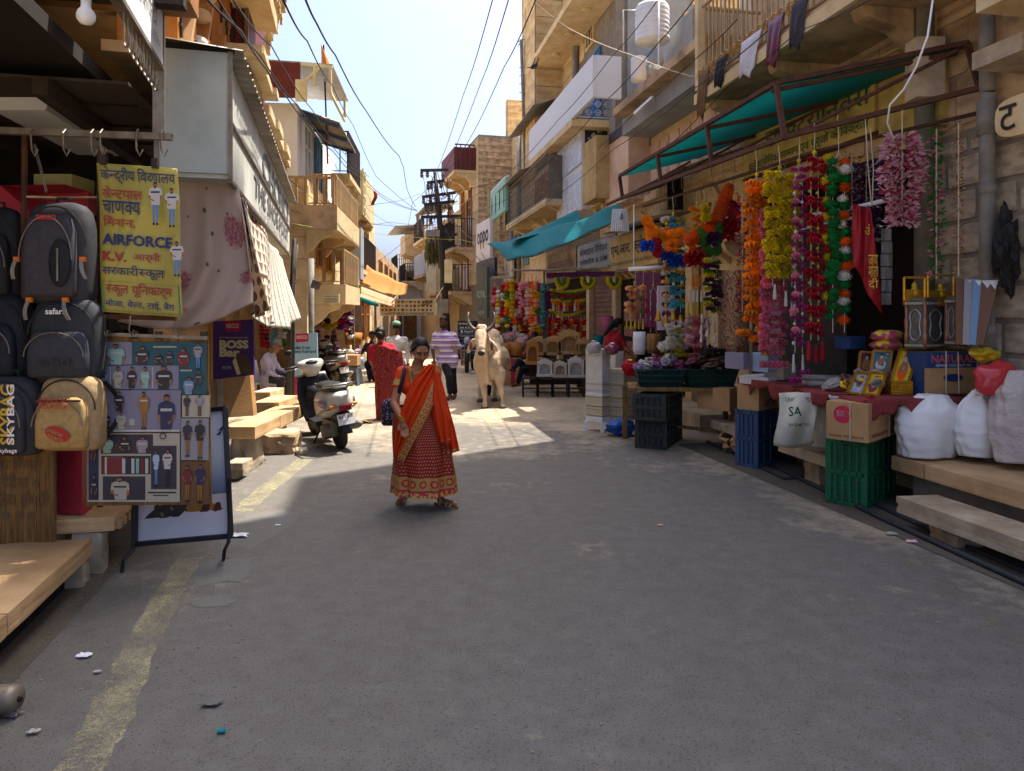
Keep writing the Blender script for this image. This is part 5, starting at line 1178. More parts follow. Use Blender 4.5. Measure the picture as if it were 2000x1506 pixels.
mb=MB();mb.add([lo(.9,.82),lo(.98,.87),lo(.96,.83)],[(0,1,2)]);mb.add([lo(.88,.79),lo(.97,.84),lo(.93,.79)],[(0,1,2)]);mb.build('printed_mark',TEXTNAVY,sb)
ps=thing('plank_sign','weathered wooden plank board with burnt Hindi letters leaning at the platform','sign',P(50,1062,4.43));q=random.Random(2)
for k in range(5):
 x0=-62+k*34;o=link('plank',unit(WOOD_OLD,.015),ps);h=.72+q.uniform(-.01,.01);o.matrix_local=winv(ps)@(Matrix.Translation(P(x0+17,1062,4.45)+V(0,0,h/2))@Matrix.Diagonal((33/F*4.45,.03,h,1)))
for s_,x0,x1,y0,y1 in(('सूट िमल~ट्र',-8,84,893,922),('नीड़ैस व',-8,80,925,958),('िडज हौजरी',-8,96,958,992)):
 mb=MB();put_text(mb,s_,P(x0,y1,4.43)-V(0,.002,0),X1,Z1,(x1-x0)/F*4.43,(y1-y0)/F*4.43,.0);mb.build('lettering',TEXTBRN,ps)
mb=MB()
for x in(12,38,60):mb.add([P(x+7*cos(2*pi*k/14),1006+7*sin(2*pi*k/14),4.428)for k in range(14)],[tuple(range(14))])
mb.build('burnt_dots',TEXTBRN,ps)
rb=thing('red_box','tall red carton standing on the fluted step','box',P(140,1003,4.68));mb=MB();mb.prism([P(105,1004,4.7),P(160,1004,4.66),P(180,998,4.85),P(85,998,4.9)],V(0,0,.47));mb.build('carton',MATS['red_paint'],rb)
mb=MB();mb.prism([P(167,990,4.735),P(178,988,4.83),P(178,905,4.83),P(167,907,4.735)],V(.004,-.003,0));mb.build('printed_label',PR['mint'],rb)
# ------------------------------------------------------------------ floral sheet and block printed cloths
def floralc(t):
 co=t.n('ShaderNodeUVMap').outputs[0];co=t.map(co,(1,1.6,1));base=t.mix(t.noise(3,4,.6,co),'E6D8CE','D6C2B8')
 v=t.n('ShaderNodeTexVoronoi');v.inputs['Scale'].default_value=2.3;t.l(co,v.inputs['Vector']);d=t.math('ADD',v.outputs['Distance'],t.math('MULTIPLY',t.noise(22,3,.6,co),.32))
 pet=t.ramp(d,[(.46,1.0),(.53,0.0)]);edge=t.ramp(t.noise(30,3,.5,co),[(.4,0.0),(.6,1.0)])
 col=t.mix(t.math('MULTIPLY',pet,.8),base,t.mix(edge,'A83E58','D79AA0'))
 v2=t.n('ShaderNodeTexVoronoi');v2.inputs['Scale'].default_value=5.3;t.l(t.map(co,loc=(.37,.21,0)),v2.inputs['Vector'])
 col=t.mix(t.math('MULTIPLY',t.ramp(v2.outputs['Distance'],[(.13,1.0),(.16,0.0)]),.85),col,'3E6B4C')
 t.set(col,.9);t.translucent(col,.6);t.bump(t.noise(60,3,.6,co),.2,.01)
fs=thing('floral_sheet','translucent floral bedsheet slung behind the school poster','cloth',P(420,600,5.1))
def lerpl(pts,t):
 t*=len(pts)-1;i=min(int(t),len(pts)-2);a,b=pts[i],pts[i+1];return a[0]+(b[0]-a[0])*(t-i),a[1]+(b[1]-a[1])*(t-i)
def fsf(a,b):
 l=lerpl([(330,338),(335,420),(338,520),(300,590),(228,628)],b);r_=lerpl([(466,364),(480,440),(489,520),(495,560),(495,592)],b)
 x=l[0]+(r_[0]-l[0])*a;y=l[1]+(r_[1]-l[1])*a+(24*sin(pi*a))*b*b*1.3-14*sin(pi*a)*(1-b)
 f=sin(a*8+b*2)*.05*(.3+b)+.02*sin(a*19+b*5)*(.2+b)
 return P(x,y,5.05+.2*a+f+.1*sin(b*3))
mb=MB();mb.grid(fsf,44,30,th=.004);mb.build('sheet',pm('floral_print',floralc),fs,True)
def blockp(kind):
 def fn(t):
  uv=t.n('ShaderNodeUVMap').outputs[0];x,y,z=t.sep(uv)
  if kind==0:fx,fy=3,9
  elif kind==1:fx,fy=10,10
  else:fx,fy=14,30
  gx=t.math('FRACT',t.math('MULTIPLY',x,fx));gy=t.math('FRACT',t.math('MULTIPLY',y,fy))
  dx=t.math('ABSOLUTE',t.math('SUBTRACT',gx,.5))
  if kind==1:m_=t.math('LESS_THAN',dx,t.math('MULTIPLY',t.math('SUBTRACT',.95,gy),.45))
  elif kind==0:m_=t.math('LESS_THAN',t.math('ADD',t.math('POWER',t.math('MULTIPLY',dx,2.4),2),t.math('POWER',t.math('MULTIPLY',t.math('SUBTRACT',gy,.45),2.3),2)),.8)
  else:m_=t.math('LESS_THAN',t.math('ADD',dx,t.math('MULTIPLY',t.noise(40,2,.5,uv),.45)),.34)
  c1,c2=(('B08A62','4A2C1A'),('DDD7C8','8A6E5C'),('D8D4C8','9A968C'))[kind]
  col=t.mix(m_,c1,c2)
  if kind==1:
   bnd=t.math('LESS_THAN',t.math('ABSOLUTE',t.math('SUBTRACT',t.math('FRACT',t.math('MULTIPLY',y,2.1)),.1)),.035);col=t.mix(bnd,col,'6A4A38')
  t.set(col,.9);t.translucent(col,.35);t.bump(t.noise(90,3,.6,t.coord()),.2,.005)
 return pm('block_print_%d'%kind,fn)
def cloth(lab,top,bot,kind,amp=.04,seed=1):
 t=thing('printed_cloth',lab,'cloth',P(*bot[0]),0,'block printed cloths hung from the shoe shop sign')
 def fn(a,b):
  i=lambda pts:(lerpl([p[:2]for p in pts],a),lerpl([(p[2],0)for p in pts],a)[0])
  (x0,y0),d0=i(top);(x1,y1),d1=i(bot);D=d0+(d1-d0)*b
  return P(x0+(x1-x0)*b,y0+(y1-y0)*b,D)+SG.n*(amp*sin(a*9+seed+b*2)*(.3+b))
 mb=MB();mb.grid(fn,20,24,th=.004);mb.build('cloth',blockp(kind),t,True)
cloth('white cloth with brown triangle print hung from the shoe sign',[(470,385,5.4),(524,462,7.9)],[(500,608,5.6),(512,642,6.6),(540,632,7.9)],1)
cloth('narrow tan cloth with dark brown leaf border at the shoe sign',[(464,380,5.3),(478,395,5.7)],[(502,622,5.4),(524,606,5.9)],0,.015,2)
cloth('white cloth with fine grey print, farthest along the shoe sign',[(524,470,7.9),(552,505,9.6)],[(536,640,7.9),(566,644,9.2),(578,622,9.8)],2,.05,3)
# ------------------------------------------------------------------ ice cream posters
bb=thing('ice_cream_poster','purple ice cream bar poster in front of the steps','poster',P(455,740,7.0));D=7.35
mb=MB();mb.prism([P(416,762,D),P(497,760,D),P(494,624,D),P(416,628,D)],V(0,.03,0));mb.build('panel',mat('purple_print','56387C','4A2F6C',3,.4,.0,rand=0),bb)
def tx(root,s_,x0,x1,y0,y1,D,m,bold=.02):mb=MB();put_text(mb,s_,P(x0,y1,D)-V(0,.003,0),X1,Z1,(x1-x0)/F*D,(y1-y0)/F*D,bold);mb.build('lettering',m,root)
CREAMT=mat('cream_lettering','E3D3A0','D6C48C',5,.6,0,rand=0);HRED=mat('badge_red','C22848','B02040',5,.5,0,rand=0)
mb=MB();mb.prism([P(440,648,D-.004),P(470,647,D-.004),P(470,626,D-.004),P(440,627,D-.004)],V(0,-.004,0));mb.build('badge',HRED,bb)
tx(bb,'HOCCO',443,467,632,641,D-.009,TEXTWHITE);tx(bb,'BOSS',429,486,664,681,D,CREAMT,.05);tx(bb,'Bar',429,469,680,697,D,CREAMT,.05);tx(bb,'WITH THE GOODNESS OF MILK',428,485,658,661,D,CREAMT,0);tx(bb,'LIMITED OFFER',434,452,715,721,D,CREAMT,0)
mb=MB();o_=[(462,732),(478,731),(494,728),(493,718),(488,704),(478,692),(466,690),(460,696),(454,706)];mb.add([P(x,y,D-.005)for x,y in o_],[tuple(range(len(o_)))]);o_=[(454,706),(460,697),(470,731),(463,732)];mb.add([P(x,y,D-.006)for x,y in o_],[tuple(range(4))],1);mb.build('printed_ice_cream',[mat('print_choc','6E5240','5C4434',4,.4,0,rand=0),CREAMT],bb)
mb=MB();mb.prism([P(405,752,D),P(412,752,D),P(413,630,D),P(406,630,D)],V(0,.04,0));mb.build('side_strip',mat('yellow_strip','C08A2E','A87622',5,.5,0),bb)
kb=thing('ice_cream_poster','pale blue kulfi signboard with a red foot behind the scooter','signboard',G(593,785));D=13.4
mb=MB();mb.prism([P(560,735,D),P(622,735,D),P(619,650,D),P(559,652,D)],V(0,.03,0));mb.build('panel',mat('pale_blue_print','9CC0CC','8AB0BE',3,.4,0,rand=0),kb)
mb=MB();mb.prism([P(562,776,D-.2),P(598,776,D-.2),P(614,736,D),P(560,736,D)],V(0,.03,0));mb.build('foot_panel',HRED,kb);mb=MB();mb.bar(P(561,778,D-.2),P(561,652,D),.03);mb.bar(P(600,785,D+.1),P(617,652,D+.05),.03);mb.build('leg',IRON,kb)
mb=MB();mb.prism([P(578,669,D-.004),P(602,667,D-.004),P(602,651,D-.004),P(577,652,D-.004)],V(0,-.004,0));mb.build('badge',HRED,kb);tx(kb,'HOCCO',580,600,655,662,D-.009,TEXTWHITE)
tx(kb,'Relax in our',573,607,675,682,D,TEXTNAVY);tx(kb,'dreamy Kulfi-land',566,617,684,691,D,TEXTNAVY)
for lab,a,b,r in(('dark timber pole leaning at the end of the shoe shop sign',P(566,620,11.8),P(575,466,11.6),.035),('grey split bamboo beside the dark leaning pole',P(572,560,11.9),P(580,478,11.9),.03)):
 t=thing('timber_pole',lab,'pole',V(a.x,a.y,0));mb=MB();mb.tube([V(a.x,a.y,0),a,b],r,7);mb.build('pole',IRON if 'dark'in lab else PIPE,t,True)
gp=thing('junction_post','grey service post with a floodlight beside the yellow house','post',P(610,560,13.4));mb=MB();mb.tube([V(P(608,0,13.5).x,13.5,0),P(608,505,13.5)],.055,8);mb.build('post',PIPE,gp,True);mb=MB();mb.box(P(617,556,13.3),(.14,.12,.16),Matrix.Rotation(.3,3,'Y'));mb.build('floodlight',STEEL,gp)
# ------------------------------------------------------------------ RIGHT: shop fronts, signs, shutters further up
def rsign(lab,x0,x1,n,z0,z1,m,lines,frame=None,name='shop_sign',fr=R):
 u1,u0=fr.U(x0,n),fr.U(x1,n);t=thing(name,lab,'sign',fr.at(u0,n,z0));part('board',fr,u0,u1,n-.08,n,z0,z1,m,t)
 if frame:part('board_frame',fr,u0-.04,u1+.04,n-.085,n-.01,z0-.05,z0-.003,frame,t);part('board_frame',fr,u0-.04,u1+.04,n-.085,n-.01,z1+.003,z1+.05,frame,t)
 sign_face(t,fr,u0,u1,z0,z1,n+.004,lines);return t
SIGNY=mat('yellow_sign','C6A765','AE8F4E',2,.7,.1,30,rand=0,dirt='7E6838',dscale=2,damt=.4)
rsign('yellow crockery shop signboard with black Hindi lettering',1190,1284,.5,2.55,3.2,SIGNY,[('एम.आर. क्रोकरी',TEXTBLK,.05,.96,.36,.86,.02),('स~टील बर~तन एवं क्रोकरी के िवक्रेता',TEXTBRN,.05,.96,.1,.26,0)],STEEL)
corrugated(R,R.U(1290,.6),R.U(1195,.6),.05,.8,3.4,3.28,lh,name='sign_roof')
rsign('grey mobile repair signboard with black Hindi lettering',1128,1190,.45,2.72,3.3,PLASTER,[('मोबाईल िरपेयर',TEXTBLK,.08,.95,.52,.86,.02),('एसेसरीज & SIM',TEXTBLK,.08,.95,.12,.42,.02)])
rsign('old brown painted signboard under the teal tarp',1070,1125,.4,2.72,3.3,mat('old_brown_sign','A3875A','7E6440',3,.8,.2,30,dirt='5A4630',dscale=2.5,damt=.6),[('जनरल स~टोर',TEXTBRN,.1,.9,.2,.8,.01)],WOOD_OLD)
rsign('white board shop front beside the green strip, below the pale green sign',967,1000,.35,2.9,4.3,mat('offwhite_board','C9C4B2','AFA995',3,.6,.1,20,dirt='847C66',damt=.4),[('SALE',GREYT,.2,.8,.3,.45,0),('REPAIR',GREYT,.15,.85,.14,.26,0)])
rsign('white phone shop sign with round black letters on the terrace house',930,957,1.2,3.3,4.5,WHITE,[('oppo',TEXTBLK,.1,.9,.3,.75,.02)],fr=R3)
rsign('dark blue box sign under the white phone shop sign',930,966,1.3,2.7,3.25,mat('navy_sign','1E2434','262C3E',4,.5,0),[],fr=R3)
rsign('long grey green cloth banner beside the cow',930,951,1.6,1.55,2.95,mat('grey_green_banner','4E5C55','3E4A45',3,.7,.1),[('ROYAL',PR['mint'],.12,.9,.4,.55,.02),('SHOP',PR['mint'],.2,.8,.06,.14,.01)],name='banner',fr=R3)
SHUT=mat('roll_shutter','8A6A60','735650',4,.6,.1,30,rand=.06,dirt='4E3C38',damt=.5)
def bay(x0,x1,m,root,z1=2.5,ribs=True,n=.0):
 u1,u0=R.U(x0,n),R.U(x1,n);b=part('shop_bay',R,u0,u1,n+.003,n+.03,.25,z1,m,root)
 if ribs:
  for k in range(int((z1-.3)/.11)):part('shutter_slat',R,u0+.02,u1-.02,n+.031,n+.05,.3+k*.11,.3+k*.11+.07,m,b)
 return b
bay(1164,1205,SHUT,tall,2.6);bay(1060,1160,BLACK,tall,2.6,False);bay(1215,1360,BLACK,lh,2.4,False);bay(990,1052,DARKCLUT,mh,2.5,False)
for x in(1160,1212,1362,1100):part('pier',R,R.U(x)-.12,R.U(x)+.12,.031,.16,.2,2.6,STONE2,tall if x<1210 else lh)
part('plinth',R,R.uD(10.3),R.uD(29),.17,.75,.0,.24,SLAB_DUST,lh)
t=thing('steel_shelf','dark stall shelf crammed with small tins beside the woman in red','shelf',R.at(R.U(1235,.3),.3,0));mb=MB()
for k in range(4):fbox(mb,R,R.U(1240,.3),R.U(1222,.3),.05,.4,.6+k*.3,.62+k*.3)
mb.build('shelf',WOOD_DARK,t);mb=MB()
for k in range(4):
 for j in range(6):p=R.at(R.U(1238,.35)+.05+j*.09,.33,.625+k*.3);mb.lathe([(.04,0),(.04,.2)],p,8)
tag(mb.build('tins',mat('tins','B98E86','6E3A34',20,.5,0),t),kind='stuff')
tt=thing('teal_tarp','bright teal tarpaulin slung between the awning corner and the stone fronts','tarpaulin',P(1090,460,14))
TOPE=[(953,476,17.5),(1003,468,16.6),(1100,440,14.4),(1213,398,11.5)];BOTE=[(992,509,15.6),(1050,498,14.4),(1140,462,12.7),(1216,425,11.3)]
def l3(pts,t):
 t*=len(pts)-1;i=min(int(t),len(pts)-2);f=t-i;a,b=pts[i],pts[i+1];return[a[k]+(b[k]-a[k])*f for k in range(3)]
def tf(a,b):
 p,q_=l3(TOPE,a),l3(BOTE,a);x,y,D=[p[k]+(q_[k]-p[k])*b for k in range(3)]
 return P(x,y-9*sin(pi*b)*(1-a*.4)*.35,D)+V(.0,.06*sin(a*26+b*3),.025*sin(a*22+b*5))
mb=MB();mb.grid(tf,40,10,th=.004);mb.build('sheet',TEAL,tt,True)
mb=MB();mb.grid(lambda a,b:P(1000+a*(128-(0))+b*14*a,470-a*60+b*a*24+6*sin(pi*b)*a,16.4-1.2*a-.5*b),14,6,th=.004);mb.build('upper_sheet',TEAL,tt,True)
mb=MB();mb.tube([P(*p)for p in BOTE],.012,5);mb.tube([P(953,476,17.5),P(975,490,16.5),P(992,509,15.6),P(998,490,16.2),P(1003,469,16.6)],.012,5);mb.build('hem',IRON,tt)
tr=thing('white_tassel','white tassel cloth knotted at the awning corner above the yellow sign','cloth',P(1213,430,11.4));mb=MB()
for k in range(9):mb.grid(lambda a,b:P(1196+k*3.2+3*a+(k-4)*1.0*b,408+44*b,11.4+.03*sin(k)),1,5,th=.006)
mb.build('cloth',WHITE,tr)
wt=thing('hanging_towel','dark towels hanging on the arch wall behind the garland awning','cloth',P(1318,380,11.6));mb=MB();mb.grid(lambda a,b:P(1303+32*a,348+62*b,11.7+.04*sin(a*9)),6,4,th=.01);mb.build('towel',mat('dark_towel','22202A','1A181E',8,.9,.2),wt)
# ------------------------------------------------------------------ far cloths and signs over the street
ot=thing('orange_tarp','large orange tarpaulin stretched from the yellow house over the street','tarpaulin',P(740,540,22))
oT=[(677,500,19.5),(700,508,20.5),(745,535,23),(796,557,26)];oB=[(684,530,19),(712,555,20),(752,575,22),(793,576,25)]
def of(a,b):p,q_=l3(oT,a),l3(oB,a);x,y,D=[p[k]+(q_[k]-p[k])*b for k in range(3)];return P(x,y,D)+V(0,0,-.12*sin(pi*b)*sin(pi*a)+.03*sin(a*20))
mb=MB();mb.grid(of,24,8,th=.006);mb.build('sheet',ORANGE_TARP,ot,True)
ot2=thing('awning_sheet','pale orange awning sheet with a teal edge under the big orange tarp','awning',P(730,580,20))
mb=MB();mb.grid(lambda a,b:P(697+75*a-2*b,556+26*a+b*(22-4*a)+3*sin(pi*b),19.5+2*a-1.2*b),16,6,th=.006);mb.build('sheet',tarp('pale_orange_tarp','E2B68E','D39A72',.5),ot2,True)
mb=MB();mb.grid(lambda a,b:P(697+42*a,577+16*a+b*(6+3*sin(pi*a)),18.2+.6*a),10,3,th=.006);mb.build('teal_edge',TEAL,ot2,True);mb=MB();mb.bar(P(698,555,19),P(774,583,20.8),.04);mb.bar(P(774,580,20.8),P(766,590,19.8),.04);mb.bar(P(733,598,18.7),P(734,640,18.7),.05);mb.build('frame_pole',STEEL,ot2)
vb=thing('handicraft_banner','cream music and handicraft shop banner with rows of instrument drawings','banner',P(797,600,24));D=24.0
mb=MB();mb.prism([P(743,617,D),P(853,615.5,D),P(852,583,D),P(741,585,D)],V(0,.03,0));mb.build('cloth',mat('cream_banner','C2B592','B3A582',3,.8,.05),vb)
mb=MB();put_text(mb,'VICKY MUSIC & HANDICRAFT SHOP',P(759,615,D)-V(0,.01,0),X1,Z1,88/F*D,5/F*D,.02);mb.add([P(745,613.3,D)-V(0,.01,0),P(758,614.3,D)-V(0,.01,0),P(758,612,D)-V(0,.01,0)],[(0,1,2)]);mb.build('lettering',TEXTBLK,vb)
mb=MB();q=random.Random(8)
for r_ in range(3):
 for k in range(13):
  c=P(747+k*7.9,589.5+r_*8,D)-V(0,.012,0);n_=q.choice((3,4,5,9));a0=q.uniform(0,6);mb.add([c+V((.045+.02*q.random())*cos(a0+2*pi*j/n_),0,(.04+.02*q.random())*sin(a0+2*pi*j/n_))for j in range(n_)],[tuple(range(n_))])
for k in range(3):a,b=P(822+k*6,597,D),P(832+k*6,587,D);mb.bar(a-V(0,.02,0),b-V(0,.02,0),.03)
mb.build('drawings',TEXTBRN,vb);mb=MB();mb.bar(P(741,584,D),P(738,560,22),.02);mb.bar(P(852,583,D),P(866,560,27),.02);mb.build('ropes',STEEL,vb)
bs=thing('shoe_brand_sign','small white boxed sign with red lettering on the yellow house corner','sign',P(684,548,18.5));D=18.5
mb=MB();mb.prism([P(668,557,D),P(700,556,D),P(699,540,D),P(669,541,D)],V(0,.12,0));mb.build('board',WHITE,bs);tx(bs,'BINNY',677,697,543,549,D,TEXTRED,.05);tx(bs,'SALE SERVICE',671,697,551,554,D,TEXTBLK,.02);mb=MB();mb.add([P(673.5+2*cos(k),546+2*sin(k),D)-V(0,.004,0)for k in[2*pi*j/10 for j in range(10)]],[tuple(range(10))]);mb.build('printed_mark',TEXTRED,bs)
ls=thing('painted_board','pale board with three lines of dark print below the curved balcony','sign',P(645,583,14.4));D=14.4
mb=MB();mb.prism([P(630,593,D),P(662,592,D),P(662,574,D),P(631,576,D)],V(0,.04,0));mb.build('board',CREAM,ls)
for k,s_ in enumerate(('Balaji Cloth','Hotel Paradise','Opposite Fort')):tx(ls,s_,634,659,577.5+k*5,580.5+k*5,D,TEXTBRN,.02)
pb=thing('phone_shop_sign','black phone shop board listing brands beside the cow horns','sign',P(912,660,20.5));D=20.5
mb=MB();mb.prism([P(894,702,D),P(933,702,D),P(933,627,D),P(894,627,D)],V(0,.06,0));mb.build('board',mat('black_board','17181C','1E2026',4,.4,0),pb)
mb=MB();mb.prism([P(895,680,D-.004),P(932,680,D-.004),P(932,669,D-.004),P(895,669,D-.004)],V(0,-.006,0));mb.build('blue_band',mat('blue_band','1E3E9E','2A4AAE',4,.4,0),pb)
for s_,x0,x1,y0,y1,m_ in(('SHREE JI',896,922,630.5,635.5,TEXTWHITE),('Sale & Service',898,930,637.5,641.5,TEXTWHITE),('Apple',906,924,645,650.5,TEXTWHITE),('oppo',899,926,654,660.5,PR['mint']),('vivo',899,928,671,678,TEXTWHITE),('Google Pixel',896,930,682,687,TEXTWHITE)):tx(pb,s_,x0,x1,y0,y1,D-.012,m_,.02)
mb=MB()
for y in(643,652,662,690):mb.bar(P(895,y,D)-V(0,.004,0),P(932,y,D)-V(0,.004,0),.02)
mb.build('dividers',PR['blue'],pb)
mb=MB();c=P(902,647.5,D-.006);mb.add([c+V(.035*cos(a)*(1-.25*max(0,cos(a-.2))**8),0,.04*sin(a))for a in[2*pi*k/16 for k in range(16)]],[tuple(range(16))]);mb.add([c+V(.0,0,.045),c+V(.022,0,.065),c+V(.012,0,.04)],[(0,1,2)]);mb.build('printed_mark',TEXTWHITE,pb)
ORD='first second third fourth fifth sixth seventh eighth ninth tenth eleventh twelfth'.split()
# ------------------------------------------------------------------ garlands
def fmesh(kind,m,seed=1):
 k=(kind,m.name)
 if k in UNITS:return UNITS[k]
 mb=MB();q=random.Random(seed)
 if kind=='pompom':
  n=70
  for i in range(n):
   z=1-2*(i+.5)/n;a=i*2.399;r=sqrt(1-z*z);d=V(r*cos(a),r*sin(a),z*.72);t=d.cross(V(.3,.2,1)).normalized();b=d.cross(t).normalized();l=q.uniform(.85,1.1)
   c=d*.55;e=d*l;mb.add([c-t*.1,e-t*.17+b*.05,e*1.06,e+t*.17-b*.05,c+t*.1],[(0,1,2,3,4)])
  mb.ell((0,0,0),(.72,.72,.55),8,6)
 elif kind=='bell':
  for lay,(r0,z0,z1)in enumerate(((1.05,.42,-.3),(1,.25,-.45),(.8,.1,-.6),(.6,.5,.1))):
   n=11
   for i in range(n):
    a0,a1=2*pi*i/n,2*pi*(i+1)/n;am=(a0+a1)/2;w=q.uniform(.9,1.1)*r0
    mb.add([V(.12*cos(a0),.12*sin(a0),z0),V(.12*cos(a1),.12*sin(a1),z0),V(.75*r0*cos(a1),.75*r0*sin(a1),z0-.2),V(w*cos(am),w*sin(am),z1+.1*q.random()),V(.75*r0*cos(a0),.75*r0*sin(a0),z0-.2)],[(0,1,2,3,4)])
 elif kind=='disc':
  for lay in range(3):
   n=9
   for i in range(n):
    a=2*pi*(i+.4*lay)/n;z=.22-.2*lay;w=.3;r=q.uniform(.85,1.1);d,t=V(cos(a),sin(a),0),V(-sin(a),cos(a),0)
    mb.add([d*.1+V(0,0,z),d*.6+t*w+V(0,0,z+.1),d*r+V(0,0,z-.18),d*.6-t*w+V(0,0,z+.1)],[(0,1,2,3)])
  mb.ell((0,0,0),(.3,.3,.25),7,5)
 elif kind=='bead':mb.ell((0,0,0),(1,1,1),8,6)
 elif kind=='tassel':mb.lathe([(.12,1),(.35,.9),(.3,.75),(.55,-.9),(.3,-1),(0,-.8)],(0,0,0),8)
 elif kind=='gbell':mb.lathe([(0,1),(.25,.9),(.45,.3),(.6,-.4),(1,-.9),(.85,-.85),(0,-.3)],(0,0,0),10);mb.ell((0,0,-.85),(.2,.2,.2),6,4)
 UNITS[k]=mb.mesh(kind,m,kind in('bead','tassel','gbell'));return UNITS[k]
def flm(name,c1,c2):return mat(name,c1,c2,30,.75,.2,120,rand=.24,trans=.3,bdist=.003)
MG=flm('marigold_orange','F59A1A','E07C0C');YL=flm('yellow_petals','DCC81E','C4AC10');MGT=flm('magenta_petals','B93A86','9A2A70');RD=flm('red_petals','C01A2C','9C1222');GN=flm('green_petals','128A3C','0A6A2C');OG=flm('orange_petals','E86A1E','D0540E');WH=flm('white_petals','E6E2D8','D2CCC0');PK=flm('pink_petals','E68AA0','D26A86');PKW=flm('pale_pink_petals','E0B8C0','CFA0AC');CY=flm('cyan_petals','5EB6C4','469CAE');BL=flm('blue_petals','1E50B0','163E94');PU=flm('purple_petals','5E2466','481A52');PE=flm('peach_petals','E8B27E','D89A62')
GOLD=mat('gold_trim','C9962E','9C6E18',20,.3,.1,90,metal=.7,rand=.1);SILV=mat('silver_trim','B8B4AC','8E8A84',20,.35,.1,90,metal=.6,rand=.1);LEAF=flm('green_leaf','4E8A32','386A22');CORD=mat('cotton_cord','C9BBA0','B0A288',9,.9,0)
GG='flower garlands hanging at the near garland stall'
def hang(mb,p,ptop):mb.tube([ptop,p.lerp(ptop,.5)+V(.006,0,0),p],.004,4)
def garland(lab,x,y0,y1,D,strands,step,r,ytop=None,group=GG,jit=.25,tail=None,cat='garland',topknot=True,seed=1):
 """strands: list of (dx metres, [(kind, material) cycle], flatten)"""
 t=thing('garland',lab,cat,P(x,y1,D),0,group);q=random.Random(seed+int(x));top,bot=P(x,y0,D),P(x,y1,D);Lh=top.z-bot.z
 mb=MB()
 if ytop:hang(mb,top,P(x+q.uniform(-3,3),ytop,D))
 for dx,cyc,fl in strands:mb.tube([top,top+V(dx,0,-.08),bot+V(dx,0,0)],.004,4)
 mb.build('string',CORD,t)
 if topknot:link('knot',fmesh('bead',YL),t,winv(t)@(top+V(0,0,.02)),None,(.022,)*3)
 for si,(dx,cyc,fl)in enumerate(strands):
  n=int((Lh-.06)/step)
  for k in range(n):
   kind,m=cyc[k%len(cyc)];z=.06+step*(k+q.uniform(-.2,.2)+.3*(si%2));s_=r*q.uniform(.85,1.15)*(.32 if kind=='bead'else 1)
   p=top+V(dx+r*jit*q.uniform(-1,1),r*.5*q.uniform(-1,1),-z);link('blossom'if kind in('pompom','bell','disc')else kind.replace('gbell','small_bell'),fmesh(kind,m),t,winv(t)@p,(q.uniform(-.3,.3),q.uniform(-.3,.3),q.uniform(0,6.28)),(s_,s_,s_*fl))
 for kind,m,dx,dz,s_,fl in tail or():link('tassel'if kind=='tassel'else('small_bell'if kind=='gbell'else 'blossom'),fmesh(kind,m),t,winv(t)@(bot+V(dx,0,dz)),(0,0,q.uniform(0,6)),(s_,s_,s_*fl))
 return t
garland('double strand of orange marigold cups ending in a round cluster',1478,345,640,7.5,[(-.06,[('bell',MG)],.95),(.06,[('bell',MG)],.95),(0,[('pompom',MG)],.6)],.08,.085,290,tail=[('pompom',MG,-.16+.065*k,-.05+.03*(k%2)-.03*(k%3),.06,.9)for k in range(6)]+[('disc',RD,0,-.17,.05,1),('tassel',WH,.02,-.11,.03,2)])
garland('yellow silk flower garland in double strands with white tassels',1523,332,560,7.1,[(-.07,[('disc',YL)],1.3),(.04,[('disc',YL)],1.3),(.12,[('disc',YL)],1.2)],.08,.085,285,tail=[('tassel',WH,-.05,-.05,.035,2.2),('tassel',WH,.06,-.12,.035,2.2),('tassel',WH,.12,-.22,.035,2.2)])
garland('pink tassel garland behind the yellow flowers with gold bells at its foot',1512,400,700,7.3,[(-.09,[('disc',PK)],1.3),(0,[('disc',PK),('disc',PKW)],1.3),(.07,[('disc',PK)],1.2)],.045,.06,None,tail=[('gbell',GOLD,-.09,.06,.045,.7),('gbell',GOLD,0,.05,.045,.7),('gbell',GOLD,.09,.06,.045,.7)]+[('disc',PK,-.1+.05*k,-.06,.06,2)for k in range(5)],topknot=False)
garland('slim magenta star flower garland on white beads',1560,318,690,6.95,[(-.035,[('disc',MGT),('bead',WH),('bell',PK)],1.2),(.035,[('disc',MGT),('bell',MGT),('bead',WH)],1.2)],.06,.045,255,tail=[('tassel',WH,-.05,-.1,.03,3),('tassel',WH,.04,-.1,.03,3),('disc',MGT,-.03,-.26,.07,1.4),('disc',MGT,.06,-.18,.06,1.4)])
garland('bright red bell flower garland with gold beads',1590,302,665,6.85,[(-.03,[('bell',RD),('bell',RD),('bead',GOLD)],1.1),(.04,[('bell',RD),('bell',RD),('bead',GOLD)],1.1)],.058,.055,240,tail=[('tassel',RD,-.05,-.1,.045,2),('tassel',RD,.02,-.13,.045,2),('tassel',RD,.08,-.1,.045,2)])
garland('yellow and crimson pompom garland next to the tricolour one',1613,300,622,6.85,[(0,[('pompom',YL),('pompom',RD)],1)],.094,.062,None,topknot=False)
garland('green orange and white pompom garland, thickest of the row',1638,300,650,6.75,[(-.055,[('pompom',GN)],1),(.055,[('pompom',OG),('pompom',WH),('pompom',GN)],1)],.082,.062,225,topknot=False)
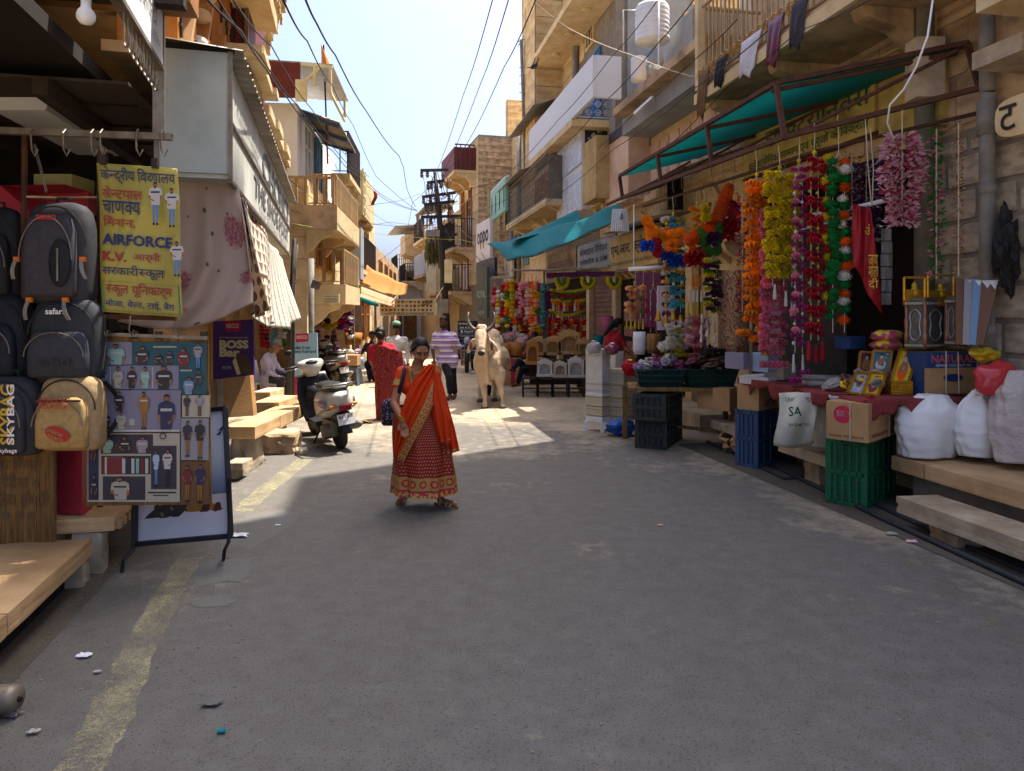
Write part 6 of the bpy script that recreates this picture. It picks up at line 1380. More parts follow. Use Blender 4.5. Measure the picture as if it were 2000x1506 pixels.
def tinsel(lab,x,y0,y1,wpx,D,mats,n,leaf=.05,group=GG,cat='garland',ytop=None,shape=None):
 t=thing('garland',lab,cat,P(x,y1,D),0,group);q=random.Random(int(x));top,bot=P(x,y0,D),P(x,y1,D);mb=MB();mb.tube([P(x,ytop or y0,D),top,bot],.006,5);mb.build('string',CORD,t);mb=MB()
 for k in range(n):
  a=q.random();ph=q.uniform(0,2*pi);r_=wpx/F*D*(shape(a)if shape else 1)*sqrt(q.random());c=top.lerp(bot,a)+V(cos(ph)*r_,sin(ph)*r_*.6,0)
  d=V(cos(ph)+q.uniform(-.6,.6),sin(ph),q.uniform(-.8,.6)).normalized();s_=d.cross(V(q.uniform(-1,1),q.uniform(-1,1),q.uniform(-1,1))).normalized()*leaf*.22;l=leaf*q.uniform(.6,1.2)
  mb.add([c,c+d*l*.5+s_,c+d*l,c+d*l*.5-s_],[(0,1,2,3)],q.randrange(len(mats)))
 tag(mb.build('tinsel',mats,t),kind='stuff');return t
tinsel('fat pink and white tinsel leaf garland nearest the wall',1762,262,440,38,6.3,[PKW,PKW,flm('rose_petals','C83E5E','A82C4A')],1100,.07,ytop=215,shape=lambda a:(.5+.6*sin(pi*min(1,a*1.15+.05)))*(1 if a<.75 else 1.1))
tinsel('dark purple foil tinsel behind the red sash',1692,318,470,24,7.0,[PU,PU,SILV],700,.05)
tinsel('gold foil tinsel strand behind the tricolour pompoms',1664,300,480,17,7.1,[GOLD,IRON],500,.045)
tinsel('dark maroon and orange foil strand beside the brocade cloth',1450,380,610,8,8.2,[PU,RD,OG],380,.05)
tinsel('gold bead strings hanging on the stone wall',1872,240,540,8,6.0,[GOLD,GOLD,SILV,RD],620,.025)
tinsel('green leaf creeper strand with small pink buds beside the service post',1829,250,545,9,6.2,[LEAF,GN,PK],300,.06)
rs_=thing('red_scarf','red printed religious sash draped over the white pipe','cloth',P(1695,600,6.6))
def sash(a,b):return P(1664+34*a+(26*a+2)*b*(1-.2*b)+3*sin(a*8),398+8*a+(118+92*a)*b,6.62+.03*sin(a*10+b*4))
mb=MB();mb.grid(sash,12,18,th=.004);mb.build('cloth',mat('red_satin','B0202A','8E1620',12,.45,.2,60,trans=.15),rs_,True)
mb=MB()
for s_,a,b in(('ॐ',.72,.30),('जय',.74,.62),('माता',.72,.75),('दी',.7,.88)):put_text(mb,s_,sash(a,b)-V(.03,.02,0),X1,Z1,.09,.1,.01)
mb.build('lettering',mat('gold_print','D6A83A','C09428',6,.5,0),rs_)
wp=thing('white_pipe','white plastic pipe slung level among the garlands','pipe',P(1640,420,7));mb=MB();mb.tube([P(1540,428,7.4),P(1660,408,6.9),P(1752,386,6.5)],.022,8);mb.tube([P(1545,452,7.6),P(1700,418,6.9)],.016,8);mb.build('pipe',WHITEPL,wp,True)
mb=MB();mb.tube([P(1690,230,6.6),P(1695,320,6.6),P(1702,398,6.6)],.006,4);mb.tube([P(1700,250,6.6),P(1706,330,6.6),P(1704,395,6.6)],.006,4);mb.build('string',CORD,wp)
ww=thing('loose_cable','long white cable looping down from the balcony over the awning','cord',P(1790,120,6));mb=MB();mb.tube([P(1822,0,5.6),P(1812,70,5.6),P(1790,130,5.7),P(1765,175,5.8),P(1738,205,5.9),P(1733,240,6),P(1745,270,6.1),P(1755,262,6.2)],.008,6);mb.build('cord',WHITEPL,ww,True)
pk_=thing('packet_strip','strip of clear packets hanging in front of the dark doorway','packets',P(1731,595,6.8));mb=MB()
def plastic(t):
 t.set(t.mix(t.noise(14,4,.6,t.coord()),'BDBAB4','7E7A74'),.12,0,.6);t.bump(t.noise(26,5,.7,t.coord()),.8,.03);t.alpha(.62)
PLAST=pm('clear_plastic',plastic)
for k in range(6):mb.grid(lambda a,b:P(1721+20*a,447+k*25+23*b,6.75+.02*sin(a*5+k)),3,3,th=.01)
mb.build('packets',PLAST,pk_)
GM='festival hangings over the basket stall'
def toran(lab,pts,D,m,r,n,drops=(),ends=None,group=GM):
 """thick swag of flowers along pixel points with hanging drops"""
 t=thing('garland',lab,'garland',P(*pts[len(pts)//2],D),0,group);path=[]
 for i in range(n+1):x,y=lerpl(pts,i/n);path.append(P(x,y,D))
 mb=MB();mb.tube(path,.006,4)
 for x,y0,y1,mm,rr in drops:mb.tube([P(x,y0,D),P(x,y1,D)],.004,4)
 mb.build('string',CORD,t);q=random.Random(int(pts[0][0]))
 for p in path:s_=r*q.uniform(.9,1.1);link('blossom',fmesh('pompom',m),t,winv(t)@p,(q.random()*6,q.random()*6,0),(s_,)*3)
 for x,y0,y1,mm,rr in drops:
  k=max(1,int((y1-y0)/F*D/(rr*1.1)))
  for i in range(k):link('blossom',fmesh('pompom',mm),t,winv(t)@P(x,y0+(y1-y0)*(i+.5)/k,D-.01),(q.random()*6,q.random(),0),(rr,rr,rr*.8))
 for x,y,mm,rr in ends or():link('blossom',fmesh('disc',mm),t,winv(t)@P(x,y,D),(0,0,1),(rr,rr,rr*2))
 return t
toran('thick orange pompom swag with red heart and blue tassel ends',[(1262,430),(1275,452),(1300,462),(1328,455)],9.45,MG,.075,18,[(1268,445,470,MG,.05),(1284,465,500,RD,.07),(1306,465,495,MG,.07),(1320,465,495,MG,.07)],[(1265,480,BL,.12),(1302,500,BL,.1),(1318,508,BL,.13),(1326,512,BL,.1)])
toran('orange and red flower swag rising to the awning iron',[(1345,470),(1380,455),(1405,420),(1422,370)],9.2,OG,.085,20,[(1352,455,500,OG,.06),(1390,430,452,RD,.08),(1432,390,455,flm('crimson_petals','A8142E','861024'),.08),(1440,400,450,PU,.05)],[(1415,455,RD,.16),(1398,440,MGT,.1),(1425,440,RD,.15),(1362,505,RD,.16),(1350,505,RD,.12)])
toran('light green leaf swag with purple centre blossoms',[(1370,455),(1385,495),(1402,490),(1405,440)],9.15,LEAF,.06,22,[],[(1388,470,PU,.11),(1395,462,PU,.1)])
garland('white and turquoise bell hanging with gold bells at its foot',1315,420,610,9.6,[(-.1,[('disc',WH),('bead',YL),('disc',PE)],1.2),(0,[('disc',CY),('bell',CY),('bead',WH)],1.2),(.1,[('disc',YL),('bell',CY),('bead',WH)],1.2)],.06,.065,385,GM,tail=[('gbell',GOLD,-.2+.1*k,-.05-.05*(k%2),.06,1.2)for k in range(5)])
garland('peach flower tier hanging with yellow tassels',1240,555,625,10.6,[(-.08,[('pompom',PE)],.8),(0,[('pompom',PE)],.8),(.08,[('pompom',PE)],.8)],.11,.07,520,GM,tail=[('tassel',YL,-.12+.06*k,-.06,.03,2.6)for k in range(5)])
garland('green red and gold small tassel hanging under the white tube',1256,560,630,10.5,[(-.04,[('bead',GOLD),('tassel',GN)],1.5),(.04,[('bead',GOLD),('tassel',RD)],1.5)],.09,.035,520,GM)
garland('pink and yellow small tassel hanging under the white tube',1276,560,650,10.4,[(-.04,[('bead',YL),('tassel',MGT)],1.5),(.05,[('bead',YL),('tassel',MGT)],1.5)],.1,.035,520,GM)
garland('orange strip hanging with white bells and yellow fringe',1362,400,530,9.3,[(-.04,[('bell',MG),('disc',YL)],1.1),(.05,[('bell',MG)],1.1)],.07,.06,375,GM,tail=[('tassel',WH,-.1+.05*k,-.32,.03,2.6)for k in range(5)]+[('tassel',YL,-.12+.06*k,-.52,.035,3.2)for k in range(5)]+[('tassel',MG,-.06+.05*k,-.12,.04,2)for k in range(3)])
garland('tall yellow silk strand high in the basket stall',1376,395,440,9.0,[(0,[('disc',YL)],1.4)],.05,.07,370,GM)
garland('pale pink paper flower cascade above the red pots',1362,610,680,9.3,[(-.1,[('disc',PKW)],1),(0,[('disc',PK)],1),(.1,[('disc',PKW)],1)],.05,.07,None,GM,topknot=False)
garland('purple and lime blossom strand beside the brocade cloth',1392,500,620,9.0,[(-.06,[('disc',YL),('disc',PU),('disc',LEAF)],1.2),(.05,[('disc',LEAF),('disc',PU)],1.2)],.06,.075,None,GM,topknot=False)
garland('white bell cluster strand hanging low by the brocade cloth',1382,615,680,8.9,[(-.08,[('tassel',WH)],1.4),(0,[('tassel',WH)],1.4),(.08,[('tassel',WH)],1.4)],.11,.04,None,GM,topknot=False)
garland('white shell flower strand ending in yellow blossoms',1322,625,690,9.5,[(-.08,[('disc',WH)],1),(.02,[('disc',WH),('disc',YL)],1),(.1,[('disc',WH)],1)],.06,.075,None,GM,topknot=False,tail=[('disc',YL,-.1+.06*k,-.02,.08,1)for k in range(6)])
tube_=thing('tube_light','white tube fitting hung level over the peach hangings','tube light',P(1262,524,10.4));mb=MB();mb.tube([P(1228,526,10.5),P(1297,522,10.3)],.03,8);mb.tube([P(1238,400,10.8),P(1238,525,10.5)],.008,4);mb.build('fitting',WHITEPL,tube_,True)
for lab,x0,x1,y0,y1,D,c1,c2 in(('lilac printed packet card hanging in clear plastic',1284,1318,558,645,10.0,'B8B0C0','C9B9C4'),('mauve cloth packet behind the tassel hangings',1242,1290,532,640,11.0,'8A4E6E','6E3C58')):
 t=thing('hanging_packet',lab,'packet',P((x0+x1)/2,y1,D));mb=MB();mb.prism([P(x0,y1,D),P(x1,y1-2,D),P(x1,y0,D),P(x0,y0,D)],V(0,.03,0));mb.build('packet',mat('packet%d'%x0,c1,c2,9,.3,.1),t)
 if x0==1284:
  mb=MB()
  for k in range(4):c=P(1301,575+k*19,D)-V(0,.01,0);mb.add([c+V(.07*cos(2*pi*j/8),0,.05*sin(2*pi*j/8))for j in range(8)],[tuple(range(8))])
  mb.build('printed_flowers',MATS['print_maroon'],t)
def brocade(t):
 co=t.coord();v=t.noise(9,3,.5,co);w_=t.n('ShaderNodeTexWave');w_.inputs['Scale'].default_value=7;w_.inputs['Distortion'].default_value=26;w_.inputs['Detail'].default_value=3;t.l(co,w_.inputs['Vector'])
 t.set(t.mix(t.ramp(w_.outputs['Fac'],[(.35,0.0),(.5,1.0)]),'8A4A40','B49468'),.7)
bc=thing('brocade_cloth','red and gold brocade hanging behind the basket stall','cloth',P(1430,690,9));mb=MB();mb.grid(lambda a,b:P(1402+60*a,528+162*b,9.0+.04*sin(a*8)),8,8,th=.01);mb.build('cloth',pm('brocade',brocade),bc,True)
# ------------------------------------------------------------------ far garland stall on the right and the one on the left
def fstrand(x,y0,y1,D,mats,lab,group,r=.06,kind=0):
 t=thing('garland',lab,'garland',P(x,y1,D),0,group);mb=MB();q=random.Random(int(x*3));n=max(4,int((y1-y0)/F*D/(r*1.25)))
 for i in range(n):
  c=P(x+q.uniform(-.8,.8),y0+(y1-y0)*(i+.5)/n,D);k=r*(q.uniform(.8,1.15)if kind==0 else(.6+.7*((i%4)/3)))
  mb.ell(c,(k,k,k*.7),7,5,m=(i//2)%len(mats)if kind==0 else i%len(mats),rot=Matrix.Rotation(q.random()*3,3,'Z'),lump=.5)
 mb.build('blossoms',mats,t);o=t.children[0]if t.children else None
 mb=MB();mb.tube([P(x,y0-8,D),P(x,y1,D)],.008,4);mb.build('string',CORD,t);return t
GR,GLF='garlands at the far stall by the cow','garlands at the stall behind the scooters'
far=[(966,560,600,[RD,PK],'red and pink garland stub beside the grey green banner'),(972,566,640,[WH,YL],'thin white and yellow garland left end of the far stall'),(982,556,628,[RD,WH,RD],'red and white banded garland over the cow horn'),(990,552,640,[OG,LEAF,YL],'orange and leaf garland at the far stall'),(1001,546,620,[YL],'solid deep yellow garland, brightest of the far stall'),(1010,552,618,[RD,PKW],'crimson and blush garland at the far stall'),(1017,552,612,[PKW],'blush pink garland at the far stall'),(1024,550,616,[PK,RD],'rose garland at the far stall'),(1031,548,624,[PKW,WH],'pale cream garland at the far stall'),(1039,548,655,[OG,PE],'apricot garland at the far stall'),(1047,548,660,[PE,GOLD],'tan and gold garland at the far stall'),(1054,552,650,[MGT,YL,PK,LEAF],'pink yellow and green spotted garland at the far stall'),(1061,552,640,[CY],'light blue garland at the far stall'),(1070,566,610,[PU],'plum garland beside the stall pole')]
for x,y0,y1,ms,lab in far:fstrand(x,y0,y1,16.8-(x-966)*.008,ms,lab,GR,.075)
for k in range(10):fstrand(966+k*10+rnd.uniform(-2,2),618+rnd.uniform(-6,8),655+rnd.uniform(-6,10),17.2,[[RD,GOLD],[PE,RD],[MGT,LEAF],[GOLD,PU],[OG,WH]][k%5],'short mixed bead garland low in the far stall, %s along'%ORD[k],GR,.07)
for k in range(12):fstrand(1073+k*6.2,622+rnd.uniform(-4,4),660+rnd.uniform(-5,5),15.8,[[RD],[OG,GOLD],[RD,PE]][k%3],'red tassel strand below the marigold toran, %s from its pole'%ORD[k],GR,.05)
def arc(x0,x1,y,dip,n):return[(x0+(x1-x0)*k/n,y+dip*sin(pi*k/n))for k in range(n+1)]
tn=thing('toran','wide marigold toran with yellow rows and crimson pendants at the far stall','door hanging',P(1105,590,15.6),0,None);D=15.6
for nm,m_,rows,r in(('marigold_rows',YL,[arc(1076,1140,566,4,26),arc(1078,1142,586,3,24),arc(1074,1140,606,10,24)],.035),('crimson_rows',RD,[arc(1078,1138,576,3,22),arc(1090,1120,588,14,12)],.035),('green_rows',LEAF,[arc(1086,1124,579,8,12),arc(1080,1138,571,4,18)],.03),('orange_rows',OG,[arc(1080,1138,591,4,20)],.032)):
 mb=MB()
 for row in rows:
  for x,y in row:mb.ell(P(x,y,D+rnd.uniform(-.03,.03)),(r,r,r),6,4,lump=.4)
 tag(mb.build(nm,m_,tn),kind='stuff')
for k in range(9):mb=MB();mb.lathe([(.012,0),(.02,-.04),(.03,-.16),(.035,-.2),(0,-.2)],P(1081+k*7,590,D-.02),7);mb.build('tassel',(WH,GOLD,RD)[k%3],tn)
vl=thing('valance','plum valance string with yellow marigold loops across the shutter','door hanging',P(1130,540,15.4));mb=MB();D=15.5
mb.grid(lambda a,b:P(1068+132*a,533-3*a+5*sin(a*20)*b*.3+9*b,D-2*a*.7),40,2,th=.02);mb.build('valance',PU,vl)
for c_,D in((1098,15.3),(1149,14.7),(1200,14.1)):
 mb=MB();
 for k in range(12):a=pi*k/11;mb.ell(P(c_+12*cos(a),545+17*sin(a),D),(.045,)*3,6,4,lump=.4)
 mb.build('marigold_loop',YL,vl);mb=MB()
 for k in range(8):a=pi*k/7;mb.ell(P(c_+7*cos(a),545+10*sin(a),D),(.035,)*3,6,4,lump=.4)
 mb.build('green_loop',LEAF,vl)
fp=thing('pipe_stand','grey pipe frame carrying the far garland stall','frame',P(1065,700,16));mb=MB()
for a,b in((P(1000,528,17.5),P(1076,528,16)),(P(1063,528,16.2),P(1062,655,16.2)),(P(1076,528,16),P(1190,520,13.5)),(P(962,542,18),P(1004,542,17.2))):mb.tube([a,b],.03,6)
mb.build('pipes',PIPE,fp)
for k,(x,ms)in enumerate(((585,[WH,PKW]),(598,[WH]),(614,[RD,WH]),(622,[MGT,PKW]),(640,[YL,WH,PU]),(655,[PK,YL]),(666,[RD,PU]),(676,[MGT]),(684,[WH,PU]))):
 fstrand(x,598+rnd.uniform(0,6),648+rnd.uniform(-5,18),17.6,ms,('white tier','pure white','red and white','mauve','yellow tier','pink and yellow','crimson','magenta','white and plum')[k]+' garland under the grey stall sheet',GLF,.09,1)
for k,(x,ms)in enumerate(((512,[RD]),(522,[PU,RD]),(534,[CY]),(548,[WH]),(556,[WH,LEAF]),(572,[OG]),(574,[RD,OG]))):
 fstrand(x,618,672+rnd.uniform(-8,20),14.6,ms,('dark red','plum','sky blue','cream','white leaf','orange','orange red')[k]+' garland behind the sitting old man',GLF,.06)
ss=thing('stall_sheet','grey tarpaulin roof over the left garland stall','tarpaulin',P(630,585,17.4));mb=MB();mb.grid(lambda a,b:P(572+115*a,579+12*a+10*b+5*sin(a*7)*(1-b),16.6+1.6*b),16,5,th=.02);mb.build('sheet',tarp('grey_tarp','8E97A0','6E7882',.2),ss,True)
mb=MB();mb.bar(V(P(690,0,17.8).x,17.8,0),P(690,590,17.8),.06);mb.bar(V(P(578,0,17.8).x,17.8,0),P(578,590,17.8),.06);mb.build('stall_post',WOOD_OLD,ss)
gp=thing('street_post','grey square post with a green box below the small white sign','post',P(698,640,19));mb=MB();mb.bar(V(P(698,0,19).x,19,0),P(697,560,19),.14);mb.build('post',PIPE,gp);mb=MB();mb.box(P(697,566,18.9),(.2,.18,.2));mb.build('green_box',MATS['green_petals'],gp)
tg=thing('goods_table','low stall table of white packets and cardboard behind the scooters','table',P(655,735,17));mb=MB();mb.box(V(P(640,0,17.2).x,17.2,.62),(1.4,.7,.05))
for sx in(-.6,.6):mb.bar(V(P(640,0,17.2).x+sx,17.2,0),V(P(640,0,17.2).x+sx,17.2,.6),.06)
mb.build('table_top',WOOD_OLD,tg)
for k in range(12):t=thing('goods_packet','small white and lilac packets heaped on the left stall table','packet',P(625+k*6.5,689,17.1),0,'packets on the left stall table');mb=MB();mb.ell(V(P(625+k*6.5,0,17.1).x,17.1+.1*(k%3),.7+.05*(k%2)),(.1,.09,.07),7,5,lump=.5);mb.build('packet',(WH,PLAST,PKW)[k%3],t)
cb=thing('cardboard_box','brown cardboard carton standing on the grey plastic stool','box',P(682,712,16.6));mb=MB();mb.box(P(682,703,16.8),(.46,.4,.24));mb.build('carton',CARD,cb)
stl=thing('plastic_stool','grey plastic stool with arched sides near the scooters','stool',P(686,745,16.6));c=V(P(686,0,16.8).x,16.8,0);mb=MB();SM=mat('grey_stool','6A7078','5A6068',4,.5,0)
mb.box(c+V(0,0,.40),(.36,.36,.04));mb.build('seat',SM,stl)
for sx in(-1,1):
 for sy in(-1,1):mb=MB();mb.bar(c+V(sx*.2,sy*.2,0),c+V(sx*.15,sy*.15,.378),.08);mb.build('leg',SM,stl)
mb=MB();mb.box(c+V(0,-.19,.06),(.4,.03,.08));mb.box(c+V(0,-.165,.34),(.3,.03,.07));mb.build('skirt',SM,stl)
bkt=thing('orange_crate','tan wicker hamper at the far end of the left stall','basket',P(690,662,18.5));mb=MB();mb.lathe([(.2,0),(.24,.3),(.22,.3),(.0,.25)],P(690,673,18.4),12);mb.build('hamper',WOOD,bkt,True)
ctn=thing('water_can','pale blue water can on the ground by the far stall','can',P(705,722,18));mb=MB();c=G(704,722);mb.lathe([(.13,0),(.14,.3),(.1,.36),(.04,.38),(.04,.43),(0,.43)],c,12);mb.build('can',mat('blue_can','7E9AAA','6A8898',4,.4,0),ctn,True)
sk=thing('sack','white sack slumped by the far left stall','sack',P(693,715,18.6));mb=MB();c=G(694,718);mb.ell(c+V(0,.3,.3),(.22,.2,.36),10,8,lump=.25);mb.build('sack',WHITE,sk,True)
# ------------------------------------------------------------------ RIGHT: tables and goods
def corner(x,y,xl,xr,a=.75,z=0.0,D=None):
 """nearest corner from its pixel on plane z, and the two side lengths that reach pixel columns xl, xr"""
 c=P(x,y,D)if D else G(x,y,z);ca,sa=cos(a),sin(a);k=(xl-HX)/F;l=(c.x-k*c.y)/(ca+k*sa);k=(xr-HX)/F;r=(k*c.y-c.x)/(sa-k*ca)
 return c,V(-ca,sa,0),V(sa,ca,0),l,r
def cbox(lab,cat,name,x,y,xl,xr,ytop,m,a=.75,z=0.0,D=None,pname='body',group=None,root=None):
 c,dl,dr,l,r=corner(x,y,xl,xr,a,z,D);h=(y-ytop)/F*c.y;t=root or thing(name,lab,cat,c,0,group)
 mb=MB();mb.prism([c,c+dr*r,c+dr*r+dl*l,c+dl*l],V(0,0,h));b=mb.build(pname,m,t);return t,c,dl,dr,l,r,h
def crate(lab,x,y,xl,xr,ytop,m,a=.75,z=0.0,nh=13,nv=5,bands=(0,.5,1)):
 c,dl,dr,l,r=corner(x,y,xl,xr,a,z);h=(y-ytop)/F*c.y;t=thing('crate',lab,'crate',c,0,None)
 mb=MB();i=.012;mb.prism([c+(dl+dr)*i,c+dr*(r-i)+dl*i,c+dr*(r-i)+dl*(l-i),c+dr*i+dl*(l-i)],V(0,0,h*.98));mb.build('liner',m,t)
 for d,n_,L_ in((dl,dr*-1,l),(dr,dl*-1,r)):
  mb=MB()
  for q_ in bands:mb.bar(c+V(0,0,.02+(h-.04)*q_)+n_*.002,c+d*L_+V(0,0,.02+(h-.04)*q_)+n_*.002,.045,.016,up=n_)
  for k in range(nh):zz=h*(k+.5)/nh;mb.bar(c+V(0,0,zz),c+d*L_+V(0,0,zz),.009,.014,up=n_)
  for k in range(nv+1):p=c+d*(L_*(.02+.96*k/nv))+n_*.003;mb.bar(p,p+V(0,0,h),.022 if k not in(0,nv)else.05,.014,up=n_)
  mb.build('crate_side',m,t)
 return t,c,dl,dr,l,r,h
def ftext(t,s_,c,d,nrm,L_,h,a,b,e,f,m,bold=.02):mb=MB();put_text(mb,s_,c+d*(L_*a)+V(0,0,h*e)+nrm*.004,d,Z1,L_*(b-a),h*(f-e),bold,.0);mb.build('lettering',m,t)
GCR=mat('green_crate','1C6A44','145236',5,.55,.15,60,rand=0,dirt='4A4A3A',dscale=5,damt=.4);BCR=mat('blue_crate','3A5478','2C4262',5,.6,.15,60,rand=0,dirt='5A5A58',dscale=5,damt=.5);KCR=mat('black_crate','2E3532','232826',5,.6,.15,60,rand=0,dirt='4E4A42',dscale=5,damt=.5)
crate('tall green plastic crate on end under the cardboard box',1690,996,1617,1747,862,GCR,.8)
crate('faded blue plastic crate on end under the brown carton',1478,916,1440,1530,803,BCR,.8,nv=4)
crate('lower black plastic crate of the pair under the basket table',1300,879,1243,1331,822,KCR,.45,nh=8)
zc=.37;crate('upper black plastic crate of the pair under the basket table',1298,823,1238,1331,772,KCR,.45,z=zc,nh=8)
n0,n1=.32,1.24;tu0,tu1=R.uD(6.2),R.uD(8.3);TZ=.965
tb=thing('goods_table','long stall table with a dull red cover holding the religious pictures','table',R.at((tu0+tu1)/2,.8,0))
part('table_top',R,tu0,tu1,n0,n1,TZ-.04,TZ,WOOD_OLD,tb);REDC=mat('dull_red_cloth','8A3A38','6E2C2C',5,.9,.2,60,rand=0)
mb=MB();mb.grid(lambda a,b:R.at(tu0+(tu1-tu0)*a,n1+.01+.015*sin(a*40)*b,TZ+.006-(.10+.05*sin(a*23)+.03*sin(a*51))*b),60,4,th=.004);mb.grid(lambda a,b:R.at(tu0+(tu1-tu0)*a,n0+(n1+.01-n0)*b,TZ+.006),6,2);mb.grid(lambda a,b:R.at(tu0-.01-.012*sin(a*30)*b,n1+(n0-n1)*a,TZ+.006-(.11+.05*sin(a*13)+.03*sin(a*29))*b),36,4,th=.004);mb.build('cover',REDC,tb,True)
for u in(tu0+.1,tu1-.1):part('leg',R,u,u+.06,n0+.05,n0+.11,.45,TZ-.042,WOOD_OLD,tb)
tb2=thing('basket_table','rough stall table carrying the two green baskets','table',G(1340,850));z2=.76
c,dl,dr,l,r=corner(1330,757,1232,1450,.1,z2-.0);mb=MB();p0=G(1228,757,z2);p1=G(1446,760,z2);mb.prism([p0,p1,p1+V(.1,.75,0),p0+V(.1,.75,0)],V(0,0,-.04));mb.build('table_top',WOOD_OLD,tb2)
for p in(p0+V(.06,.7,-.042),p1+V(-.05,.1,-.042),p1+V(.02,.68,-.042)):mb=MB();mb.bar(p,V(p.x,p.y,.0),.06);mb.build('leg',WOOD_OLD,tb2)
mb=MB();mb.bar(V(p1.x-.05,p1.y+.1,.2),V(p0.x+.5,p0.y+.7,.2),.04);mb.build('stretcher',WOOD_OLD,tb2)
def basket(lab,x0,x1,yt,yb,z,dep=.45):
 a,b=G(x0,yb,z),G(x1,yb,z);h=(yb-yt)/F*a.y;t=thing('basket',lab,'basket',(a+b)/2,0,None);D_=V(.03,dep,0);ins=V(.05,.04,0);ax=(b-a).normalized()
 bo=[a+ax*.06+V(0,.05,0),b-ax*.06+V(0,.05,0),b-ax*.06+D_-V(0,.05,0),a+ax*.06+D_-V(0,.05,0)];to=[q_+V(0,0,h)for q_ in(a,b,b+D_,a+D_)]
 mb=MB();mb.add(bo,[(3,2,1,0)])
 for i in range(4):
  p,q_,p2,q2=bo[i],bo[(i+1)%4],to[i],to[(i+1)%4]
  for k in range(4):f=k/3;mb.bar(p.lerp(p2,f),q_.lerp(q2,f),.035 if k in(0,3)else.018,.012)
  n=18 if i%2==0 else 8
  for k in range(n+1):mb.bar(p.lerp(q_,k/n),p2.lerp(q2,k/n),.012,.01)
  mb.add([p.lerp(p2,.0)+V(0,.02,0),q_.lerp(q2,0)+V(0,.02,0),q_.lerp(q2,.9)+V(0,.02,0),p.lerp(p2,.9)+V(0,.02,0)],[(0,1,2,3)])
 mb.build('basket',mat('dark_green_plastic','1A3A34','12302A',5,.5,.1,60,rand=.05),t);return(a+b)/2+V(.02,dep/2,h),(b-a).length
def heap(lab,name,cat,c,rx,ry,n,size,mats,group,seed,zs=.05,flat_=.7):
 q=random.Random(seed)
 for k in range(n):
  a,d=q.uniform(0,6.28),sqrt(q.random());p=c+V(rx*d*cos(a),ry*d*sin(a),zs*(1-d)*2.2+q.uniform(-.02,.03));t=thing(name,lab,cat,p,0,group);s_=size*q.uniform(.8,1.2)
  me=fmesh('lump%d'%(k%4),mats[k%len(mats)])if False else lump(mats[k%len(mats)],k%4);link(name+'_body',me,t,(0,0,0),(q.uniform(-.6,.6),q.uniform(-.6,.6),q.random()*6),(s_,s_,s_*flat_))
LUMPS={}
def lump(m,i):
 if(m.name,i)not in LUMPS:mb=MB();mb.ell((i*3.1,0,0),(1,1,1),12,8,lump=.75);mb.v=[(a-i*3.1,b,c_)for a,b,c_ in mb.v];LUMPS[(m.name,i)]=mb.mesh('lump',m,False)
 return LUMPS[(m.name,i)]
FOIL=mat('lilac_foil','A58FA6','6E4A70',22,.3,.4,60,metal=.2,rand=.2);BRNP=mat('brown_packet','7A5A4A','4E362C',16,.4,.4,50,rand=.25);SILVP=mat('grey_foil','A9A49C','75706A',16,.3,.4,50,rand=.2)
c,w_=basket('dark green basket of lilac packets, nearer the stacked boxes',1244,1342,722,757,z2);heap('crinkled lilac and maroon packets heaped in the first green basket','packet','packet',c,.27,.16,26,.075,[FOIL,mat('maroon_packet','7A2E48','4E1C30',16,.35,.4,50,rand=.2),SILVP],'packets in the first basket',1,.07)
c,w_=basket('dark green basket of brown packets, nearer the red table',1342,1443,722,758,z2);heap('flat brown packets heaped in the second green basket','packet','packet',c+V(0,0,.02),.3,.18,24,.1,[BRNP,DARKCLUT,BRNP,mat('maroon_packet','','')],'packets in the second basket',2,.1,.35)
t,c,dl,dr,l,r,h=cbox('cardboard box with red round print on the green crate','box','cardboard_box',1696,866,1614,1751,790,CARD,.8,z=.62);lf=lambda d,n_,L_,*a:ftext(t,a[0],c+d*L_ if d==dl else c,d*-1 if d==dl else d,n_,L_,h,*a[1:])
mb=MB();o_=c+dl*(l*.6)-dr*.004+V(0,0,h*.68);mb.add([o_-dl*(.075*cos(a))+V(0,0,.075*sin(a))for a in[2*pi*k/16 for k in range(16)]],[tuple(range(16))]);o_=c+dr*(r*.5)-dl*.004+V(0,0,h*.8);mb.add([o_+dr*(.06*cos(a))+V(0,0,.06*sin(a))for a in[2*pi*k/16 for k in range(16)]],[tuple(range(16))]);mb.build('printed_badge',MATS['badge_red'],t)
lf(dl,-dr,l,'SUMAN',.26,.58,.62,.78,TEXTWHITE);lf(dl,-dr,l,'FRAGILE  THIS SIDE UP',.06,.9,.08,.14,TEXTBRN);lf(dr,-dl,r,'HANDLE WITH CARE',.1,.9,.1,.2,TEXTRED)
mb=MB();mb.tube([c+dl*(l*.42)-dr*.006,c+dl*(l*.42)-dr*.006+V(0,0,h)],.006,4);mb.tube([c+dr*(r*.7)-dl*.006,c+dr*(r*.7)-dl*.006+V(0,0,h)],.006,4);mb.build('string',CORD,t)
t,c,dl,dr,l,r,h=cbox('plain brown carton with a small printed label on the blue crate','box','cardboard_box',1482,803,1440,1520,754,CARD,.8,z=.63);ftext(t,'LOT 24',c,dr,-dl,r,h,.3,.8,.15,.4,TEXTBLK)
for lab,x,y,xl,xr,yt,z in(('brown carton in shade behind the blue crate',1425,804,1392,1441,760,.5),('second shaded carton between basket table and blue crate',1398,800,1362,1410,764,.5)):cbox(lab,'box','cardboard_box',x,y,xl,xr,yt,CARD,.7,z=z)
NAVY=mat('navy_card','2B4470','24395E',5,.7,.05,30,rand=0)
t,c,dl,dr,l,r,h=cbox('cooking oil carton with navy top band beside the gold framed pictures','box','cardboard_box',1806,770,1772,1912,688,CARD,1.4,z=TZ+.02)
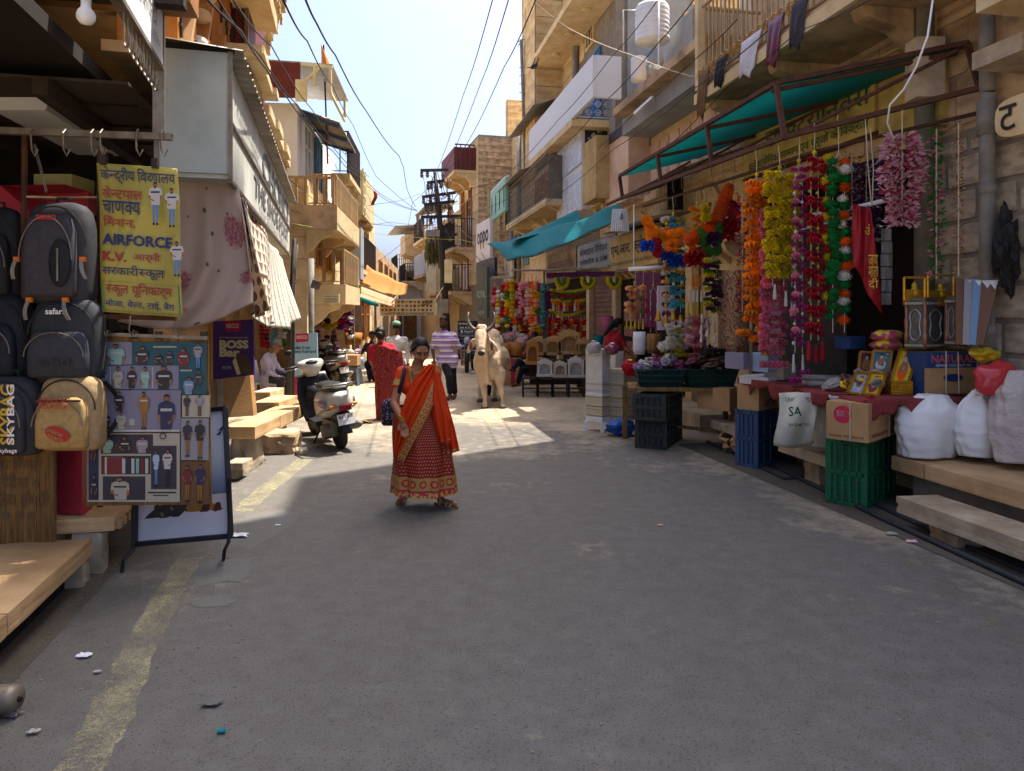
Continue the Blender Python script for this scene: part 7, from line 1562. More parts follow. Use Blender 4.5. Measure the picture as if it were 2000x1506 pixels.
mb=MB();mb.prism([c+V(0,0,h*.62)-dl*.003,c+dr*r+V(0,0,h*.62)-dl*.003,c+dr*r+V(0,0,h)-dl*.003,c+V(0,0,h)-dl*.003],dl*.002);mb.prism([c+V(0,0,0)-dr*.003,c+dl*l-dr*.003,c+dl*l-dr*.003+V(0,0,h),c-dr*.003+V(0,0,h)],dr*.002);mb.build('navy_band',NAVY,t)
ftext(t,'NATURAL',c,dr,-dl,r,h,.12,.92,.74,.93,mat('salmon_lettering','C85A50','B84A42',5,.6,0));ftext(t,'REFINED COCONUT OIL',c,dr,-dl,r,h,.2,.85,.65,.71,TEXTWHITE,0)
mb=MB();o_=c+dr*(r*.52)-dl*.004+V(0,0,h*.38);mb.add([o_+dr*(.1*cos(a))+V(0,0,.035*sin(a))for a in[2*pi*k/20 for k in range(20)]],[tuple(range(20))]);mb.build('printed_badge',TEXTNAVY,t);mb=MB();mb.tube([c+dr*(r*.38)-dl*.008,c+dr*(r*.38)-dl*.008+V(0,0,h+.01)],.006,4);mb.tube([c+dr*(r*.62)-dl*.008,c+dr*(r*.6)-dl*.008+V(0,0,h)],.006,4);mb.build('string',CORD,t)
SILVERW=pm('beaten_silver',lambda t:(t.set(t.mix(t.noise(24,5,.6,t.coord()),'8A857C','3E3A36'),.35,.6),t.bump(t.noise(40,4,.7,t.coord()),.9,.02)))
for lab,x,y,xl,xr,yt in(('ornate beaten silver shrine cabinet, nearer the picture frames',1806,682,1770,1845,588),('ornate beaten silver shrine cabinet wrapped in plastic, beside the leaning frames',1868,676,1848,1896,584)):
 t,c,dl,dr,l,r,h=cbox(lab,'shrine','silver_shrine',x,y,xl,xr,yt,SILVERW,1.0,D=6.3)
 for d,n_,L_ in((dl,-dr,l),(dr,-dl,r)):
  mb=MB();o_=c+d*(L_*.5)+n_*.006;mb.tube([o_+d*(L_*.3*cos(a)*(1-.25*cos(4*a)))+V(0,0,h*.5+h*.33*sin(a))for a in[2*pi*k/24 for k in range(25)]],.006,5);mb.bar(c+n_*.004+V(0,0,.03),c+d*L_+n_*.004+V(0,0,.03),.05,.02);mb.bar(c+n_*.004+V(0,0,h-.02),c+d*L_+n_*.004+V(0,0,h-.02),.05,.02);mb.build('door_panel',SILV,t)
 for p in(c,c+dl*l,c+dr*r):mb=MB();mb.lathe([(.016,0),(.02,h*.3),(.012,h*.35),(.02,h*.6),(.012,h*.65),(.018,h)],p-(dl+dr)*.004,8);mb.build('pillar',mat('copper','A5765A','7E5440',12,.4,.1,60,metal=.5),t,True)
 mb=MB();mb.prism([c-(dl+dr)*.01+V(0,0,h+.001),c+dr*r+V(0,0,h),c+dr*r+dl*l+V(0,0,h),c+dl*l+V(0,0,h)],V(.01,.01,.03));mb.build('cornice',SILVERW,t)
for lab,x0,x1,y0,y1 in(('small gold throne with figure on the first silver shrine',1766,1806,542,586),('small gold framed throne on the second silver shrine',1812,1862,538,588)):
 t=thing('gold_throne',lab,'ornament',P((x0+x1)/2,y1,6.36));D=6.36;mb=MB()
 for x in(x0,x1):mb.tube([P(x,y1,D),P(x,y0,D)],.012,6);mb.tube([P(x,y1,D+.15),P(x,y0,D+.15)],.012,6)
 mb.bar(P(x0,y0,D),P(x1,y0,D),.02);mb.bar(P(x0,y1-5,D+.08),P(x1,y1-5,D+.08),.05,.14);mb.build('throne',GOLD,t);mb=MB();mb.lathe([(.03,0),(.035,.03),(.02,.08),(.025,.1),(.0,.13)],P((x0+x1)/2,y1-8,D+.08),8);mb.build('figure',mat('yellow_metal','C9A21E','A88414',9,.4,.1),t,True)
def frame(lab,quad,D,mf,art,seed=0,name='framed_picture',cat='picture'):
 """quad pixel corners bl br tr tl with per-corner depth offset"""
 t=thing(name,lab,cat,P(quad[0][0],quad[0][1],D));p=[P(x,y,D+d)for x,y,d in quad];n=(p[1]-p[0]).cross(p[3]-p[0]).normalized();mb=MB();mb.prism(p,n*-.02);mb.build('picture',art[0],t)
 mb=MB()
 for i in range(4):mb.bar(p[i]+n*.004,p[(i+1)%4]+n*.004,.022,.02,up=n)
 mb.build('frame',mf,t);cc=sum(p,V(0,0,0))/4;ux,uy=(p[1]-p[0]),(p[3]-p[0]);q=random.Random(seed);mb=MB()
 def el(a,b,ra,rb,m,lift):mb.add([p[0]+ux*(a+ra*cos(2*pi*k/12))+uy*(b+rb*sin(2*pi*k/12))+n*lift for k in range(12)],[tuple(range(12))],m)
 el(.5,.38,.3,.26,0,.002);el(.5,.52,.2,.2,1,.003);el(.5,.72,.1,.09,2,.004);el(.5,.8,.13,.08,3,.0035)
 for k in range(4):el(q.uniform(.15,.85),q.uniform(.1,.9),.05,.04,k%4,.0045)
 mb.build('printed_figure',art[1:],t);return t
PG=lambda k:MATS['print_'+k]
YP=mat('yellow_print','D8B82E','C49E1E',6,.35,0,rand=0);frame('bright yellow framed religious print, tallest of the pictures on the red table',[(1738,752,0),(1772,752,0),(1792,686,.15),(1758,683,.15)],6.35,GOLD,(YP,MATS['orange_petals'],SKINM,PG('cream'),MATS['badge_red']),1)
frame('dark green framed print of a seated figure next to the tall yellow one',[(1700,728,0),(1735,728,0),(1741,687,.1),(1706,686,.1)],6.5,WOOD,(PG('teal'),PG('white'),SKINM,PG('cream'),HAIRM),2)
frame('maroon framed print half hidden behind the seated figure print',[(1676,728,.1),(1704,728,.1),(1708,690,.2),(1680,688,.2)],6.6,WOOD,(PG('maroon'),PG('tan'),SKINM,PG('cream'),HAIRM),3)
frame('small gold framed print lying tilted at the table edge, next to the grey rolls',[(1654,768,0),(1684,772,0),(1700,730,.12),(1672,728,.12)],6.3,GOLD,(PG('cream'),PG('sky'),SKINM,YP,PG('maroon')),4)
frame('small gold framed yellow and pink print at the front table edge',[(1684,771,0),(1714,773,0),(1730,730,.12),(1700,728,.12)],6.28,GOLD,(YP,MATS['rose_petals'],SKINM,PG('cream'),MATS['badge_red']),5)
for k in range(6):t=thing('framed_picture','thin gold frame, %s from the bottom of the flat pile'%ORD[k],'picture',P(1760,770,6.3),0,'flat pile of gold frames');mb=MB();c=G(1741,771,TZ+.012);mb.prism([c+V(0,0,k*.02),c+V(.19,0,k*.02),c+V(.2,.12,k*.02),c+V(.01,.12,k*.02)],V(0,0,.017));mb.build('frame',GOLD,t)
for k,(lab,m_)in enumerate((('tall leaning picture frame with white corner guards at the wall, nearest the wall',PG('brown')),('tall blue edged frame leaning at the wall',PG('denim')),('pale framed board leaning behind the plastic wrapped shrine',PG('cream')),('wide brown patterned frame at the back of the leaning frames',PG('lilac')))):
 t=thing('leaning_frame',lab,'frame',P(1900,675,5.6));mb=MB();x=1936-k*13;mb.prism([P(x-30,672,5.9+.05*k),P(x-16,674,5.85+.05*k),P(x+16,545,5.97+.05*k),P(x-18-k*4,545,6.05+.05*k)],V(.02,.02,0));mb.build('frame',(PG('brown'),PG('blue'),PG('grey'),PG('brown'))[k],t);mb=MB();mb.add([P(x+14,547,5.95+.05*k),P(x+8,566,5.94+.05*k),P(x-6,548,5.98+.05*k)],[(0,1,2)]);mb.build('corner_guard',WHITE,t)
pil=[thing('cushion',lab,'cushion',P(1732,y,6.1))for lab,y in(('upper pink and yellow foil cushion in plastic by the shrine',655),('lower pink and yellow foil cushion in plastic by the shrine',675))]
for t,y in zip(pil,(655,674)):mb=MB();mb.ell(P(1732,y,6.7),(.15,.12,.055),14,8,lump=.3);mb.build('cover',pm('spotted_foil',lambda t:t.set(t.mix(t.ramp(t.noise(14,2,.5,t.coord()),[(.48,0.0),(.54,1.0)]),'A8405E','D2B42E'),.3)),t,True)
for k in range(4):t=thing('foil_roll','silver grey roll on the red table, %s'%('front bottom','front top','back bottom','back top')[k],'roll',P(1620,745,6.9),0,'grey rolls on the red table');a,b=G(1570,750-k%2*12,TZ+.03+.05*(k%2)),G(1668,752-k%2*12,TZ+.03+.05*(k%2));o_=V(.02,.09*(k//2),0);mb=MB();mb.tube([a+o_,b+o_],.028,10);mb.build('roll',SILVP,t,True)
for lab,x,y,xl,xr,yt,m_,a_ in(('white book box lying at the far end of the red table',1500,754,1444,1546,738,WHITE,1.0),('cream patterned card box leaning by the white book box',1530,742,1492,1556,714,PG('cream'),1.0),('blue picture book beside the hanging pink tassels',1500,728,1470,1522,690,PG('sky'),1.1),('dark framed pink board behind the basket table',1452,722,1416,1466,690,PG('lilac'),1.1),('blue game box under the tricolour garland',1660,682,1630,1690,658,MATS['navy_card'],1.0)):cbox(lab,'box','flat_box',x,y,xl,xr,yt,m_,a_,D=7.6 if x<1560 else 6.9)
heap('loose brown and gold trinket packet on the red table','trinket_packet','packet',R.at(R.uD(6.7),.7,TZ+.06),.45,.22,26,.07,[BRNP,SILVP,GOLD,mat('maroon_packet','','')],'loose packets on the red table',5,.06,.5)
for k in range(5):t=thing('music_box','thin game box, %s from the bottom on the printed cardboard box'%ORD[k],'box',P(1650,790,6.25),0,'thin boxes on the printed carton');mb=MB();c=P(1625,789,6.3)+V(0,0,.018*k);mb.prism([c,c+V(.24,.02,0),c+V(.28,.16,0),c+V(.03,.14,0)],V(0,0,.015));mb.build('box',(WHITE,PG('maroon'),PG('cream'))[k%3],t)
def softsack(lab,x,yb,w_,h_,D,m,seed,tie=True,lean=0,name='sack'):
 t=thing(name,lab,'sack',P(x,yb,D));c=P(x,yb,D);W_,Hh=w_/F*D,h_/F*D;q=random.Random(seed);ph=[q.uniform(0,6)for _ in range(6)];mb=MB();rings=[]
 for i in range(33):
  f=i/32;pr=(.80+.2*sin(pi*min(1,f*1.5)))*(1 if f<.7 else max(.3,1-(f-.7)*2.6))if tie else(.82+.18*sin(pi*f))*(1 if f<.8 else 1-(f-.8)*2.2)
  rings.append([c+V(W_/2*pr*cos(a)*(1+.07*sin(3*a+ph[0]+f*4)+.035*sin(11*a+ph[1]+f*9)+.025*sin(f*34+2*a))+lean*f*f,W_*.36*pr*sin(a)*(1+.06*sin(4*a+ph[2])),Hh*f+.012*sin(7*a+ph[3])*f)for a in[2*pi*k/64 for k in range(64)]])
 rings=[[p+noise.noise_vector(p*5+V(seed,0,0))*.014*(1-.2*(i>24))+noise.noise_vector(V(p.x*9,p.y*9,p.z*26))*.0045 for p in r_]for i,r_ in enumerate(rings)];mb.loft(rings);mb.build('sack_body',m,t,True)
 if tie:mb=MB();p=c+V(lean*.9,0,Hh*.93);mb.tube([p+V(W_*.13*cos(a),W_*.11*sin(a),0)for a in[2*pi*k/12 for k in range(13)]],.006,5);mb.build('string',CORD,t)
 return t
SACKW=pm('woven_white_sack',lambda t:(t.set(t.mix(t.noise(3,5,.6,t.coord()),'ECEAE6','CFCDC8'),.6),t.bump(t.noise(9,3,.5,t.coord()),.35,.02)))
softsack('bulging white woven sack next to the printed cardboard box',1808,890,118,118,6.12,SACKW,3,False,.06);softsack('tied white woven sack standing on the platform slab',1912,890,95,128,5.95,SACKW,4)
softsack('clear plastic sack of faded pink stuffing against the wall',1990,900,100,175,5.7,pm('filled_plastic',lambda t:(t.set(t.mix(t.noise(16,5,.7,t.coord()),'D2CAC2','B8A6A0'),.18,0,.5),t.bump(t.noise(22,5,.7,t.coord()),.8,.03))),6,False)
t=thing('net_bag','red and orange net bundle wrapped in plastic behind the white sacks','bag',P(1940,760,5.6));mb=MB();mb.ell(P(1945,738,5.8),(.17,.13,.13),16,10,lump=.35,rot=Matrix.Rotation(-.6,3,'Y'));mb.build('bundle',pm('red_net',lambda t:t.set(t.mix(t.noise(9,4,.6,t.coord()),'D03A22','A8284A'),.25,0,.6)),t,True)
t=thing('yellow_bag','crumpled yellow plastic bag behind the oil carton','bag',P(1920,700,5.7));mb=MB();mb.ell(P(1922,692,6.0),(.11,.1,.06),12,8,lump=.5);mb.build('bag',YP,t)
t=thing('grain_bag','off white printed grain bag hanging from the red table','bag',P(1560,860,6.75));mb=MB();gb=lambda a,b:P(1521+72*a-6*b*(1-a)+3*sin(b*5),768+100*b+5*sin(a*4)*b,6.72+.03*sin(a*8+b*3)-.08*sin(pi*b));mb.grid(gb,12,12,th=.02);mb.build('bag',mat('offwhite_weave','D2CCB8','B9B29C',4,.8,.3,120),t,True)
for s_,a,b,w_,h_ in(('SA',.2,.42,.12,.09),('GRANULATED',.1,.15,.24,.04),('BHOJ-METRIC',.25,.62,.2,.035)):mb=MB();put_text(mb,s_,gb(a,b)-V(0,.05,0),X1,Z1,w_,h_,.01);mb.build('lettering',TEXTGREEN,t)
softsack('dull white sack tucked behind the printed grain bag',1606,872,50,95,6.9,MATS['offwhite_weave'],8,False)
t=thing('plastic_wrap','scrap of bright red plastic hanging off the red table','plastic',P(1690,800,6.1));mb=MB();mb.grid(lambda a,b:P(1672+36*a+4*sin(b*6),778+38*b+6*sin(a*6),6.1+.04*sin(a*7+b*5)),7,6,th=.01);mb.build('scrap',RD,t)
t=thing('black_bag','crumpled black polythene bag tied to the drain pipe','bag',P(1965,540,5.8));mb=MB();mb.ell(P(1966,495,5.85),(.095,.08,.27),16,14,lump=.7);mb.ell(P(1962,425,5.85),(.04,.04,.12),10,8,lump=.6);mb.build('bag',mat('black_polythene','17171A','0F0F11',9,.35,.6,40,bdist=.03),t)
def wraps(lab0,x,y,xl,xr,tiers,a,stool=True):
 z=0;D0=G(x,y).y
 for lab,yb,yt,m_,nm in tiers:
  t,c,dl,dr,l,r,h=cbox(lab,'stool'if nm=='stool'else 'box',nm,x,yb,xl,xr,yt,m_,a,D=D0,pname='seat'if nm=='stool'else 'body')
  if nm=='stool':
   for p in(c,c+dl*l,c+dr*r):mb=MB();mb.bar(p-V(0,0,.004),V(p.x,p.y,0)+(c+(dl*l+dr*r)/2-p)*-.05*V(1,1,0).length*0,.05);mb.build('leg',m_,t)
  else:
   mb=MB()
   for k in(.15,.85):mb.bar(c+V(0,0,h*k)-dr*.003,c+dl*l+V(0,0,h*k)-dr*.003,.016,.01);mb.bar(c+V(0,0,h*k)-dl*.003,c+dr*r+V(0,0,h*k)-dl*.003,.016,.01)
   mb.build('edge_band',SILV if 'silver'in lab else STONE2,t)
CARV=pm('carved_white',lambda t:(t.set(t.mix(t.noise(22,4,.7,t.coord()),'D2C9B6','9E937C'),.4),t.bump(t.noise(34,4,.7,t.coord()),.7,.02)))
SILB=pm('silver_box',lambda t:(t.set(t.mix(t.noise(18,5,.6,t.coord()),'D6D3CC','9E9A92'),.25,0,.6),t.bump(t.noise(30,4,.7,t.coord()),.6,.02)))
wraps('',1176,845,1144,1192,[('white plastic stool under the taller wrapped stack',826,815,WHITE,'stool'),('wrapped carved box at the bottom of the taller stack',814,796,CARV,'wrapped_box'),('gold edged wrapped box, second from the bottom of the taller stack',795,778,CARV,'wrapped_box'),('white wrapped box under the tall silver cabinet',777,764,WHITE,'wrapped_box'),('tall silver cabinet in clear plastic, top of the taller stack',763,682,SILB,'wrapped_box')],.75)
wraps('',1218,842,1190,1246,[('low white stool under the shorter wrapped stack',824,816,CARV,'stool'),('carved wrapped box at the bottom of the shorter stack',815,798,CARV,'wrapped_box'),('carved wrapped box in the middle of the shorter stack',797,780,CARV,'wrapped_box'),('carved wrapped box under the cream album',779,755,CARV,'wrapped_box'),('cream album leaning on top of the shorter stack',754,722,PG('cream'),'wrapped_box')],.75)
cbox('second tall silver cabinet in plastic, behind the taller stack','box','wrapped_box',1202,772,1186,1218,688,SILB,.75,D=10.7)
for lab,x,y,r_,m_ in(('plastic wrapped bundle on the tall silver cabinet',1160,679,.11,PLAST),('red and gold drum in clear plastic beside the tall silver cabinet',1196,682,.1,mat('maroon_packet','','')),('red pot with gold top on the shorter stack',1232,718,.13,RD)):t=thing('wrapped_bundle',lab,'bundle',P(x,y,10.1));mb=MB();mb.ell(P(x,y,10.1),(r_,r_,r_*.8),12,8,lump=.4);mb.build('bundle',m_,t,True);mb=MB();mb.ell(P(x,y,10.1)+V(0,0,r_*.75),(r_*.4,r_*.4,r_*.2),8,6);mb.build('lid',GOLD if r_>.12 else SILVP,t,True)
t=thing('poly_bag','blue polythene bundle on the road by the black crates','bag',G(1216,858));mb=MB();mb.ell(G(1217,856)+V(0,.2,.12),(.2,.16,.13),16,10,lump=.5);mb.build('bag',mat('blue_polythene','1E5AA8','16407E',5,.3,.5,30,bdist=.03),t)
cbox('small yellow and red carton on the upper black crate','box','carton',1300,775,1254,1318,757,pm('yellow_red_card',lambda t:t.set(t.ramp(t.sep(t.coord())[0],[(1.72/3,'C9B02A'),(1.75/3,'B02A2A')],'CONSTANT'),.6)),.5,D=9.1)
for lab,x0,x1,y0,y1,D,m_ in(('white lace edged basket of jute rolls behind the green basket',1236,1262,648,692,10.4,WHITE),('brown jute roll standing behind the green basket',1262,1292,652,690,10.3,WOOD_OLD),('dark red pot stack behind the brown packets',1354,1382,664,716,9.6,mat('red_pot','7A1E26','5A141C',6,.4,.1)),('second dark red pot behind the shell flowers',1330,1356,668,700,9.9,MATS['red_pot']),('round brass drum under the white shells',1296,1350,692,718,9.9,mat('brass','9A6E2A','6E4A1A',9,.4,.2,metal=.4))):t=thing('container',lab,'container',P((x0+x1)/2,y1,D));rr=(x1-x0)/2/F*D;hh=(y1-y0)/F*D;mb=MB();mb.lathe([(rr*.8,0),(rr,hh*.25),(rr*.95,hh*.5),(rr,hh*.7),(rr*.9,hh),(rr*.8,hh),(rr*.7,hh*.9),(0,hh*.9)],P((x0+x1)/2,y1,D),14);mb.build('vessel',m_,t,True)
heap('translucent white shell ornament heaped on the brass drum','shell_ornament','ornament',P(1308,684,9.8),.14,.1,14,.06,[WH,PLAST],'white shells on the brass drum',9,.07,.8)
heap('small clutter of dusty stock in the gutter shade under the table','stock_bundle','bundle',R.at(R.uD(8.6),.8,.12),.3,.9,16,.15,[DARKCLUT,CARD,BRNP],'dusty bundles under the long table',11,.05,.7)
def shrine(lab,x,yb,w_,h_,D,m,stool=False):
 t=thing('wooden_shrine',lab,'shrine',P(x,yb,D));W_,Hh=w_/F*D,h_/F*D;c=P(x,yb,D);d=.18;mb=MB()
 mb.box(c+V(-W_*.42,d/2,Hh*.4),(W_*.14,d,Hh*.8));mb.box(c+V(W_*.42,d/2,Hh*.4),(W_*.14,d,Hh*.8));mb.box(c+V(0,d/2,.03),(W_*1.1,d*1.1,.06));mb.box(c+V(0,d,Hh*.4),(W_*.7,.02,Hh*.8));mb.build('cabinet',m,t)
 pr=[(-.5,.72),(.5,.72),(.5,.84),(.38,.84),(.3,.92),(.12,.94),(0,1.0),(-.12,.94),(-.3,.92),(-.38,.84),(-.5,.84)];mb=MB();mb.prism([c+V(W_*a,-.01,Hh*b)for a,b in pr],V(0,d,0));mb.build('crest',m,t);mb=MB();mb.prism([c+V(W_*a,-.006,Hh*b)for a,b in((-.33,.72),(-.33,.55),(-.2,.66),(0,.7),(.2,.66),(.33,.55),(.33,.72))],V(0,.03,0));mb.build('arch',m,t)
LW=mat('light_carved_wood','C6A06A','A67E48',7,.6,.3,60,rand=.08)
for lab,x,yb,w_,h_ in(('light carved wooden shrine, first of the upper row by the pole',1051,694,29,37),('light carved wooden shrine, second of the upper row',1080,694,32,38),('tallest carved wooden shrine in the upper row',1112,692,42,50),('wide carved wooden shrine beside the teal bucket',1141,702,34,42)):shrine(lab,x,yb,w_,h_,15.0,LW)
for lab,x,yb,w_,h_,m_ in(('brown wrapped shrine cabinet behind the seated man',1040,712,24,50,WOOD),('white metal shrine in plastic on the first dark stool',1064,736,30,36,SILB),('white metal shrine with double windows on the second dark stool',1094,738,26,34,CARV),('white metal shrine in plastic on the third dark stool',1125,738,32,42,SILB)):shrine(lab,x,yb,w_,h_,14.4,m_)
for x,lab in((1064,'first'),(1094,'second'),(1125,'third'),(1036,'fourth, nearest the seated man,')):
 t=thing('dark_stool',lab+' low dark slatted stool of the shrine row','stool',G(x,757));c=V(P(x,0,14.5).x,14.5,0);hh=P(0,737,14.4).z
 for k in range(4):mb=MB();mb.box(c+V(0,-.12+.1*k,hh-.02),(.34,.07,.03));mb.build('slat',IRON,t)
 for sx in(-1,1):
  for sy in(-1,1):mb=MB();mb.bar(c+V(sx*.15,sy*.13,0),c+V(sx*.15,sy*.13,hh-.037),.04);mb.build('leg',IRON,t)
 mb=MB();mb.box(c+V(0,-.13,hh*.45),(.3,.02,.03));mb.build('stretcher',IRON,t)
t=thing('shelf_step','stepped dark display shelf carrying the carved shrines','shelf',P(1090,730,15));mb=MB();mb.box(P(1092,704,15.1)+V(0,0,-.06),(1.3,.5,.08));mb.box(P(1092,726,15.2),(1.25,.4,.5));mb.build('shelf',WOOD_DARK,t)
t=thing('wicker_basket','tan wicker basket on the road beside the shrine row','basket',G(1141,768));mb=MB();c=G(1141,768)+V(0,.1,0)
for k in range(7):rr=.09+.03*sin(pi*k/6)+.004*k;mb.tube([c+V(rr*cos(a),rr*sin(a),.03+k*.055)for a in[2*pi*j/14 for j in range(15)]],.03,5)
mb.build('wicker',WOOD_OLD,t,True)
for lab,x,yb,w_,h_,m_ in(('teal plastic bucket beside the woman in red',1169,672,22,17,TEAL),('pink plastic drum behind the teal bucket',1186,650,24,32,mat('pink_drum','B85A80','9A4668',4,.5,0)),('stack of wicker trays by the far packets',1008,694,26,26,WOOD),('second stack of wicker trays nearer the cow',988,692,22,22,WOOD)):t=thing('bucket'if 'bucket'in lab else 'drum',lab,'container',P(x,yb,14.6));r_=w_/2/F*14.6;hh=h_/F*14.6;mb=MB();mb.lathe([(r_*.8,0),(r_,hh),(r_*.92,hh),(r_*.75,.03),(0,.03)],P(x,yb,14.6),14);mb.build('vessel',m_,t,True)
t=thing('goods_table','low table of plastic packets behind the cow at the far stall','table',G(990,742));mb=MB();a=P(985,690,17);mb.box(V(a.x+.35,17.2,.68),(1.5,.9,.06));mb.build('table_top',WOOD_DARK,t);mb=MB();mb.box(V(a.x+.1,16.9,.32),(.7,.5,.62));mb.build('front_carton',CARD,t);mb=MB();mb.box(V(a.x+.2,16.64,.32),(.09,.01,.6));mb.build('tape',MATS['badge_red'],t)
heap('pale plastic packet heaped on the table behind the cow','packet','packet',P(1005,668,17.2)+V(0,0,0),.55,.3,26,.13,[PLAST,SILVP,WH,PKW],'packets on the table behind the cow',13,.08,.7)
# ------------------------------------------------------------------ people
SKIN=mat('brown_skin','9C6A4A','8A5A3E',9,.55,.08,120,rand=.05,bdist=.002);SKIN2=mat('dark_skin','6A4430','5A3826',9,.55,.08,120,rand=.05,bdist=.002)
HAIR=mat('black_hair','120F0D','0A0807',30,.6,.4,160,rand=0,bdist=.003);GREYH=mat('grey_hair','7E7A74','5A5650',40,.7,.3,160,rand=0);EYE=mat('eye_white','CFC8BE','C2BAB0',5,.3,0,rand=0);LIP=mat('lips','7A3C36','6E332E',9,.5,0,rand=0)
def Q(t):return P(*t)
def hand(parts,w,d,s,curl=.35,side=1):
 """palm, four bent fingers of different length and a thumb; w wrist, d unit direction down the hand"""
 d=d.normalized();sx=d.cross(V(0,-1,0));sx=(sx if sx.length>.1 else V(1,0,0)).normalized();up=sx.cross(d);pe=w+d*.085*s
 parts.append((w,.024*s,w+d*.05*s,.03*s))
 for k,l in enumerate((.065,.078,.073,.058)):
  o=sx*((k-1.5)*.021*s);a=w+d*.045*s+o*.8;b=pe+o;m=b+(d*.55+up*curl*.5)*l*s;e=m+(d*.4+up*curl)*l*s*.8;parts+=[(a,.012*s,b,.0105*s),(b,.0105*s,m,.0095*s),(m,.0095*s,e,.008*s)]
 a=w+d*.02*s+sx*(.025*s*side);b=a+(d*.6+sx*.6*side)*.045*s;parts+=[(a,.013*s,b,.0115*s),(b,.0115*s,b+(d*.9+up*.2)*.03*s,.0095*s)]
def headparts(c,f,s,tilt=0):
 """c: head centre, f: facing (unit); returns limbs plus the face frame"""
 f=f.normalized();r=f.cross(V(0,0,1)).normalized();u=r.cross(f);M3=Matrix((r,f,u)).transposed();q=lambda x,y,z:c+M3@V(x*s,y*s,z*s)
 return[('e',q(0,-.012,.03),(.076*s,.094*s,.088*s),M3),('e',q(0,.012,-.04),(.058*s,.068*s,.075*s),M3),(q(0,.05,-.088),.022*s,q(0,.058,-.092),.02*s),(q(0,.084,.012),.009*s,q(0,.104,-.027),.0145*s),(q(.012,.09,-.03),.008*s,q(-.012,.09,-.03),.008*s),(q(-.045,.07,.03),.013*s,q(.045,.07,.03),.013*s),('e',q(.038,.062,-.03),(.026*s,)*3),('e',q(-.038,.062,-.03),(.026*s,)*3),(q(-.018,.078,-.06),.011*s,q(.018,.078,-.06),.011*s),('e',q(.077,-.01,-.01),(.012*s,.022*s,.032*s),M3),('e',q(-.077,-.01,-.01),(.012*s,.022*s,.032*s),M3)],q,M3
def face(t,q,M3,s,hairm=None,beard=False,body=None):
 for sg in(-1,1):
  mb=MB();mb.ell(q(sg*.032,.083,.006),(.0135*s,.007*s,.0052*s),10,6,rot=M3);e=mb.build('eye',EYE,body or t,True);mb=MB();mb.ell(q(sg*.032,.0885,.005),(.0062*s,.003*s,.0052*s),8,5,rot=M3);mb.build('iris',HAIR,body or t);mb=MB();mb.tube([q(sg*.016,.09,.016),q(sg*.033,.0925,.013),q(sg*.05,.083,.006)],.003*s,4);mb.tube([q(sg*.014,.09,.028),q(sg*.034,.0925,.033),q(sg*.056,.078,.024)],.0045*s,4);mb.build('eyebrow',HAIR,body or t)
 mb=MB();mb.tube([q(-.023,.082,-.059),q(-.008,.0905,-.056),q(.008,.0905,-.056),q(.023,.082,-.059)],[.002*s,.006*s,.006*s,.002*s],6);mb.tube([q(-.02,.082,-.062),q(0,.09,-.067),q(.02,.082,-.062)],[.002*s,.0065*s,.002*s],6);mb.build('lips',LIP,body or t,True)
 if beard:me=blob([('e',q(0,.03,-.08),(.06*s,.06*s,.045*s),M3),(q(-.06,.02,-.03),.018*s,q(-.035,.06,-.085),.022*s),(q(.06,.02,-.03),.018*s,q(.035,.06,-.085),.022*s),(q(-.028,.088,-.046),.009*s,q(.028,.088,-.046),.009*s)],.008*s,2);me.transform(winv(t));me.materials.clear();me.materials.append(HAIR);link('beard',me,t)
def limbs(J,s,legs=True):
 """capsules for a whole figure out of joints"""
 p=[];n,sl,sr,hl_,hr=J['neck'],J['sl'],J['sr'],J['hl'],J['hr'];ch=(sl+sr)/2;hp=(hl_+hr)/2
 p+=[(J['head']-V(0,0,.06*s),.05*s,n,.052*s),(n,.055*s,ch,.08*s),(sl,.055*s,sr,.055*s),(ch-V(0,0,.06*s),.125*s,ch.lerp(hp,.55),.11*s),(sl.lerp(sr,.25)-V(0,0,.1*s),.105*s,sl.lerp(sr,.75)-V(0,0,.1*s),.105*s),(ch.lerp(hp,.5),.11*s,hp,.115*s),(hl_,.105*s,hr,.105*s)]
 for a in 'lr':S_,E,W_=J['s'+a],J['e'+a],J['w'+a];p+=[(S_,.052*s,E,.038*s),(E,.039*s,W_,.026*s)];hand(p,W_,(J['h'+a+'d']if 'h'+a+'d'in J else(W_-E)),s,side=1 if a=='l'else-1)
 if legs:
  for a in 'lr':p+=[(J['h'+a],.095*s,J['k'+a],.058*s),(J['k'+a],.056*s,J['a'+a],.036*s),(J['a'+a],.038*s,J['a'+a]-V(0,0,.04*s),.036*s),(J['a'+a]-V(0,0,.045*s),.034*s,J['t'+a],.026*s)]
 return p
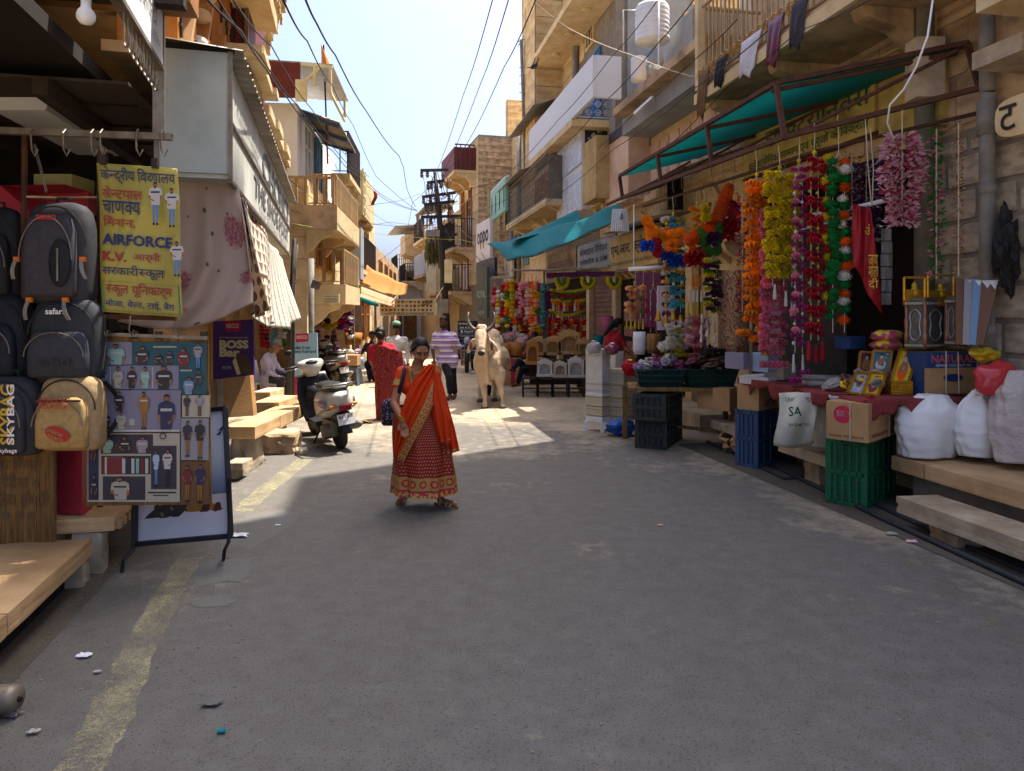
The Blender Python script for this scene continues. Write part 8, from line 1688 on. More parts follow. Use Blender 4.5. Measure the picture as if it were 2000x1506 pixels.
def person(lab,J,s,f,skin=SKIN,hair='short',hairm=HAIR,top=None,pants=None,beard=False,vox=.011,facing=True,group=None,longs=False,hname='shirt'):
 J={k:(Q(v)if isinstance(v,tuple)else v)for k,v in J.items()};t=thing('person',lab,'person',V(((J['al']+J['ar'])/2).x,((J['al']+J['ar'])/2).y,0),0,group);hp,q,M3=headparts(J['head'],f,s);body=blob_part('body',hp+limbs(J,s),skin,t,vox*s,3)
 if facing:face(t,q,M3,s,beard=beard,body=body)
 h=[('e',q(0,-.022,.048),(.085*s,.098*s,.085*s),M3)]
 if hair=='bun':h+=[('e',q(0,-.125,-.01),(.05*s,.045*s,.05*s),M3),('e',q(0,-.04,.0),(.088*s,.08*s,.085*s),M3)]
 if hair=='long':h+=[(q(0,-.1,.0),.06*s,q(.0,-.15,-.3),.04*s),('e',q(0,-.04,.0),(.09*s,.085*s,.09*s),M3)]
 def hf(v,n):return v
 blob_part('hair',h,hairm,t,.011*s,2)
 if top:
  n,sl,sr=J['neck'],J['sl'],J['sr'];ch=(sl+sr)/2;hd=(J['hl']+J['hr'])/2;dn=(ch-hd).normalized();p=[(sl,.07*s,sr,.07*s),(ch-dn*.05*s,.14*s,ch-dn*.12*s,.148*s),(sl.lerp(sr,.2)-dn*.1*s,.132*s,sl.lerp(sr,.8)-dn*.1*s,.132*s),(ch.lerp(hd,.4),.14*s,hd,.145*s),(J['hl'].lerp(J['hr'],-.1),.135*s,J['hl'].lerp(J['hr'],1.1),.135*s),(J['hl']-dn*.06*s,.135*s,J['hr']-dn*.06*s,.135*s),(n-V(0,0,.03*s),.064*s,ch,.11*s)]
  for a in 'lr':e=J['w'+a]if longs else J['s'+a].lerp(J['e'+a],.85);p+=[(J['s'+a],.07*s,J['s'+a].lerp(J['e'+a],.85),.056*s)]+([(J['s'+a].lerp(J['e'+a],.85),.056*s,J['e'+a],.05*s),(J['e'+a],.05*s,J['e'+a].lerp(J['w'+a],.9),.038*s)]if longs else[])
  blob_part(hname,p,top,t,.012*s,3,lambda v,n_:v+n_*.004*s*noise.noise(v*22))
  mb=MB();c=n-V(0,0,.02*s);mb.tube([c+f.normalized()*.07*s+V(-.03*s,0,-.05*s),c-f.cross(V(0,0,1))*.06*s,c-f.normalized()*.06*s+V(0,0,.015),c+f.cross(V(0,0,1))*.06*s,c+f.normalized()*.07*s+V(.03*s,0,-.05*s)],.014*s,6);mb.build('collar',top,t,True)
 if pants:
  p=[(J['hl'],.11*s,J['hr'],.11*s)]
  for a in 'lr':p+=[(J['h'+a],.106*s,J['k'+a],.078*s),(J['k'+a],.078*s,J['a'+a]+V(0,0,.03*s),.062*s)]
  blob_part('trousers',p,pants,t,.012*s,3,lambda v,n_:v+n_*.006*s*noise.noise(v*16))
 for a in 'lr':mb=MB();mb.bar(J['a'+a].lerp(J['t'+a],-.25)-V(0,0,.07*s),J['t'+a]-V(0,0,.022*s)+(J['t'+a]-J['a'+a])*.15,.08*s,.022);mb.tube([J['t'+a].lerp(J['a'+a],.3)+V(-.045*s,0,-.02),J['t'+a].lerp(J['a'+a],.3)+V(0,0,.022),J['t'+a].lerp(J['a'+a],.3)+V(.045*s,0,-.02)],.009,5);mb.build('sandal',IRONBR,t)
 return t,J,q,M3,body
def stripes(t):
 x,y,z=t.sep(t.coord());g=t.math('FRACT',t.math('MULTIPLY',z,9.5));c_=t.ramp(g,[(0,'D9D2DE'),(.30,'7E5296'),(.44,'D9D2DE'),(.5,'9C70B2'),(.80,'6E4288'),(.86,'D9D2DE')],'CONSTANT');t.set(c_,.85);t.bump(t.noise(12,4,.6,t.coord()),.5,.03)
fabric=lambda n,a,b,d=.04,**k:mat(n,a,b,3,.85,.5,11,rand=0,bdist=d,**k)
D=14.0
person('bearded man in purple striped polo shirt and dark trousers walking beside the cow',dict(head=(866,630,D),neck=(867,645,D),sl=(851,655,D),sr=(886,655,D),el=(845,682,D+.05),er=(898,682,D+.05),wl=(848,703,D-.1),wr=(902,702,D-.05),hl=(866,702,D),hr=(882,702,D),kl=(877,735,D-.15),kr=(884,737,D+.1),al=(879,768,D-.1),ar=(888,768,D+.15),tl=(874,778,D-.2),tr=(884,779,D-.05)),.97,V(-.15,-1,-.1),SKIN2,'short',HAIR,pm('striped_polo',stripes),fabric('dark_trousers','23252C','1A1C22'),True)
D=13.6
om=person('old man with grey hair in pale shirt sitting on a chair watching the road',dict(head=(541,675,D),neck=(533,690,D),sl=(519,700,D-.15),sr=(530,698,D+.2),el=(524,727,D-.18),er=(545,722,D+.15),wl=(547,738,D-.2),wr=(563,727,D+.1),hld=V(.7,0,-.6),hrd=V(.8,0,-.6),hl=(521,740,D-.08),hr=(525,740,D+.1),kl=(549,742,D-.2),kr=(560,738,D+.12),al=(548,776,D-.15),ar=(558,776,D+.1),tl=(560,783,D-.2),tr=(570,783,D+.05)),.95,V(.85,-.35,-.35),SKIN,'short',GREYH,fabric('lilac_shirt','B9B2C2','9E97AA'),fabric('grey_trousers','3A3640','2E2B33'),longs=True)
ch=thing('plastic_chair','white plastic chair under the sitting old man','chair',V(P(520,0,D).x,D,0));c=V(P(522,0,D).x,D+.05,0);mb=MB();mb.box(c+V(0,0,.36),(.42,.42,.03));mb.build('seat',WHITEPL,ch)
for sx in(-1,1):
 for sy in(-1,1):mb=MB();mb.bar(c+V(sx*.2,sy*.18,0),c+V(sx*.18,sy*.16,.343),.035);mb.build('leg',WHITEPL,ch)
mb=MB();mb.grid(lambda a,b:c+V(-.21-.08*b,-.2+.4*a,.38+.4*b),3,3,th=.02);mb.build('backrest',WHITEPL,ch)
D=16.5
person('man in white shirt and green cap walking away up the street',dict(head=(774,641,D),neck=(775,655,D),sl=(759,663,D),sr=(791,663,D),el=(755,690,D),er=(796,690,D),wl=(757,708,D-.1),wr=(796,708,D-.1),hl=(769,710,D),hr=(781,710,D),kl=(769,735,D),kr=(781,733,D+.1),al=(769,757,D),ar=(782,752,D+.2),tl=(768,758,D+.2),tr=(783,752,D+.4)),.93,V(.05,1,0),SKIN2,'short',HAIR,fabric('white_shirt','CFCBC8','B6B2AE'),fabric('brown_trousers','3E362E','302A24'),facing=False,longs=True)
cp=[o for o in COL.objects if 'green cap'in o.get('label','')][0];mb=MB();c=P(774,634,D);mb.lathe([(.102,-.02),(.1,.03),(.08,.07),(.03,.09),(0,.092)],c,16);mb.box(c+V(0,.11,-.015),(.13,.1,.012));mb.build('cap',mat('green_cap','7FA08A','68886F',6,.8,.2),cp,True)
D=17.5
person('stooping person in dark clothes reaching towards the left stall',dict(head=(727,655,D),neck=(726,666,D),sl=(716,674,D),sr=(735,676,D),el=(706,690,D),er=(735,700,D),wl=(698,706,D-.1),wr=(730,715,D-.1),hl=(721,712,D+.2),hr=(730,712,D+.2),kl=(721,728,D),kr=(730,730,D),al=(722,742,D),ar=(731,743,D+.1),tl=(719,747,D-.1),tr=(733,748,D-.1)),.85,V(-.6,-.5,-.3),SKIN2,'short',HAIR,fabric('dark_plum_shirt','32242C','261B22'),fabric('black_trousers','1C1A1E','141316'))
D=13.4
person('woman in red dress with long black hair bending over the mid stall',dict(head=(1207,634,D),neck=(1200,645,D),sl=(1190,656,D+.1),sr=(1208,656,D-.1),el=(1208,678,D+.1),er=(1221,676,D-.1),wl=(1222,690,D),wr=(1232,688,D-.1),hl=(1190,705,D+.1),hr=(1200,705,D),kl=(1205,725,D),kr=(1212,725,D),al=(1200,760,D),ar=(1210,760,D),tl=(1208,770,D),tr=(1218,770,D)),.95,V(.8,.3,-.5),SKIN,'long',HAIR,fabric('red_dress','B01E2E','8E1424'),MATS['red_dress'],longs=False,facing=False,hname='dress')
D=15.7
person('seated stall keeper in dark trousers resting an ankle on one knee',dict(head=(1043,657,D+.2),neck=(1042,670,D+.2),sl=(1032,680,D+.2),sr=(1050,682,D+.2),el=(1022,698,D),er=(1045,705,D),wl=(1006,692,D-.1),wr=(1025,700,D-.2),hl=(1032,722,D+.1),hr=(1042,722,D+.1),kl=(1012,706,D-.2),kr=(1020,722,D-.3),al=(1004,720,D-.4),ar=(1012,748,D-.3),tl=(996,722,D-.5),tr=(1001,753,D-.4)),.9,V(-.8,-.4,0),SKIN2,'short',HAIR,fabric('red_check','7A3A3E','4A2A30'),fabric('navy_trousers','1E222C','161A22'),facing=False)
D=17.3
person('person in purple headcloth sitting among the goods of the left stall',dict(head=(652,662,D),neck=(651,672,D),sl=(643,679,D),sr=(660,679,D),el=(640,692,D),er=(664,692,D),wl=(644,704,D-.2),wr=(662,704,D-.2),hl=(646,708,D+.1),hr=(657,708,D+.1),kl=(644,722,D),kr=(660,722,D),al=(646,740,D),ar=(658,740,D),tl=(646,746,D-.1),tr=(658,746,D-.1)),.85,V(.2,-1,-.3),SKIN2,'bun',fabric('purple_cloth','3E1A42','2C1230'),MATS['purple_cloth'],MATS['purple_cloth'])
D=11.4;J=dict(head=(743,653,D),neck=(745,668,D),sl=(728,680,D),sr=(764,678,D+.05),el=(725,705,D-.02),er=(776,708,D-.05),wl=(736,728,D+.05),wr=(778,735,D-.1),hl=(748,735,D),hr=(765,735,D),kl=(748,775,D),kr=(766,775,D-.1),al=(752,815,D),ar=(768,817,D),tl=(752,822,D+.2),tr=(770,824,D+.2))
rw,J_,q,M3,b=person('woman in dark red patterned saree walking away with her hair in a bun',J,.95,V(-.1,1,0),SKIN,'bun',HAIR,fabric('red_blouse','B81A30','961226'),None,facing=False,hname='blouse')
def sareepat(t):
 co=t.coord();w_=t.n('ShaderNodeTexWave');w_.inputs['Scale'].default_value=7;w_.inputs['Distortion'].default_value=22;w_.inputs['Detail'].default_value=4;t.l(co,w_.inputs['Vector']);t.set(t.mix(t.ramp(w_.outputs['Fac'],[(.3,0.0),(.75,1.0)]),'5E1418','96302A'),.7);t.bump(t.noise(10,4,.6,co),.6,.03)
SP=pm('dark_red_saree',sareepat)
def ring(px,py,w_,dep,D,n=48,fold=0.02,nf=11,ph=0,tw=0):W=lambda a:1+fold*(.7*sin(nf*a+ph)+.45*sin((2*nf-3)*a-ph*1.7)+.4*sin(4*a+1));return[P(px,py,D)+V(w_/2/F*D*cos(a)*W(a),dep*sin(a)*W(a),0)for a in[2*pi*k/n+tw for k in range(n)]]
mb=MB();mb.loft([ring(x,y,w_,dp,D,fold=f,ph=y*.03)for x,y,w_,dp,f in((757,724,40,.15,.02),(758,735,50,.18,.03),(757,765,48,.18,.05),(757,795,44,.18,.07),(757,826,42,.19,.09))],cap=False);mb.build('saree_skirt',SP,rw,True)
def pal(a,b):x=732+52*a-4*b*(1-a)+(10*b*a);y=672+14*a*(1-b)+(62+90*a*(1-a)*0+8*a)*b;dd=-.19*sqrt(max(0,1-((x-757)/36)**2))if abs(x-757)<36 else 0;return P(x,y,D+dd-.02)+V(0,.015*sin(a*20+b*6),0)
mb=MB();mb.grid(pal,26,18,th=.006);mb.build('saree_drape',SP,rw,True);mb=MB();mb.lathe([(.03,-.01),(.04,0),(.03,.01)],q(0,-.12,.03),12);mb.build('hair_tie',IRON,rw)
# ---- the woman in the orange saree, nearest figure
D=6.3;s=.90;f=V(.42,-1,-.48)
J=dict(head=(821,686,D-.03),neck=(815,712,D),sl=(786,728,D),sr=(846,726,D),el=(770,788,D-.12),er=(860,782,D-.06),wl=(787,822,D-.31),wr=(868,836,D-.14),hld=V(.18,-.12,-1),hrd=V(.2,-.2,-1),hl=(808,812,D),hr=(836,812,D),kl=(800,880,D-.06),kr=(842,880,D-.1),al=(788,962,D+.18),ar=(860,968,D+.02),tl=(781,976,D+.02),tr=(888,984,D-.1))
J={k:(Q(v)if isinstance(v,tuple)else v)for k,v in J.items()}
ow=thing('person','woman in bright orange and red saree with gold borders walking across the road','person',V(P(828,0,D).x,D-.1,0));hp,q,M3=headparts(J['head'],f,s*1.02);body=blob_part('body',hp+limbs(J,s),SKIN,ow,.0065,3);face(ow,q,M3,s*1.02,body=body)
blob_part('hair',[('e',q(0,-.034,.045),(.083*s,.09*s,.085*s),M3),('e',q(0,-.055,.0),(.086*s,.07*s,.08*s),M3),('e',q(0,-.13,-.03),(.056*s,.05*s,.055*s),M3),(q(-.058,.03,.06),.02*s,q(-.078,-.025,-.02),.02*s),(q(.058,.03,.06),.02*s,q(.078,-.025,-.02),.02*s),('e',q(0,-.02,.06),(.08*s,.088*s,.076*s),M3)],HAIR,ow,.007,2)
mb=MB();mb.ell(q(0,.092,.035),(.004,.003,.004),8,5);mb.build('bindi',MATS['badge_red'],ow)
OR=fabric('orange_blouse','D8430E','B83408');CH=pm('orange_chiffon',lambda t:(t.set(t.mix(t.noise(4,4,.6,t.coord()),'E2480E','CC3806'),.65),t.bump(t.noise(16,4,.6,t.coord()),.5,.02),t.translucent('E8500E',.25)))
blob_part('blouse',[(J['sl'],.066*s,J['sr'],.066*s),(J['sl'].lerp(J['sr'],.22)-V(0,0,.1),.112*s,J['sl'].lerp(J['sr'],.78)-V(0,0,.1),.112*s),(J['sl'].lerp(J['sr'],.3)-V(0,.06,.13),.075*s,J['sl'].lerp(J['sr'],.7)-V(0,.06,.13),.075*s),(J['sl'].lerp(J['sr'],.5)-V(0,0,.15),.12*s,J['sl'].lerp(J['sr'],.5)-V(0,0,.27),.112*s),(J['sl'],.068*s,J['sl'].lerp(J['el'],.45),.056*s),(J['sr'],.068*s,J['sr'].lerp(J['er'],.5),.056*s)],OR,ow,.008,3)
def gold(t):
 uv=t.n('ShaderNodeUVMap').outputs[0];x,y,z=t.sep(uv);gx=t.math('SUBTRACT',t.math('FRACT',t.math('MULTIPLY',x,18)),.5);gy=t.math('SUBTRACT',y,.5);d=t.math('SQRT',t.math('ADD',t.math('POWER',gx,2),t.math('POWER',t.math('MULTIPLY',gy,1.1),2)));rg=t.math('LESS_THAN',t.math('ABSOLUTE',t.math('SUBTRACT',d,.27)),.08);ed=t.math('GREATER_THAN',t.math('ABSOLUTE',gy),.42)
 c_=t.mix(t.math('MAXIMUM',rg,t.math('MULTIPLY',ed,.0)),t.mix(t.noise(90,3,.6,t.coord()),'C79A4E','8E6A34'),'B0282E');t.set(c_,.45,.15);t.bump(t.noise(160,3,.6,t.coord()),.4,.004)
GB=pm('gold_border',gold)
def redskirt(t):
 uv=t.n('ShaderNodeUVMap').outputs[0];x,y,z=t.sep(uv);r_=t.math('MULTIPLY',y,34);odd=t.math('MULTIPLY',t.math('FRACT',t.math('MULTIPLY',t.math('FLOOR',r_),.5)),1.0)
 gx=t.math('SUBTRACT',t.math('FRACT',t.math('ADD',t.math('MULTIPLY',x,70),odd)),.5);gy=t.math('SUBTRACT',t.math('FRACT',r_),.5);d=t.math('ADD',t.math('POWER',gx,2),t.math('POWER',gy,2));dot=t.math('LESS_THAN',d,.075)
 c_=t.mix(dot,t.mix(t.noise(6,4,.6,t.coord()),'8E0F1E','700A16'),'BE7038');t.set(c_,.5);t.bump(t.noise(14,4,.6,t.coord()),.4,.02)
SK=[(818,792,84,.135,.015),(820,815,100,.155,.035),(823,845,106,.165,.06),(826,880,110,.17,.08),(829,924,113,.18,.1),(829,962,115,.19,.11)]
def skring(y,grow=0.0):
 i=max(k for k in range(len(SK)-1)if SK[k][1]<=y or k==0);a,b=SK[i],SK[i+1];t_=(y-a[1])/(b[1]-a[1]);x,w_,dp,fo=[a[k]+(b[k]-a[k])*t_ for k in(0,2,3,4)];return ring(x,y,w_+grow*2*F/D,dp+grow,D-.09,72,fo,9,y*.012,.4)
mb=MB();mb.loft([skring(y)for y in(792,803,815,830,845,862,880,902,924,943,960)],cap=False);sk_=mb.build('saree_skirt',pm('red_brocade_dots',redskirt),ow,True)
for y0,y1,nm in((925,949,'wide_border'),(953,963,'hem_border')):mb=MB();mb.loft([skring(y,.005)for y in(y1,(y0+y1)/2,y0)],cap=False);mb.build(nm,GB if nm[0]=='w'else pm('hem_gold',lambda t:t.set(t.mix(t.ramp(t.noise(40,2,.5,t.coord()),[(.45,0.0),(.55,1.0)]),'C79A4E','A83030'),.45,.15)),sk_,True)
mb=MB();mb.loft([skring(y,.004)for y in(953,950)],cap=False);mb.build('red_trim',MATS['badge_red'],sk_,True)
dpt=lambda x,y,o=0:D-.09-(.175+.03*sin((y-700)/60))*sqrt(max(.03,1-((x-818)/66)**2))-o
BL_=[(853,712),(848,745),(832,785),(812,825),(794,860),(776,898)];OL=[(838,711),(810,738),(794,772),(782,806),(772,846),(768,890)]
def orf(a,b):p,r_=lerpl(OL,b),lerpl(BL_,b);x=p[0]+(r_[0]-p[0])*a;y=p[1]+(r_[1]-p[1])*a;return P(x,y,dpt(x,y,.014+.017*sin(a*19+b*5+2*sin(b*3))*sin(pi*a)))
mb=MB();mb.grid(orf,28,36,th=.004);mb.build('saree_drape',CH,ow,True)
def bof(a,b):p=lerpl(BL_,a);w_=13+3*sin(pi*a);x=p[0]+w_*(b-.12)*.95;y=p[1]+w_*(b-.12)*.55;return P(x,y,dpt(x,y,.024))
mb=MB();mb.grid(bof,40,3,th=.004);mb.build('drape_border',GB,ow,True)
def fal(l,r_,off,ph):
 def fn(a,b):p,e=lerpl(l,b),lerpl(r_,b);x=p[0]+(e[0]-p[0])*a;y=p[1]+(e[1]-p[1])*a;return P(x,y,D-.2+off-.05*sin(pi*a)+.022*sin(a*13+ph+b*2)*(.3+b))
 return fn
for k,(l,r_,off)in enumerate((([(846,722),(838,775),(846,825),(860,866)],[(858,726),(868,775),(880,820),(880,862)],-.05),([(852,735),(850,790),(866,840),(874,888)],[(860,735),(874,785),(888,835),(898,880)],.05))):
 mb=MB();fn=fal(l,r_,off,k*2);mb.grid(fn,14,26,th=.004);o=mb.build('saree_end',CH,ow,True);mb=MB();mb.grid(lambda a,b:fn(a,.955+.045*b)-V(0,.006,0),14,2,th=.004);mb.build('end_border',GB if k else OR,o,True)
mb=MB();a,b=J['sl'].lerp(J['el'],.28),J['sl'].lerp(J['el'],.47);mb.tube([a,b],[.064*s,.061*s],18,cap=False);mb.build('sleeve_band',GB,ow,True)
st_=MB();st_.tube([P(792,714,D+.06),P(789,722,D-.085),P(786,742,D-.125),P(779,765,D-.11),P(772,785,D+.02)],.016,6);pk=thing('backpack','small navy floral backpack carried behind the orange saree woman','backpack',P(762,828,D+.2));st_.build('shoulder_strap',FAB('navy_strap','1E2538','171C2B'),pk,True)
mb=MB();c=P(764,830,D+.16);mb.loft([superring(c,.085*a,.065*a,.235*z)for z,a in((0,.85),(.06,1),(.5,1.02),(.8,.95),(.95,.75),(1,.4))]);mb.build('body',pm('navy_floral',lambda t:t.set(t.mix(t.ramp(t.noise(60,2,.5,t.coord()),[(.58,0.0),(.64,1.0)]),'1C2236','A8848E'),.7)),pk,True)
mb=MB()
for w_ in(J['wl']-V(0,0,0),J['wl']+V(-.004,.006,.016),J['wl']+V(-.008,.012,.03)):mb.lathe([(.029,-.003),(.033,0),(.029,.003)],w_,16,rot=Matrix.Rotation(.5,3,'Y'))
mb.build('bangles',GOLD,ow,True);mb=MB();n_=J['neck']
mb.tube([n_+V(-.06,-.04,-.01),n_+V(-.04,-.095,-.055),n_+V(.0,-.12,-.075),n_+V(.04,-.1,-.055),n_+V(.06,-.04,-.01)],.006,6);mb.tube([n_+V(-.07,-.05,-.02),n_+V(-.03,-.135,-.15),n_+V(.015,-.18,-.21),n_+V(.05,-.13,-.13),n_+V(.07,-.05,-.02)],.004,5);mb.ell(n_+V(.015,-.19,-.225),(.016,.008,.022),8,6);mb.build('necklace',GOLD,ow,True)
mb=MB();mb.ell(q(-.085,.0,-.045),(.006,.006,.014),8,6);mb.ell(q(.085,.0,-.045),(.006,.006,.014),8,6);mb.build('earrings',GOLD,ow,True)
for a in 'lr':
 A,T=J['a'+a],J['t'+a];d=(T-A)*V(1,1,0);d.normalize();z0=max(.0,T.z-.045);b0=V(A.x,A.y,z0)-d*.05;b1=V(T.x,T.y,z0)+d*.025;mb=MB();sd_=d.cross(Z1);pr=[b0-sd_*.03,b0+sd_*.03,b0.lerp(b1,.5)+sd_*.032,b1-d*.03+sd_*.042,b1+sd_*.02,b1-sd_*.02,b1-d*.03-sd_*.042,b0.lerp(b1,.5)-sd_*.032];mb.prism([V(p.x,p.y,z0)for p in pr],V(0,0,.022));so_=mb.build('sandal',mat('tan_sole','8A6A50','6E523C',5,.7,.1),ow)
 mb=MB()
 for fq,hh in((.3,.07),(.62,.055),(.8,.045)):m_=b0.lerp(b1,fq);mb.tube([m_+sd_*.04+V(0,0,.015),m_+sd_*.026+V(0,0,hh*.8),m_+V(0,0,hh),m_-sd_*.026+V(0,0,hh*.8),m_-sd_*.04+V(0,0,.015)],.008,5)
 mb.build('strap',mat('pale_gold_strap','B9A080','9A8260',9,.5,.1),so_,True)
 # ------------------------------------------------------------------ cow
cw=thing('cow','tan humped cow with curved grey horns standing in the street','cow',G(962,796));D=12.75
HIDE=mat('tan_hide','CBB699','B0987C',3,.8,.35,60,rand=0,dirt='9A7454',dscale=2.5,damt=.35,bdist=.004)
cp=[('e',P(953,708,D+.25),(.27,.34,.34)),(P(957,698,D+.3),.29,P(965,702,D+1.35),.325),(P(963,692,D+1.6),.27,P(967,690,D+1.9),.22),('e',P(964,660,D+.55),(.13,.2,.17)),(P(960,672,D+.5),.2,P(964,668,D+1.4),.2),(P(950,688,D+.12),.19,P(943,662,D-.22),.125),('e',P(939,650,D-.32),(.108,.11,.085)),(P(939,656,D-.36),.108,P(940,680,D-.52),.074),('e',P(940,689,D-.55),(.072,.07,.058)),(P(938,641,D-.28),.07,P(944,641,D-.28),.07),(P(949,700,D-.12),.035,P(952,745,D-.0),.045),(P(952,725,D-.04),.03,P(958,750,D+.1),.03),(P(949,688,D-.15),.05,P(952,730,D),.05)]
for x,y,xk,xf,yf,Dq in((942,728,946,947,792,D),(975,728,979,981,793,D+.03)):cp+=[(P(x,y,Dq+.15),.125,P((x+xk)/2,752,Dq+.08),.075),(P((x+xk)/2,752,Dq+.08),.07,P(xk,769,Dq),.052),(P(xk,769,Dq),.054,P(xf,780,Dq),.034),(P(xf,780,Dq),.034,P(xf,yf-6,Dq),.045),(P(xf,yf-6,Dq),.045,P(xf,yf,Dq-.03),.052)]
for x,xh,xf,yf,Dq in((947,939,937,782,D+1.0),(962,967,966,780,D+1.12)):cp+=[(P(x,708,Dq+.5),.17,P((x+xh)/2,735,Dq+.3),.1),(P((x+xh)/2,735,Dq+.3),.09,P(xh,752,Dq+.3),.05),(P(xh,752,Dq+.3),.05,P(xf,yf-8,Dq+.08),.036),(P(xf,yf-8,Dq+.08),.042,P(xf,yf,Dq),.05)]
for sg,x0,y0,x1,y1 in((-1,928,660,914,688),(1,951,659,972,686)):a,b=P(x0,y0,D-.22),P(x1,y1,D-.16);cp.append(('e',a.lerp(b,.55),(.055,.035,.15),Matrix.Rotation(atan2(b.x-a.x,b.z-a.z),3,'Y')))
cb_=blob_part('body',cp,HIDE,cw,.016,4,lambda v,n_:v+n_*(.008*noise.noise(v*7)+.004*noise.noise(v*19)))
mb=MB();mb.ell(P(939,644,D-.3),(.11,.09,.05),14,8,lump=.4);mb.build('poll_hair',mat('brown_hide','8E5E3C','744A2E',8,.9,.3),cw,True);mb=MB();mb.ell(P(940,690,D-.6),(.062,.035,.048),14,8);mb.build('muzzle',mat('dark_muzzle','2E2A2A','1E1B1B',9,.4,.1),cw,True)
for sg in(-1,1):
 mb=MB();mb.ell(P(939+sg*8.6,661,D-.42),(.016,.014,.018),10,6);mb.build('eye',HAIR,cb_,True);mb=MB();x=940+sg*9;ho=[(x-sg*1,646,.035),(x+sg*6,643,.034),(x+sg*13,636,.031),(x+sg*17,627,.026),(x+sg*17.5,618,.018),(x+sg*15.5,609,.007)];mb.tube([P(a,b,D-.27+.02*i)for i,(a,b,c_)in enumerate(ho)],[c_ for a,b,c_ in ho],10);mb.build('horn',mat('horn_grey','6E655A','453E36',6,.5,.2,60,rand=0),cw,True)
 mb=MB();mb.ell(P(940+sg*20.5,676,D-.235),(.026,.014,.08),8,6);mb.build('inner_ear',mat('inner_ear_brown','7A4A34','5E3826',6,.8,0),cb_,True)
for x,y,Dq in((947,796,D-.03),(981,797,D),(937,785,D+.97),(966,783,D+1.1)):c=G(x,y+.5);mb=MB();mb.lathe([(.066,0),(.06,.03),(.05,.06),(0,.062)],c,12,sy=1.15);mb.build('hoof',mat('hoof_grey','6A5E52','4A4038',6,.6,.1),cw,True)
mb=MB();mb.tube([P(966,690,D+2.05),P(962,715,D+2.1),P(957,740,D+2.0)],.025,6);mb.ell(P(955,757,D+1.9),(.05,.05,.17),10,8,lump=.3);mb.build('tail',HAIR,cw,True)
